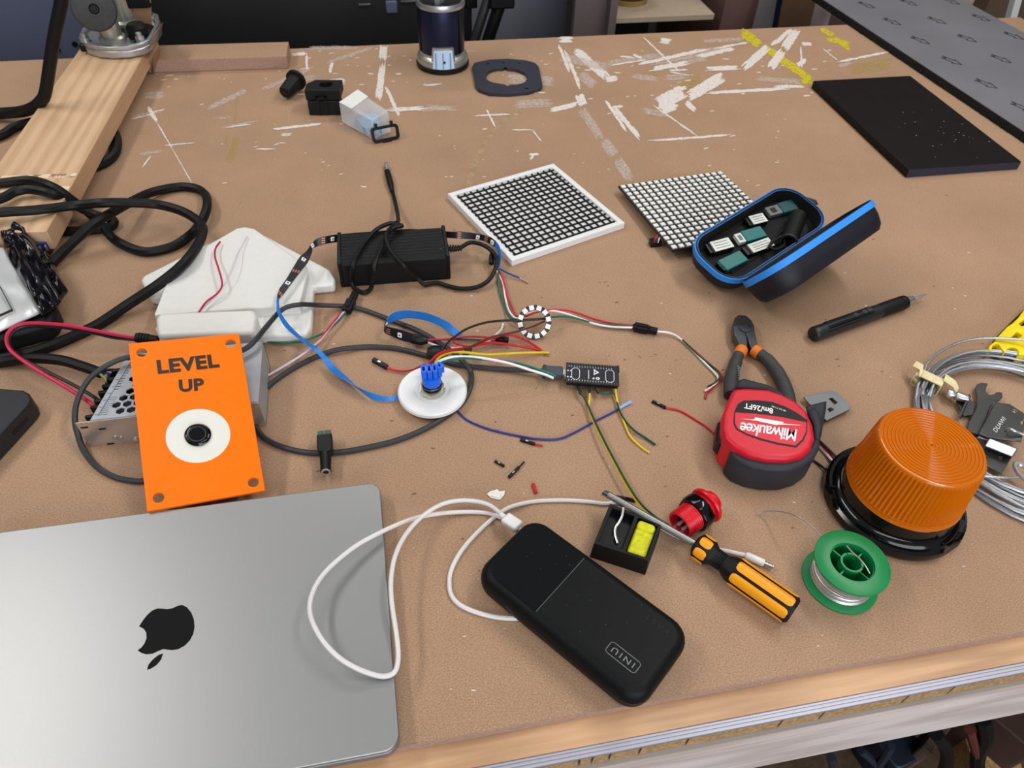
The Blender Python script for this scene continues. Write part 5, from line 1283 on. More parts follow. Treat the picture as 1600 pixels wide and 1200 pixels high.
for y in (-.003, .003):
    sc_ = obj('screw', MB().lathe([(.0022, .0098), (.0020, .0102), (.0001, .0102)], 12, Matrix.Translation((.0022, y, 0))), M_steel_d, da)
    obj('wire_entry', MB().box(-.0006, .0, y-.0018, y+.0018, .002, .0062), M_black_g, da)

# ------------------------------------------------------------------ framed grid panel
g0, g1, g3 = at(800, 407, .009), at(976, 348, .009), at(697, 304, .009)
ga = math.atan2((g1-g0).y, (g1-g0).x)
GS = 0.1695
gpn = thing('framed_grid_panel', 'white framed square panel with a black lattice over a white diffuser', 'panel', (g0.x, g0.y, 0), ga)
FW = 0.0072
obj('frame', MB().prism([(0, 0), (GS, 0), (GS, GS), (0, GS)], 0, .009, [[(FW, FW), (GS-FW, FW), (GS-FW, GS-FW), (FW, GS-FW)]]), M_white2, gpn, bev=.0008)
obj('diffuser', MB().box(FW-.001, GS-FW+.001, FW-.001, GS-FW+.001, 0, .0050), M_white, gpn)
ins = GS-2*FW
b0_ = None
for k in range(16):
    c_ = FW + ins*(k+0.5)/16.0
    for v in (0, 1):
        M4 = Matrix.Translation((c_, GS/2, .0061)) if v == 0 else Matrix.Translation((GS/2, c_, .0061)) @ Matrix.Rotation(math.pi/2, 4, 'Z')
        if b0_ is None:
            b0_ = obj('lattice_bar', MB().box(-.0008, .0008, -ins/2, ins/2, -.0010, .0008), M_black_m, gpn); b0_.matrix_local = M4
        else: inst(b0_, gpn, M4)

# ------------------------------------------------------------------ LED matrix
q0, q1, q3 = at(951, 294, .012), at(1107, 272, .010), at(1050, 391, .016)
xv = (q1-q0); 
ma = math.atan2(xv.y, xv.x)
MS = 0.160
ez_ = xv.normalized(); ey_ = (q3-q0); ey_ = (ey_ - ez_*ey_.dot(ez_)).normalized(); nz_ = ez_.cross(ey_)
if nz_.z < 0: pass
# local x along the far edge, local y back up towards it
yb_ = -ey_; nn_ = ez_.cross(yb_).normalized()
mm = Matrix((ez_, yb_, nn_)).transposed().to_4x4(); mm.translation = q3
lmx = thing('led_matrix', 'square black LED matrix panel covered in rows of white LEDs, half under the open case', 'LED panel', m=mm)
obj('board', MB().box(0, MS, 0, MS, -.0028, 0), M_pcb, lmx)
l0 = None
for j in range(16):
    for i in range(16):
        M4 = Matrix.Translation((.005+i*.01, .005+j*.01, .0008))
        if l0 is None:
            l0 = obj('led', MB().box(-.0030, .0030, -.0030, .0030, -.0008, .0008), M_led, lmx); l0.matrix_local = M4
        else: inst(l0, lmx, M4)
c0_ = None
for j in range(16):
    for i in range(15):
        M4 = Matrix.Translation((.010+i*.01, .003+j*.01, .0003))
        if c0_ is None:
            c0_ = obj('capacitor', MB().box(-.0008, .0008, -.0005, .0005, -.0003, .0004), mat('capacitor_grey', (96, 88, 82), 0.5), lmx); c0_.matrix_local = M4
        else: inst(c0_, lmx, M4)
cp_ = obj('plug', MB().box(-.007, .007, -.005, .005, 0, .008, Matrix.Translation(at(1023, 383, 0))), M_black, lmx, world=True, bev=.0008)
for k, m in enumerate((W_red, W_dgreen, W_white)):
    obj('plug_wire', MB().tube(smooth_path([at(1022+3*k, 379, .007), at(1024+3*k, 373, .012), at(1028+3*k, 366, .013)], 4), .0009, 6), m, lmx, world=True)
# ------------------------------------------------------------------ open case with USB sticks
CL, CWd, CD, CR = 0.1845, 0.0764, 0.0, 0.0286
LEAN = 0.392
hz0 = Vector((0.4587, 0.6293, 0.036))
cu = Vector((math.cos(.4853), math.sin(.4853), .0928)).normalized()
cv = Vector((-math.sin(.4853), math.cos(.4853), .2196)); cv = (cv - cu*cv.dot(cu)).normalized(); cw = cu.cross(cv)
cm = Matrix((cu, cv, cw)).transposed().to_4x4(); cm.translation = hz0
case = thing('zip_case', 'open black zip case with a blue rim, its lid standing up on the right', 'case', m=cm)
def shell(depth, taper, wd, th=.003, n=7):
    """half a hard shell: open face at z=0, bottom at z=-depth, rounded rectangle 0..wd in y, centred in x"""
    mb = MB(); loops = []
    def lp(off, z, r): return [Vector((x, y, z)) for x, y in rrect(-CL/2+off, CL/2-off, off, wd-off, max(.004, r-off), n)]
    for off, z in ((0, 0), (taper*.12, -depth*.5), (taper*.45, -depth*.82), (taper*1.0, -depth*.97), (taper*2.0, -depth)): loops.append(lp(off, z, CR))
    inner = [lp(th+off, z, CR) for off, z in ((taper*1.8, -depth+th), (taper*.9, -depth*.93+th), (taper*.3, -depth*.7), (0, 0))]
    N = len(loops[0]); vs = [p for l in loops for p in l]; fs = []
    for k in range(len(loops)-1):
        for i in range(N): fs.append((k*N+i, k*N+(i+1) % N, (k+1)*N+(i+1) % N, (k+1)*N+i)[::-1])
    fs.append(tuple((len(loops)-1)*N+i for i in range(N))[::-1])
    mb.add(vs, fs)
    vs2 = [p for l in inner for p in l]; f2 = []
    for k in range(len(inner)-1):
        for i in range(N): f2.append((k*N+i, k*N+(i+1) % N, (k+1)*N+(i+1) % N, (k+1)*N+i)[::-1])
    f2.append(tuple(range(N)))
    return mb, MB().add(vs2, f2)
def rim(th, h0, h1, wd, out=.0012):
    return MB().prism(rrect(-CL/2-out, CL/2+out, -out, wd+out, CR+out, 7), h0, h1, [rrect(-CL/2+th, CL/2-th, th, wd-th, CR-th, 7)])
s_, l_ = shell(.027, .006, CWd)
obj('lower_shell', s_, M_fabric, case, label='black fabric lower shell')
obj('lower_lining', l_, M_lining, case)
obj('zip_rim', rim(.0030, -.0075, 0, CWd), M_zip, case, label='blue zip tape')
obj('zip_teeth', rim(.0022, 0, .0010, CWd, -.0004), M_fabric, case)
LWd = .0726
OP = math.pi/2 + LEAN
LT = Matrix.Translation((0, -.0015, 0)) @ Matrix.Rotation(OP, 4, 'X') @ Matrix.Scale(-1, 4, (0, 0, 1))
s2_, l2_ = shell(.034, .008, LWd)
def flip(mb): mb.f = [q[::-1] for q in mb.f]; return mb
obj('lid_shell', flip(s2_.map(lambda p: LT @ p)), M_fabric, case, label='black fabric lid')
obj('lid_lining', flip(l2_.map(lambda p: LT @ p)), M_lining, case)
obj('lid_zip_rim', flip(rim(.0030, -.0075, 0, LWd).map(lambda p: LT @ p)), M_zip, case, label='blue zip tape')
obj('lid_zip_teeth', flip(rim(.0022, 0, .0010, LWd, -.0004).map(lambda p: LT @ p)), M_fabric, case)
obj('hinge', MB().box(-CL*.32, CL*.32, -.0035, .002, -.008, -.001), M_fabric, case)
obj('pull_tab', MB().prism([(CL/2-.004, .040), (CL/2+.010, .030), (CL/2+.013, .036), (CL/2+.002, .054)], -.006, -.004), M_fabric, case)
obj('elastic_band', MB().box(-CL/2+.03, CL/2-.03, .020, .024, -.0185, -.0175), M_lining, case)
obj('organiser_pad', MB().prism(rrect(-CL/2+.012, CL/2-.012, .010, CWd-.010, .018, 4), -.0225, -.0190), M_lining, case)
def onpl(px, py, off=0.0):
    """point seen at this pixel on the case's tilted plane, off above the rim plane"""
    d = ray(px, py); o = hz0 + cw*off
    return EYE + d*((o-EYE).dot(cw)/d.dot(cw))
def stick(kind, label, px, py, px2, py2, wd, z, body, capm, cap_frac, cat='USB stick', grp='USB sticks in the case'):
    a_, b_ = onpl(px, py, z+.0075), onpl(px2, py2, z+.0075); d_ = b_-a_; L_ = d_.length
    x_ = d_.normalized(); M4 = Matrix((x_, cw.cross(x_), cw)).transposed().to_4x4(); M4.translation = a_ - cw*.0075
    t = thing(kind, label, cat, group=grp, m=M4)
    obj('body', MB().box(L_*cap_frac, L_, -wd, wd, 0, .0075), body, t, bev=.0012)
    obj('connector', MB().box(0, L_*cap_frac, -wd*.82, wd*.82, .0012, .0066), capm, t, bev=.0005)
    return t, L_
ZS = -.0185
t, L_ = stick('usb_stick', 'teal USB stick with a short white end, in the middle of the open case', 1152, 372, 1194, 360, .0088, ZS, M_teal, M_label, .24)
obj('print_line', MB().box(L_*.06, L_*.18, -.004, .004, .0066, .0067), M_grey_l, t)
t, L_ = stick('usb_stick', 'teal USB stick lying nearest the front left end of the open case', 1126, 416, 1163, 398, .0088, ZS, M_teal, M_black, .08)
t, L_ = stick('usb_stick', 'teal USB stick with a grey end in the shaded back of the open case', 1200, 330, 1243, 318, .0088, ZS, mat('teal_plastic_shaded', (10, 72, 74), 0.5), M_grey_l, .45)  # darker copy of the teal, shade of the case put into the colour
obj('print_line', MB().box(L_*.12, L_*.3, -.004, .004, .0066, .0067), M_black, t)
def lab(label, px, py, px2, py2, wd, z):
    t, L_ = stick('usb_stick', label, px, py, px2, py2, wd, z, M_black, M_black, .12)
    obj('paper_label', MB().box(L_*.2, L_*.98, -wd*.86, wd*.86, .0074, .0080), M_label, t)
    for k in (-1, 0, 1): obj('print_line', MB().box(L_*.3, L_*.88, wd*.45*k-.0005, wd*.45*k+.0005, .0080, .0081), M_grey_l, t)
lab('black USB stick with a white label at the left end of the open case', 1106, 388, 1143, 378, .0088, ZS)
lab('black USB stick with a white label towards the back of the open case', 1168, 346, 1196, 339, .0080, ZS)
lab('black USB stick with a white label half under the leads in the open case', 1164, 392, 1206, 377, .0078, ZS)
cy0, cy1 = onpl(1232, 378, -.004), onpl(1247, 338, -.007)
cyl = thing('black_tube', 'short black tube lying in the open case', 'tube', tuple(cy0))
CM4 = Matrix.Translation(cy0) @ (cy1-cy0).to_track_quat('Z', 'Y').to_matrix().to_4x4()
obj('tube', MB().ring([(.0105, 0), (.0105, (cy1-cy0).length), (.0085, (cy1-cy0).length), (.0085, 0)], 24, CM4), M_black_m, cyl, world=True)
obj('end_rim', MB().ring([(.0108, -.0005), (.0108, .0015), (.0084, .0015), (.0084, -.0005)], 24, CM4), M_grip, cyl, world=True)
obj('plug', MB().lathe([(.0085, .003), (.0001, .0031)], 18, CM4), M_black_g, cyl, world=True)
cable('bunched_lead', [onpl(*q) for q in ((1198, 390, -.008), (1210, 376, -.005), (1222, 370, -.004), (1226, 382, -.004), (1213, 390, -.005), (1203, 384, -.005), (1212, 370, -.004), (1226, 358, -.007))], .0016, M_rubber, None, 'thin black lead bunched beside the tube in the open case', 'cable', world_pts=True)

# ------------------------------------------------------------------ black board and foil board
k0_, k1_, k3_ = at(1420, 266, .012), at(1596, 253, .012), at(1264, 127, .012)
ka = math.atan2((k1_-k0_).y, (k1_-k0_).x)
kb = thing('black_board', 'matt black rectangular board lying flat at the back right', 'board', (k0_.x, k0_.y, 0), ka)
kw = (k1_-k0_).length; kl = (k3_-k0_).length
obj('board', MB().box(0, kw, 0, kl, 0, .0125), M_board, kb, bev=.0008)
obj('edge_band', MB().box(.0005, kw-.0005, -.0005, .0, .0006, .0119), mat('blue_black_edge', (36, 40, 58), 0.45), kb)
dd = MB()
for _ in range(26):
    x, y, s = random.uniform(.05, kw-.01), random.uniform(.01, kl*.6), random.uniform(.0004, .0011)
    dd.add([Vector((x+p[0], y+p[1], .0127)) for p in circle(0, 0, s, 5)], [tuple(range(5))])
obj('dust_specks', dd, M_cream, kb, kind='stuff')
FT = .014
f0_, f1_ = at(1340, 35, FT), at(1600, 206, FT)
fu_ = (f0_-f1_).normalized(); fr_ = Vector((fu_.y, -fu_.x, 0))
fa = math.atan2(fr_.y, fr_.x)
fw_ = (at(1555, 27, FT)-f1_).dot(fr_)
fb_ = thing('foil_faced_board', 'silver foil faced insulation board with printed outline arrows, at the far right', 'insulation board', (f1_.x, f1_.y, 0), fa)
FY0, FY1 = -0.12, (f0_-f1_).length+0.42
obj('foam_core', MB().box(0, fw_, FY0, FY1, 0, FT-.0008), M_foam, fb_)
obj('foil_face', MB().box(.001, fw_, FY0, FY1, FT-.0008, FT), M_foil, fb_, label='dull silver foil facing')
ed_ = MB()
for k in range(150):
    y = FY0 + (FY1-FY0)*(k+random.random())/150; s = random.uniform(.001, .0032); z = random.uniform(.003, FT-.003)
    ed_.add([Vector((-s, y-s, z)), Vector((-s*.6, y+s*1.5, z-s)), Vector((-s*.5, y+s, z+s)), Vector((.001, y, z))], [(0, 1, 2), (0, 3, 1), (1, 3, 2), (2, 3, 0)])
obj('torn_edge', ed_, M_foam, fb_, label='crumbly black torn edge', kind='stuff')
M_print = mat('grey_foil_print', (52, 50, 54), 0.5)
arr_pts = [(1354, 8), (1420, 4), (1486, 2), (1394, 34), (1464, 32), (1533, 28), (1438, 63), (1511, 60), (1584, 56), (1487, 95), (1564, 92), (1541, 131), (1598, 168)]
ivf = mw(fb_).inverted()
for (x, y) in arr_pts:
    p = ivf @ at(x, y, FT); g = MB(); s = .0145
    pts = [(-1.0, -.42), (.15, -.42), (.15, -.85), (1.0, 0), (.15, .85), (.15, .42), (-1.0, .42), (-.55, 0)]
    a_ = math.radians(-62); P_ = [Vector((p.x+s*(q[0]*math.cos(a_)-q[1]*.72*math.sin(a_)), p.y+s*1.5*(q[0]*math.sin(a_)+q[1]*.72*math.cos(a_)), FT+.0002)) for q in pts]
    for i in range(len(P_)):
        u_, v_ = P_[i], P_[(i+1) % len(P_)]; d_ = (v_-u_).normalized(); n_ = Vector((-d_.y, d_.x, 0))*.0013
        g.add([u_-n_, v_-n_, v_+n_, u_+n_], [(0, 1, 2, 3)])
    obj('printed_arrow', g, M_print, fb_)

# ------------------------------------------------------------------ electric screwdriver pen
p0_, p1_ = at(1272, 522, .0085), at(1413, 472, .0085)
d_ = p1_-p0_; DL = d_.length
pen = thing('electric_screwdriver', 'slim black electric pen screwdriver with three buttons and a chrome nose', 'screwdriver', (p0_.x, p0_.y, .0), math.atan2(d_.y, d_.x))
XM = Matrix.Translation((0, 0, .0085)) @ Matrix.Rotation(math.pi/2, 4, 'Y')
obj('body', MB().lathe([(.0074, -.002), (.0083, -.0005), (.0084, .004), (.0083, DL*.68), (.0080, DL*.70)], 32, XM), mat('satin_black_metal', (30, 31, 34), 0.42, vary=.05), pen)
obj('grip', MB().lathe([(.0080, DL*.70), (.0084, DL*.72), (.0084, DL*.93), (.0078, DL*.97), (.0070, DL*.975)]+[], 24, XM, rf=lambda i, k, r: r*(1.0 if i % 2 else .965)), M_black_m, pen)
obj('grip_ring', MB().lathe([(.0082, DL*.955), (.0084, DL*.965), (.0080, DL)], 28, XM), M_black, pen)
obj('chrome_nose', MB().lathe([(.0062, DL), (.0050, DL+.008), (.0042, DL+.013), (.0030, DL+.014)], 24, XM), M_steel, pen, label='bright chrome nose')
obj('bit', MB().lathe([(.0021, DL+.013), (.0021, DL+.028), (.0012, DL+.031), (.0009, DL+.036)], 6, XM), M_tin, pen)
q0_ = DL*.08
obj('display_panel', MB().prism(rrect(DL*.10, DL*.60, -.0052, .0052, .0015, 3), .0146, .0166), M_black_g, pen, bev=.0004)
for f in (.42, .52, .575):
    bt_ = obj('button', MB().prism(rrect(DL*f-.0028, DL*f+.0028, -.0026, .0026, .001, 3), .0164, .0173), mat('dark_button', (54, 54, 56), .5), pen, bev=.0003)
obj('side_rail', MB().box(DL*.10, DL*.44, -.0080, -.0064, .0118, .0132), M_black_g, pen)
obj('charge_port', MB().box(-.0026, -.0015, -.0022, .0022, .0075, .0098), M_black_g, pen)

# ------------------------------------------------------------------ diagonal cutters
ct_ = thing('side_cutters', 'dark grey side cutters with orange collars, handles under the tape measure', 'cutters', tuple(at(1165, 535)), group=None)
ZC = .009
def spine(pts, z): return [at(x, y, zz if zz is not None else z) for x, y, zz in [(*p, None) if len(p) == 2 else p for p in pts]]
jl = [tuple(at(x, y, ZC)[:2]) for x, y in ((1147, 500), (1152, 496.5), (1158, 496), (1160, 512), (1163, 524), (1166, 530), (1167, 545), (1165, 549), (1155, 549), (1152, 540), (1145, 527), (1143, 514))]
jr = [tuple(at(x, y, ZC)[:2]) for x, y in ((1158, 496), (1166, 498), (1173, 505), (1177, 513), (1178, 524), (1181, 536), (1183, 546), (1173, 549), (1168, 540), (1166, 530), (1163, 524), (1160, 512))]
obj('jaw', MB().prism(jl, .004, .0135), M_steel_d, ct_, world=True, bev=.0014, seg=2)
obj('jaw', MB().prism(jr, .004, .0135), M_steel_d, ct_, world=True, bev=.0014, seg=2)
pv = at(1164, 514, .0135)
obj('pivot', MB().lathe([(.0062, .0128), (.0060, .0146), (.0001, .0148)], 20, Matrix.Translation((pv.x, pv.y, 0))), M_steel_d, ct_, world=True)
cb_ = at(1159, 501, .0135)
obj('cutting_bevel', MB().prism([tuple(at(x, y, .0137)[:2]) for x, y in ((1148, 501), (1158, 497), (1172, 505), (1175, 511), (1160, 506), (1146, 509))], .0130, .0140), mat('blackened_edge', (60, 56, 54), .45, .6), ct_, world=True)
for nm, pts, rr, m in (('handle_grip', [(1155, 552), (1150, 565), (1145, 583), (1142, 600), (1142, 618)], [.0058, .0066, .0072, .0074, .0072], M_grip),
                   ('handle_grip', [(1185, 551), (1198, 561), (1212, 578), (1223, 598), (1230, 618), (1233, 635)], [.0060, .0068, .0072, .0074, .0074, .0070], M_grip)):
    P_ = smooth_path(spine(pts, .0085), 5)
    N_ = len(P_); R_ = [rr[min(int(i/(N_-1)*(len(rr)-1)), len(rr)-1)] for i in range(N_)]
    obj(nm, MB().tube(P_, .007, 12, rad=R_), m, ct_, world=True)
obj('orange_collar', MB().tube(spine([(1159.5, 545), (1155, 555)], .0085), .0066, 14), M_orange_c, ct_, world=True, bev=.001)
obj('orange_collar', MB().tube(spine([(1177, 546), (1187, 553)], .0085), .0068, 14), M_orange_c, ct_, world=True, bev=.001)
g = MB(); a_, b_ = at(1152, 571, .0166), at(1154, 594, .0166)
text_plane(g, 'llllll', a_, b_-a_, Vector((0, 0, 1)).cross(b_-a_).normalized()*.004, shear=.3)
obj('grip_marking', g, M_grey_l, ct_, world=True)

# ------------------------------------------------------------------ tape measure
tz = .040
tm = thing('tape_measure', 'red and charcoal tape measure lying on its side beside the amber beacon', 'tape measure', tuple(at(1200, 700)))
def poly(pts, z): return [tuple(at(x, y, z)[:2]) for x, y in pts]
top_o = [(1147, 606), (1163, 605), (1200, 607), (1224, 615), (1246, 627), (1262, 643), (1271, 663), (1274, 684), (1268, 700), (1254, 711), (1230, 716), (1200, 715), (1172, 709), (1150, 699), (1134, 685), (1129, 668), (1130, 645), (1137, 627), (1143, 613)]
obj('red_shell', MB().prism(poly(top_o, tz), .003, tz), M_red, tm, world=True, bev=.004, seg=4, label='red shell')
cx_ = sum(p[0] for p in poly(top_o, tz))/len(top_o); cy_ = sum(p[1] for p in poly(top_o, tz))/len(top_o)
bump = [(1147, 700), (1160, 709), (1180, 717), (1200, 721.5), (1225, 722), (1245, 719), (1262, 711), (1270, 700), (1274, 692), (1283, 690), (1283, 706), (1275, 722), (1258, 735), (1232, 742), (1202, 742), (1175, 736), (1153, 727), (1143, 716), (1142, 702)]
bz = .033
obj('bumper', MB().prism(poly([(1143, 692), (1160, 701), (1180, 709), (1203, 713), (1228, 713), (1248, 708), (1264, 697), (1271, 684), (1281, 682), (1282, 698), (1274, 713), (1257, 726), (1232, 733), (1203, 733), (1176, 728), (1154, 719), (1142, 708)], bz), 0, bz), M_bumper, tm, world=True, bev=.005, seg=3, label='charcoal rubber bumper')
obj('side_grip', MB().prism(poly([(1262, 640), (1272, 636), (1282, 646), (1286, 668), (1282, 690), (1272, 690), (1271, 664)], .03), .002, .031), M_bumper, tm, world=True, bev=.004, seg=3)
obj('back_grip', MB().prism(poly([(1150, 606), (1153, 594), (1162, 592), (1200, 602), (1228, 617), (1222, 622), (1198, 610)], .026), .0, .028), M_bumper, tm, world=True, bev=.003)
obj('lock_button', MB().prism(poly([(1121, 661), (1128, 655), (1131, 670), (1131, 694), (1126, 696), (1119, 687)], .026), .010, .027), M_black, tm, world=True, bev=.002)
lbl = [(1163, 627), (1184, 626.5), (1206, 629), (1225, 635.5), (1243, 645), (1260, 656.5), (1259.5, 675), (1254, 688), (1243, 698.5), (1215, 694), (1188, 687), (1166, 679), (1151, 670.5), (1147, 661), (1148.5, 644), (1154, 632)]
def grow(pts, k):
    mx, my = sum(p[0] for p in pts)/len(pts), sum(p[1] for p in pts)/len(pts)
    return [(mx+(x-mx)*k, my+(y-my)*k) for x, y in pts]
obj('label_border', MB().prism(poly(grow(lbl, 1.025), tz), tz-.001, tz+.0003), M_black, tm, world=True)
obj('label_red', MB().prism(poly([(1148.5, 645), (1180, 647), (1220, 652), (1259.5, 660.5), (1259, 675), (1253, 687), (1242.5, 696.5), (1215, 692), (1188, 685), (1166, 677.5), (1152, 669.5), (1148.2, 661)], tz), tz, tz+.0005), M_red_l, tm, world=True)
lab_ = MB()
def tape_text(mb, body, p0, p1, ptop, **kw):
    a_, b_, t_ = at(*p0, tz+.0007), at(*p1, tz+.0007), at(*ptop, tz+.0007)
    xv = b_-a_; n_ = Vector((-xv.y, xv.x, 0)).normalized()
    text_plane(mb, body, a_, xv, n_*((t_-a_).dot(n_)), **kw)
tape_text(lab_, 'Milwaukee', (1245.5, 671.5), (1155.5, 659.5), (1243, 690), bold=.012, shear=.35, spacing=.90)
obj('lettering', lab_, M_white_ink, tm, world=True)
l2 = MB(); tape_text(l2, '8m/26FT', (1208, 638.5), (1163, 629.5), (1206, 647), bold=.02); tape_text(l2, '48-22-7106', (1229, 641.5), (1206, 633.5), (1228, 643.5))
obj('lettering', l2, M_white_ink, tm, world=True)
bolt = MB(); bolt.add([at(x, y, tz+.0007) for x, y in ((1155, 654), (1178, 655.5), (1180, 652), (1225, 659.5), (1222, 661.5), (1254, 664.5), (1216, 663.5), (1214, 664.5), (1187, 658.5), (1184, 657.5))], [tuple(range(10))[::-1]])
obj('lightning_mark', bolt, M_white_ink, tm, world=True)
# blade end and hook
hk0 = poly([(1255, 620), (1300, 610), (1307, 612), (1327, 633), (1328, 640), (1292, 657), (1284, 652)], .006)
sl1 = poly([(1295, 623), (1300, 621), (1309, 629), (1304, 632)], .006); sl2 = poly([(1293, 639), (1299, 636), (1303, 640), (1296, 644)], .006)
obj('hook_plate', MB().prism(hk0, .0045, .0062, [sl1, sl2]), mat('grey_hook_steel', (128, 130, 132), .4, .7, vary=.08), tm, world=True, bev=.0004, label='grey slotted end hook')
obj('blade_guard', MB().hexa([at(x, y, .001) for x, y in ((1262, 650), (1275, 690), (1283, 684), (1291, 640))], [at(x, y, .024) for x, y in ((1258, 634), (1270, 672), (1283, 668), (1292, 625))]), M_bumper, tm, world=True, bev=.002)

# ------------------------------------------------------------------ beacon
def amber():
    b = NT('amber_lens')
    tc = b.new('ShaderNodeTexCoord'); nz = b.new('ShaderNodeTexNoise'); nz.inputs['Scale'].default_value = 30
    b.link(tc.outputs['Object'], nz.inputs['Vector'])
    rp = b.new('ShaderNodeValToRGB'); rp.color_ramp.elements[0].color = (1.0, 0.205, 0.002, 1); rp.color_ramp.elements[1].color = (1.0, 0.27, 0.004, 1)
    b.link(nz.outputs['Fac'], rp.inputs['Fac']); b.link(rp.outputs['Color'], b.p.inputs['Base Color'])
    b.p.inputs['Roughness'].default_value = .07; b.p.inputs['Transmission Weight'].default_value = .45; b.p.inputs['IOR'].default_value = 1.42
    return b.m
M_amber = amber()
bx_, by_ = .4175, .3015
be = thing('amber_beacon', 'amber warning beacon on a glossy black flanged base', 'beacon', (bx_, by_, 0))
def notch(i, k, r):
    if k in (2, 3, 4) and (i % 24) in (9, 10, 11): return r*.955
    return r
obj('base', MB().lathe([(.0560, 0), (.0592, .002), (.0605, .006), (.0595, .0105), (.0570, .0125), (.0545, .0125), (.0530, .0150), (.0500, .0165), (.0490, .0300), (.0480, .0310)], 72, rf=notch), M_black_g, be, label='glossy black flanged base')
for k in range(3):
    M4 = Matrix.Rotation(math.radians(-75+120*k), 4, 'Z')
    sl = obj('screw_slot', MB().prism(rrect(-.0075, .0075, -.0022, .0022, .0021, 4), .0122, .0132, m=M4 @ Matrix.Translation((0, -.0545, 0))), M_black, be)
for k in range(6):
    obj('base_rib', MB().box(-.001, .001, .0495, .0565, .012, .0150, Matrix.Rotation(math.radians(60*k+12), 4, 'Z')), M_black_g, be)
NB = 78*2
def ribs(i, k, r):
    if 3 <= k <= 6: return r + (.0010 if i % 2 else -.0006)
    return r
prof = [(.0482, .029), (.0488, .0305), (.0480, .0335), (.0474, .0350), (.0470, .0400), (.0462, .0410), (.0424, .0800), (.0418, .0822)]
r_, z_ = .0408, .0822
prof += [(.0412, .0832)]
for q_ in range(13):
    r1_ = .0402 - q_*.0030
    prof += [(r1_, .0836), (r1_-.0011, .0836), (r1_-.0015, .0829), (r1_-.0026, .0829)]
prof = [p for p in prof if p[0] > .0008] + [(.0009, .0834)]
# inner wall so that the lens is a real shell
inner = [(.0005, .0808), (.0400, .0808), (.0446, .0400), (.0462, .0300)]
obj('lens', MB().ring(prof+inner, NB, rf=ribs), M_amber, be, ang=30, label='ribbed translucent amber lens')
obj('lens_band', MB().ring([(.0478, .0345), (.0482, .0355), (.0479, .0365), (.0470, .0365), (.0470, .0345)], 72), M_amber, be)
obj('reflector_disc', MB().lathe([(.0440, .0318), (.0440, .0335), (.0001, .0335)], 40), mat('white_reflector', (238, 226, 190), .5), be)  # pale reflector added inside the beacon to make the lens glow
obj('top_glow_disc', MB().lathe([(.0375, .0775), (.0375, .0785), (.0001, .0785)], 36), mat('yellow_glow_disc', (250, 190, 70), .5), be)  # yellow disc added under the lens so its top looks bright
obj('glow_core', MB().lathe([(.016, .0335), (.0165, .066), (.012, .070), (.0001, .070)], 6), mat('pale_glow_core', (240, 214, 150), .45), be)  # pale inner core, also added for the glow of the lens
for k in range(6):
    M4 = Matrix.Rotation(math.radians(60*k+30), 4, 'Z') @ Matrix.Translation((.0148, 0, .052))
    obj('led', MB().box(-.001, .0012, -.004, .004, -.010, .010, M4), M_led, be)
for pts, m, lab_t in (([(1278, 690, .004), (1290, 702, .004), (1303, 716, .004), (1316, 733, .008)], W_crim, 'crimson wire running from the beacon base under the tape measure'),
                      ([(1276, 693, .002), (1288, 706, .002), (1299, 719, .003), (1312, 735, .006)], W_white, 'white wire running from the beacon base under the tape measure'),
                      ([(1280, 688, .006), (1293, 700, .0065), (1308, 715, .006), (1322, 732, .010)], W_dgreen, 'dark green wire running from the beacon base under the tape measure'),
                      ([(1262, 713, .002), (1275, 722, .0015), (1287, 731, .0025), (1297, 741, .004)], W_black, 'black and white wire pair end between the tape measure and the beacon base')):
    wire('beacon_wire', pts, .0012, m, lab_t, 'wire', 'wires of the amber beacon')

# ------------------------------------------------------------------ wire rope coil, hardware, yellow tool
ro = thing('wire_rope_coil', 'coil of galvanised wire rope behind the amber beacon, bound with cream tape', 'wire rope', (.5945, .3535, 0))
def coil():
    P = []
    turns = 15
    for i in range(turns*40+1):
        a_ = 2*math.pi*i/40 + 2.55
        t_ = i/40
        k = int(t_)
        spread = .0150*(1-.62*max(0, math.cos(a_-2.45)))
        rr = .0975 + spread*math.sin(t_*2.39+.7) + .0022*math.sin(a_*2+k*1.3)
        z = .0020 + .0034*((k*7) % 4) + .0006*math.sin(a_*2+k)
        P.append(Vector((rr*math.cos(a_), rr*math.sin(a_), z)))
    return P
obj('rope', MB().tube(coil(), .0016, 6), M_wire_rope, ro)
bt0 = at(1450, 595, .010)
bl = mw(ro).inverted() @ bt0
tang = Matrix.Translation(Vector((bl.x, bl.y, .0075))) @ Matrix.Rotation(math.atan2(bl.y, bl.x), 4, 'Z')
obj('tape_binding', MB().prism(rrect(-.0135, .0135, -.0075, .0080, .002, 2), -.0055, .0065, [rrect(-.0125, .0125, -.0068, .0070, .0015, 2)], m=tang @ Matrix.Rotation(math.pi/2, 4, 'X')), M_masking, ro)
obj('tape_tail', MB().ribbon([Vector(p) for p in ((bl.x-.010, bl.y+.003, .0175), (bl.x-.004, bl.y+.012, .0185), (bl.x-.006, bl.y+.020, .0165))], [Vector((.004, .003, 0))]*3, .0006), M_masking, ro)
obj('tape_tail', MB().ribbon([Vector(p) for p in ((bl.x+.013, bl.y-.004, .0170), (bl.x+.020, bl.y-.012, .0145), (bl.x+.022, bl.y-.018, .0100))], [Vector((.004, .004, 0))]*3, .0006), M_masking, ro)
cable('loose_end', [(1444, 582, .010), (1452, 565, .012), (1470, 549, .014), (1500, 535, .016), (1535, 529, .018), (1570, 529, .020), (1605, 533, .022), (1650, 550, .016)], .0015, M_wire_rope, ro)
cable('loose_end', [(1525, 742, .016), (1550, 745, .017), (1580, 746, .017), (1640, 744, .014)], .0012, M_wire_rope, ro)
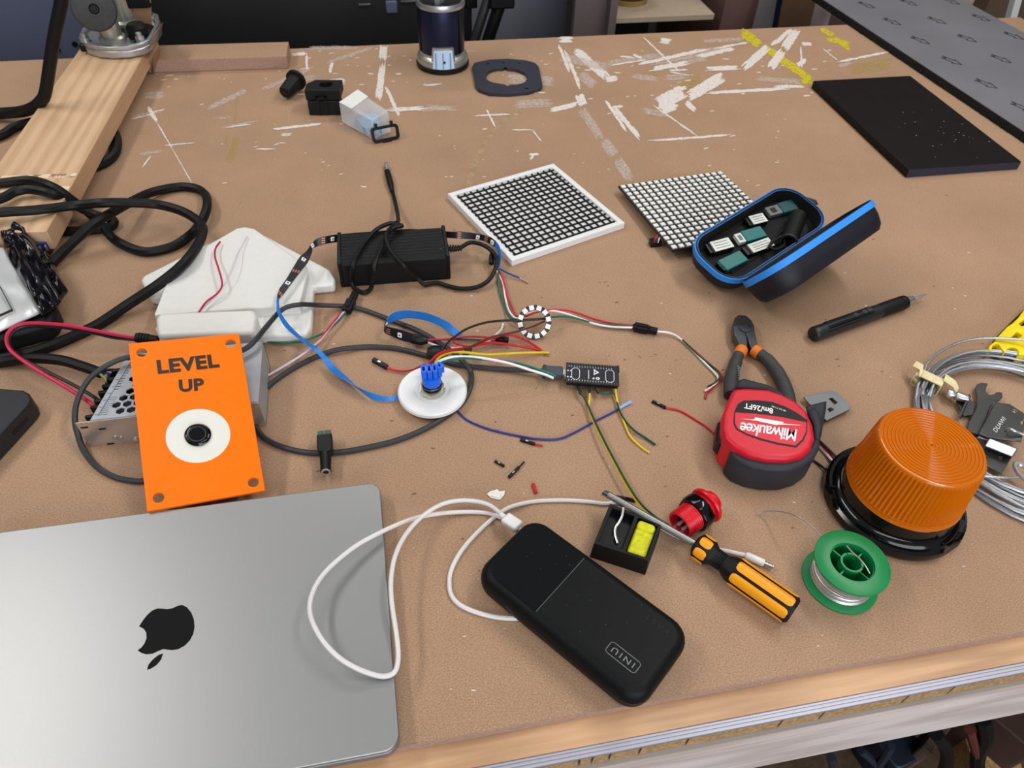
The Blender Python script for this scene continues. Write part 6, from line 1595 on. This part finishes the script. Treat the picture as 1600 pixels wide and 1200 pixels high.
obj('eyelet', MB().ring([(.0062+.0018*math.cos(q_*math.pi/3), .0018*math.sin(q_*math.pi/3)) for q_ in range(6)], 20, Matrix.Translation(mw(ro).inverted() @ at(1600, 738, .018)) @ Matrix.Scale(1.6, 4, (0, 1, 0))), M_steel, ro)

M_zinc = mat('bright_zinc', (150, 156, 172), .36, .8)
M_dzinc = mat('darkened_zinc', (112, 112, 108), .30, .9, vary=.1)
hw = thing('hasp_plate', 'zinc hasp plate with a bent bright flap lying in the wire rope coil', 'bracket', tuple(at(1555, 680)))
zp = .0145
A2 = [(1547, 627), (1560, 630), (1610, 645), (1612, 705), (1552, 712), (1560, 742), (1530, 729), (1538, 690)]
obj('plate', MB().prism(poly([(1556, 628), (1578, 631), (1604, 648), (1600, 672), (1596, 690), (1543, 683), (1530, 677)], zp), zp-.0016, zp, [poly([(1581, 640), (1587, 641), (1590, 646), (1583, 644)], zp), poly([(1594, 658), (1599, 656), (1600, 662), (1596, 663)], zp)]), M_dzinc, hw, world=True, bev=.0004)
obj('lower_plate', MB().prism(poly([(1541, 685), (1589, 700), (1566, 740), (1534, 723)], zp-.005), zp-.0066, zp-.005, [poly([(1560, 713), (1567, 714), (1567, 719), (1561, 719)], zp-.005), poly([(1540, 712), (1544, 714), (1542, 718), (1538, 716)], zp-.005)]), M_dzinc, hw, world=True, bev=.0004)
obj('bent_flap', MB().hexa([at(x, y, z) for x, y, z in ((1538, 698, zp-.004), (1583, 715, zp-.004), (1590, 704, zp-.001), (1546, 685, zp-.001))], [at(x, y, z) for x, y, z in ((1538, 697, zp+.003), (1582, 714, zp+.003), (1591, 701, zp+.006), (1546, 684, zp+.006))]), M_zinc, hw, world=True, bev=.001, label='bright bent flap')
obj('hook_tab', MB().tube(smooth_path([at(1573, 672, zp+.001), at(1577, 670, zp+.005), at(1584, 673, zp+.006), at(1592, 676, zp+.004), at(1606, 682, zp+.001)], 4), .0014, 8), M_tin, hw, world=True)
def engr(t, p0, p1, z, m):
    g = MB(); a_, b_ = at(*p0, z), at(*p1, z); xv = b_-a_; n_ = Vector((-xv.y, xv.x, 0)).normalized()
    text_plane(g, 'DUAWI', a_, xv, n_*.0040, shear=.3); return obj('stamped_lettering', g, m, t, world=True)
engr(hw, (1557, 676), (1573, 654), zp+.0003, M_label)
h2 = thing('hasp_strap', 'darker zinc strap with stamped letters under the hasp plate', 'bracket', tuple(at(1535, 660)))
obj('strap', MB().prism(poly([(1553, 627), (1572, 633), (1548, 688), (1531, 682), (1534, 670)], zp-.004), zp-.0062, zp-.0045, [poly([(1564, 635), (1570, 637), (1570, 640), (1564, 638)], zp-.004)]), mat('dull_zinc', (120, 120, 120), .34, .9, vary=.1), h2, world=True, bev=.0003)
obj('bent_lip', MB().hexa([at(x, y, .006) for x, y in ((1520, 688), (1540, 694), (1541, 691), (1522, 685))], [at(x, y, .012) for x, y in ((1528, 684), (1543, 688), (1544, 685), (1530, 681))]), M_zinc, h2, world=True)
engr(h2, (1541, 673), (1552, 652), zp-.0042, M_label)
sp = thing('flat_spanner', 'dark flat open-ended spanner lying in the wire rope coil beside the hasp', 'spanner', tuple(at(1535, 640)))
zs = .0065
obj('spanner', MB().prism(poly([(1514, 660), (1526, 636), (1527, 619), (1524, 607), (1527, 600), (1534, 597.5), (1544, 599), (1541, 606), (1540, 611), (1546, 617), (1553, 616), (1558, 612), (1566, 613), (1567, 620), (1563, 625), (1557, 627), (1547, 636), (1530, 680), (1512, 672)], zs), zs-.002, zs), mat('dark_spanner_steel', (98, 98, 96), .38, .9, vary=.1), sp, world=True, bev=.0005)
bo = thing('sliding_bolt', 'small bright barrel bolt at the left of the hardware in the rope coil', 'bolt', tuple(at(1490, 615)))
a_, b_ = at(1480, 614, .010), at(1512, 624, .010)
d_ = (b_-a_).normalized(); BM = Matrix.Translation(a_) @ d_.to_track_quat('Z', 'Y').to_matrix().to_4x4(); bl_ = (b_-a_).length
obj('knob', MB().lathe([(.0001, -.001), (.0040, 0), (.0048, .003), (.0036, .006), (.0026, .008)], 18, BM), M_tin, bo, world=True)
obj('sleeve', MB().lathe([(.0044, .008), (.0046, .009), (.0046, bl_-.002), (.0040, bl_)], 10, BM), M_steel, bo, world=True)
obj('keeper_plate', MB().prism(poly([(1494, 626), (1514, 621), (1524, 632), (1520, 648), (1506, 650), (1500, 637)], .0055), .004, .0055), M_steel_d, bo, world=True, bev=.0003)
obj('side_plate', MB().hexa([at(x, y, .004) for x, y in ((1499, 654), (1515, 619), (1517, 620), (1502, 655))], [at(x, y, .012) for x, y in ((1498, 650), (1514, 615), (1516, 616), (1501, 651))]), M_steel_d, bo, world=True)
yt = thing('yellow_trap', 'worn yellow slotted plastic tool at the right edge behind the wire rope', 'tool', tuple(at(1590, 530)))
zy = .016
yp = [(1612, 470), (1600, 484), (1592, 495), (1583, 504), (1574, 510), (1558, 527), (1553, 534), (1546, 540), (1545, 546), (1550, 546), (1551, 540), (1556, 536), (1561, 537), (1566, 545), (1571, 550), (1574, 545), (1580, 541), (1587, 542), (1592, 548), (1592, 553), (1606, 554), (1622, 540), (1640, 470)]
yh = [(1610, 492), (1592, 505), (1596, 509), (1612, 506)]
yh2 = [(1590, 517), (1578, 529), (1584, 532), (1598, 524)]
obj('yellow_plate', MB().prism(poly(yp, zy), .003, zy, [poly(yh, zy), poly(yh2, zy)]), M_yellow_b, yt, world=True, bev=.001, seg=2)
obj('dark_back', MB().prism(poly([(1606, 478), (1580, 503), (1556, 527), (1549, 537), (1544, 545), (1548, 549), (1575, 552), (1604, 556), (1640, 540), (1640, 470)], .003), 0, .003), M_black_m, yt, world=True)

# ------------------------------------------------------------------ solder spool
so = thing('solder_spool', 'green spool of silver solder wire in front of the amber beacon', 'spool', (.3335, .2385, 0))
obj('lower_flange', MB().lathe([(.0290, 0), (.0300, .0006), (.0300, .0024), (.0292, .0030), (.0001, .0030)], 56), M_green, so)
hole_r = .0170
obj('upper_flange', MB().ring([(hole_r, .0280), (.0284, .0280), (.0292, .0284), (.0292, .0302), (.0284, .0308), (hole_r+.0004, .0308), (hole_r, .0303)], 56), M_green, so)
obj('drum', MB().ring([(.0165, .003), (.0175, .003), (.0175, .0285), (.0165, .0285)], 40), M_green, so)
obj('hub', MB().ring([(.0072, .003), (.0088, .003), (.0088, .0295), (.0072, .0295)], 32), M_green, so)
for a_ in (28, 118, 208, 298):
    obj('spoke', MB().box(.0085, .0168, -.0006, .0006, .003, .0265, Matrix.Rotation(math.radians(a_), 4, 'Z')), M_green, so)
W2 = []
for i in range(20*36+1):
    a_ = 2*math.pi*i/36; k = i/36
    W2.append(Vector(((.0232+.0006*math.sin(k*1.7))*math.cos(a_), (.0232+.0006*math.sin(k*1.7))*math.sin(a_), .0042+.0230*(k/20.0))))
obj('wound_solder', MB().tube(W2, .00072, 6), M_tin, so, label='silver wound solder wire')
obj('solder_core', MB().ring([(.0176, .0032), (.0228, .0032), (.0228, .0278), (.0176, .0278)], 40), M_tin, so)
cable('loose_end', [(1323, 853, .033), (1331, 862, .033), (1344, 874, .033), (1352, 884, .032), (1359, 896, .030)], .0006, M_tin, so)
cable('free_tail', [(1283, 838, .030), (1272, 826, .030), (1255, 812, .030), (1235, 803, .024), (1215, 799, .014), (1196, 799, .006), (1183, 802, .002)], .0006, M_tin, so)

# ------------------------------------------------------------------ red arcade button lying on its side
ba, bb = at(1066, 818, .0150), at(1113, 782, .0170)
ax = (bb-ba).normalized()
rbm = Matrix.Translation(ba) @ ax.to_track_quat('Z', 'Y').to_matrix().to_4x4()
rb = thing('arcade_button', 'red threaded push button with a black ring nut lying behind the screwdriver', 'push button', (ba.x, ba.y, 0))
pr = [(.0105, -.003)]
for k in range(9): pr += [(.0122, -.003+.0018*k), (.0128, -.0022+.0018*k), (.0122, -.0014+.0018*k)]
obj('threaded_body', MB().ring(pr+[(.0105, .0135)], 40, rbm), M_red_b, rb, world=True)
obj('ring_nut', MB().ring([(.0128, .0125), (.0158, .0130), (.0164, .0150), (.0164, .0210), (.0158, .0230), (.0128, .0235)], 36, rbm, rf=lambda i, k, r: r*(1.0 if (i // 3) % 2 or r < .013 else .955)), M_black_g, rb, world=True, label='black ring nut')
obj('flange', MB().lathe([(.0122, .0235), (.0122, .0270), (.0156, .0275), (.0164, .0290), (.0160, .0310), (.0120, .0335), (.0115, .0335)], 44, rbm), M_red_b, rb, world=True)
obj('plunger', MB().lathe([(.0100, .0335), (.0100, .0365), (.0090, .0385), (.0050, .0396), (.0001, .0398)], 36, rbm), M_red_b, rb, world=True)
obj('switch_core', MB().lathe([(.0104, .004), (.0001, .0045)], 24, rbm), M_black, rb, world=True)
for x, y in ((-.004, -.003), (.003, -.004), (.000, .004), (-.005, .003)):
    obj('terminal', MB().box(x-.0012, x+.0012, y-.0003, y+.0003, -.006, .005, rbm), M_tin, rb, world=True)

# ------------------------------------------------------------------ sponge holder
hz = .021
ho = thing('sponge_holder', 'black soldering iron sponge holder with a yellow sponge and a drip of solder', 'sponge holder', tuple(at(985, 840)))
T4 = [at(x, y, hz) for x, y in ((928, 849), (1013, 876), (1034, 818), (953, 787))]
cN = sum(T4, Vector())/4
B4 = [Vector((cN.x+(p.x-cN.x)*1.05, cN.y+(p.y-cN.y)*1.05, 0)) for p in T4]
def hl(u, v, z=hz):
    p = T4[0].lerp(T4[1], u).lerp(T4[3].lerp(T4[2], u), v); return Vector((p.x, p.y, z))
def pit(u0, u1, v0, v1): return [tuple(hl(u, v)[:2]) for u, v in ((u0, v0), (u1, v0), (u1, v1), (u0, v1))]
def outer_fn(p):
    k = 1.05-.05*(p.z/hz); return Vector((cN.x+(p.x-cN.x)*k, cN.y+(p.y-cN.y)*k, p.z))
obj('body', MB().prism([tuple(p[:2]) for p in T4], 0, hz, [pit(.07, .50, .08, .93), pit(.57, .95, .06, .94)], fn=outer_fn), M_black_m, ho, world=True, bev=.0006)
obj('tray_floor', MB().prism(pit(.06, .51, .07, .94), .011, .0135), M_black, ho, world=True)
obj('tray_ridge', MB().prism(pit(.26, .29, .09, .92), .0135, .016), M_black, ho, world=True)
obj('sponge_well_floor', MB().prism(pit(.56, .96, .05, .95), .004, .006), M_black, ho, world=True)
sg = [hl(u, v, .0065) for u, v in ((.58, .07), (.94, .07), (.94, .93), (.58, .93))]
obj('sponge', MB().hexa(sg, [Vector((p.x, p.y, .0185)) for p in sg]), M_sponge, ho, world=True, bev=.003, seg=3, label='used yellow sponge')
obj('sponge_fold', MB().hexa([hl(u, v, .014) for u, v in ((.585, .66), (.935, .66), (.935, .925), (.585, .925))], [hl(u, v, .0215) for u, v in ((.60, .70), (.92, .70), (.92, .90), (.60, .90))]), M_sponge, ho, world=True, bev=.003, seg=3)
cable('solder_drip', [(974, 793, .023), (972, 806, .022), (968, 815, .020), (962, 824, .0175), (961, 835, .016), (965, 849, .015)], .0011, M_tin, ho)

# ------------------------------------------------------------------ screwdriver
sa_, sb2 = at(945, 770, .0235), at(1088, 850, .0150)
sd = thing('screwdriver', 'yellow and black handled screwdriver resting across the sponge holder', 'screwdriver', (sb2.x, sb2.y, 0))
he = at(1240, 956, .0135)
hx_ = (he-sb2).normalized()
obj('shaft', MB().tube([at(950, 773, .0240), sb2+hx_*.004], .0031, 14), mat('screwdriver_steel', (150, 148, 146), .38, .85), sd, world=True, label='steel shaft')
obj('tip', MB().tube([at(943, 768.5, .0243), at(951, 773.5, .0240)], .003, 8, rad=[.0016, .0031]), M_steel_d, sd, world=True)
HM = Matrix.Translation(sb2) @ hx_.to_track_quat('Z', 'X').to_matrix().to_4x4()
HL_ = (he-sb2).length
_v = HM.inverted() @ EYE
HM = HM @ Matrix.Rotation(math.atan2(_v.y, _v.x) - math.radians(30), 4, 'Z')
N6 = 48
def lobes(i, k, r):
    a_ = 6*2*math.pi*i/N6; return r*(1+.035*math.cos(a_)) if 5 <= k <= 8 else r*(1+.03*math.cos(a_)) if k in (1, 2) else r
R0 = .0108
obj('handle_core', MB().lathe([(.0065, -.001), (R0*.94, .001), (R0*.98, .013), (R0*.74, .017), (R0*.70, .026), (R0*.98, .033), (R0*1.0, .040), (R0*1.06, HL_-.010), (R0*1.04, HL_-.002), (R0*.9, HL_)], N6, HM, rf=lobes), M_black_m, sd, world=True, label='black handle')
def inlay(z0, z1, a0, half, rr, th=.0011):
    """a rounded raised strip along the handle"""
    vs, fs = [], []; na = 6
    er = min(half*rr*.85, (z1-z0)/2)
    zs_ = [z0+er*(1-math.cos(math.pi/2*q/5)) for q in range(6)] + [z1-er*(1-math.cos(math.pi/2*(5-q)/5)) for q in range(6)]
    nz = len(zs_)-1
    for j in range(nz+1):
        z = zs_[j]; e = min(z-z0, z1-z)
        w = half*(.45+.55*math.sqrt(max(0, 1-(1-min(1, e/er))**2)))
        for i in range(na+1):
            a_ = a0 + w*(2*i/na-1); q_ = rr + th*(1-((2*i/na-1)**2)*.7)
            vs.append(HM @ Vector((q_*math.cos(a_), q_*math.sin(a_), z)))
    for j in range(nz):
        for i in range(na): fs.append((j*(na+1)+i, j*(na+1)+i+1, (j+1)*(na+1)+i+1, (j+1)*(na+1)+i))
    return MB().add(vs, fs)
for k in range(6):
    obj('handle_inlay', inlay(.036, HL_-.003, math.radians(60*k), .41, R0*1.05), M_yellow, sd, world=True)
    obj('collar_inlay', inlay(.0022, .0125, math.radians(60*k), .42, R0*.985), M_yellow, sd, world=True)
for k in range(5):
    obj('neck_ridge', MB().ring([(R0*.70, .0175+.0018*k), (R0*.76, .0180+.0018*k), (R0*.70, .0185+.0018*k)], 24, HM), M_black, sd, world=True)
tp2 = thing('pin_plug', 'black pin plug with a green and yellow tail by the screwdriver tip', 'pin plug', tuple(at(970, 778)), group='loose pin plugs')
obj('housing', MB().tube([at(962, 776, .0016), at(993, 782, .0016)], .0018, 6), M_black, tp2, world=True)
obj('wire_tail', MB().tube([at(941, 770.5, .0016), at(962, 776, .0016)], .0010, 6), W_dgreen, tp2, world=True)
obj('wire_tail', MB().tube([at(946, 768.5, .0016), at(962, 774, .0016)], .0010, 6), W_yellow, tp2, world=True)

# ------------------------------------------------------------------ power bank and white cable
pz = .0275
p_tl, p_bl, p_tr, p_br = at(828, 796, pz), at(736, 890, pz), at(1096, 983, pz), at(1000, 1117, pz)   # corners of the rounded outline
pxv = ((p_tr-p_tl)+(p_br-p_bl)).normalized(); pyv = Vector((-pxv.y, pxv.x, 0))
PLn = .1560; PWd = .0745
pc_ = (p_tl+p_bl+p_tr+p_br)/4
pbk = thing('power_bank', 'black power bank with a glossy screen at one end and an outlined logo', 'power bank', (pc_.x, pc_.y, .0036), math.atan2(pxv.y, pxv.x))
PH = pz-.0036
def pbsec(off, z): return [Vector((x, y, z)) for x, y in rrect(-PLn/2+off, PLn/2-off, -PWd/2+off, PWd/2-off, .0165-off*.6, 7)]
lo = [pbsec(o_, z_) for o_, z_ in ((.010, 0), (.004, .0008), (.001, .004), (.0, .009), (.0, .0135), (.0004, .0165), (.0018, .0200), (.0042, PH-.0012), (.0072, PH-.0002), (.0090, PH))]
N_ = len(lo[0]); fs = []
for k in range(len(lo)-1):
    for i in range(N_): fs.append((k*N_+i, k*N_+(i+1) % N_, (k+1)*N_+(i+1) % N_, (k+1)*N_+i))
fs.append(tuple(range(N_))[::-1]); fs.append(tuple((len(lo)-1)*N_+i for i in range(N_)))
obj('shell', MB().add([p for l in lo for p in l], fs), M_bank, pbk, ang=60)
ivp = mw(pbk).inverted()
def pbl(px, py, z=None): return ivp @ at(px, py, pz)
xs_ = (pbl(915, 866).x+pbl(838, 958).x)/2
scr = [(x, y) for x, y in rrect(-PLn/2+.0075, xs_, -PWd/2+.0075, PWd/2-.0075, .0010, 2)]
scr = [(xs_, -PWd/2+.0072), (xs_, PWd/2-.0072)] + [(x, y) for x, y in rrect(-PLn/2+.0072, xs_+.05, -PWd/2+.0072, PWd/2-.0072, .0125, 7) if x < xs_-.001]
obj('display', MB().prism(scr, PH-.0006, PH+.0003), M_black_g, pbk, label='glossy black display')
obj('display_seam', MB().box(xs_, xs_+.0005, -PWd/2+.0072, PWd/2-.0072, PH-.0002, PH+.0004), mat('seam_grey', (84, 84, 86), .4), pbk)
obj('side_seam', MB().add([p for p in pbsec(-.0002, .0128)]+[p for p in pbsec(-.0002, .0133)], [(i, (i+1) % N_, N_+(i+1) % N_, N_+i) for i in range(N_)]), M_black_g, pbk)
lg = MB()
M_logo = mat('grey_logo_print', (118, 120, 120), .5)
def box_outline(mb, pts, w, z):
    for i in range(len(pts)):
        a_, b_ = Vector((*pts[i], z)), Vector((*pts[(i+1) % len(pts)], z))
        d_ = (b_-a_)
        if d_.length < 1e-7: continue
        d_.normalize(); n_ = Vector((-d_.y, d_.x, 0))*w
        mb.add([a_-n_-d_*w*.3, b_-n_+d_*w*.3, b_+n_+d_*w*.3, a_+n_-d_*w*.3], [(0, 1, 2, 3)])
lc = pbl(973.5, 1027)
box_outline(lg, rrect(lc.x-.0128, lc.x+.0128, lc.y-.0048, lc.y+.0048, .0022, 4), .00025, PH+.00012)
text_plane(lg, 'INIU', Vector((lc.x+.0094, lc.y+.0021, PH+.00012)), Vector((-.0188, 0, 0)), Vector((0, -.0044, 0)), bold=.005, spacing=1.35)
obj('logo', lg, M_logo, pbk, label='grey outlined brand lettering')
fg = MB(); fc0, fc1 = pbl(1040, 986), pbl(1016, 964)
fc = pbl(1026, 974)
text_plane(fg, 'FAST', Vector((fc.x+.010, fc.y+.0016, PH+.0001)), Vector((-.020, 0, 0)), Vector((0, -.0036, 0)), spacing=1.2)
obj('faint_lettering', fg, mat('tone_on_tone_print', (27, 28, 30), .5, spec=.25), pbk, label='faint tone-on-tone lettering')
dst = MB()
for _ in range(30):
    x, y, s = random.uniform(-PLn/2+.01, PLn/2-.012), random.uniform(-PWd/2+.01, PWd/2-.01), random.uniform(.0001, .00028)
    dst.add([Vector((x+q_[0], y+q_[1], PH+.0005)) for q_ in circle(0, 0, s, 5)], [tuple(range(5))])
obj('dust_specks', dst, M_grey_l, pbk, kind='stuff')
wc = thing('white_usb_cable', 'white braided cable looping over the laptop corner from the power bank', 'cable', tuple(at(640, 850)))
RWc = .0019
wp = [(786, 807, .012), (777, 798, .010), (764, 789, .008), (745, 783.5, .008), (722, 782, .009), (700, 785, .011), (680, 793, .014), (655, 811, .017), (632, 838, .022), (617, 870, .026), (611, 905, .027), (612, 940, .026), (617, 975, .024), (621, 1005, .022), (622, 1030, .0195), (617, 1049, .0185), (604, 1056.5, .0185), (585, 1054.5, .020), (555, 1043, .025), (528, 1026, .029), (506, 1003, .032), (491, 978, .034), (484, 955, .034), (487, 930, .033), (500, 904, .031), (522, 880, .029), (556, 853, .026), (590, 834, .023), (625, 818, .019), (655, 808, .012), (690, 802, .006), (725, 800, .003), (755, 801, .002), (775, 806, .002), (800, 818, .002), (830, 845, .002), (850, 885, .002), (855, 925, .002), (840, 955, .002), (815, 965, .002), (785, 965.5), (752, 959), (722, 947), (706, 931), (702, 910), (706, 888), (720, 862), (742, 836), (768, 812), (790, 796, .004), (808, 789, .004), (832, 784), (860, 782), (890, 782), (920, 784), (945, 787), (968, 786, .0022), (1000, 800, .0022), (1030, 822, .0022), (1058, 838), (1085, 848), (1110, 856), (1140, 862), (1166, 868)]
wp = [p if len(p) == 3 else (*p, RWc) for p in wp]
cable('cord', wp, RWc, M_white_cab, wc, step=6)
a_, b_ = at(786, 807, .0125), at(814, 826, .0150)
d_ = (b_-a_); M4 = Matrix.Translation(a_) @ d_.to_track_quat('X', 'Z').to_matrix().to_4x4()
obj('plug_body', MB().box(.002, d_.length*.90, -.0056, .0056, -.0033, .0033, M4), M_white2, wc, world=True, bev=.002, seg=3, label='white plug in the power bank')
obj('plug_collar', MB().tube([at(783, 804.5, .0118), at(789, 809, .0127)], .0026, 12), M_white2, wc, world=True)
a_, b_ = at(1165, 867.5, .0038), at(1194, 880, .0038)
obj('plug_body', MB().tube([a_, a_.lerp(b_, .1), a_.lerp(b_, .95), b_], .0034, 14, rad=[.0024, .0034, .0034, .0028]), M_white2, wc, world=True, label='white barrel of the free plug')
obj('plug_tip', MB().tube([b_, b_+(b_-a_).normalized()*.0075], .0017, 12), M_steel, wc, world=True)
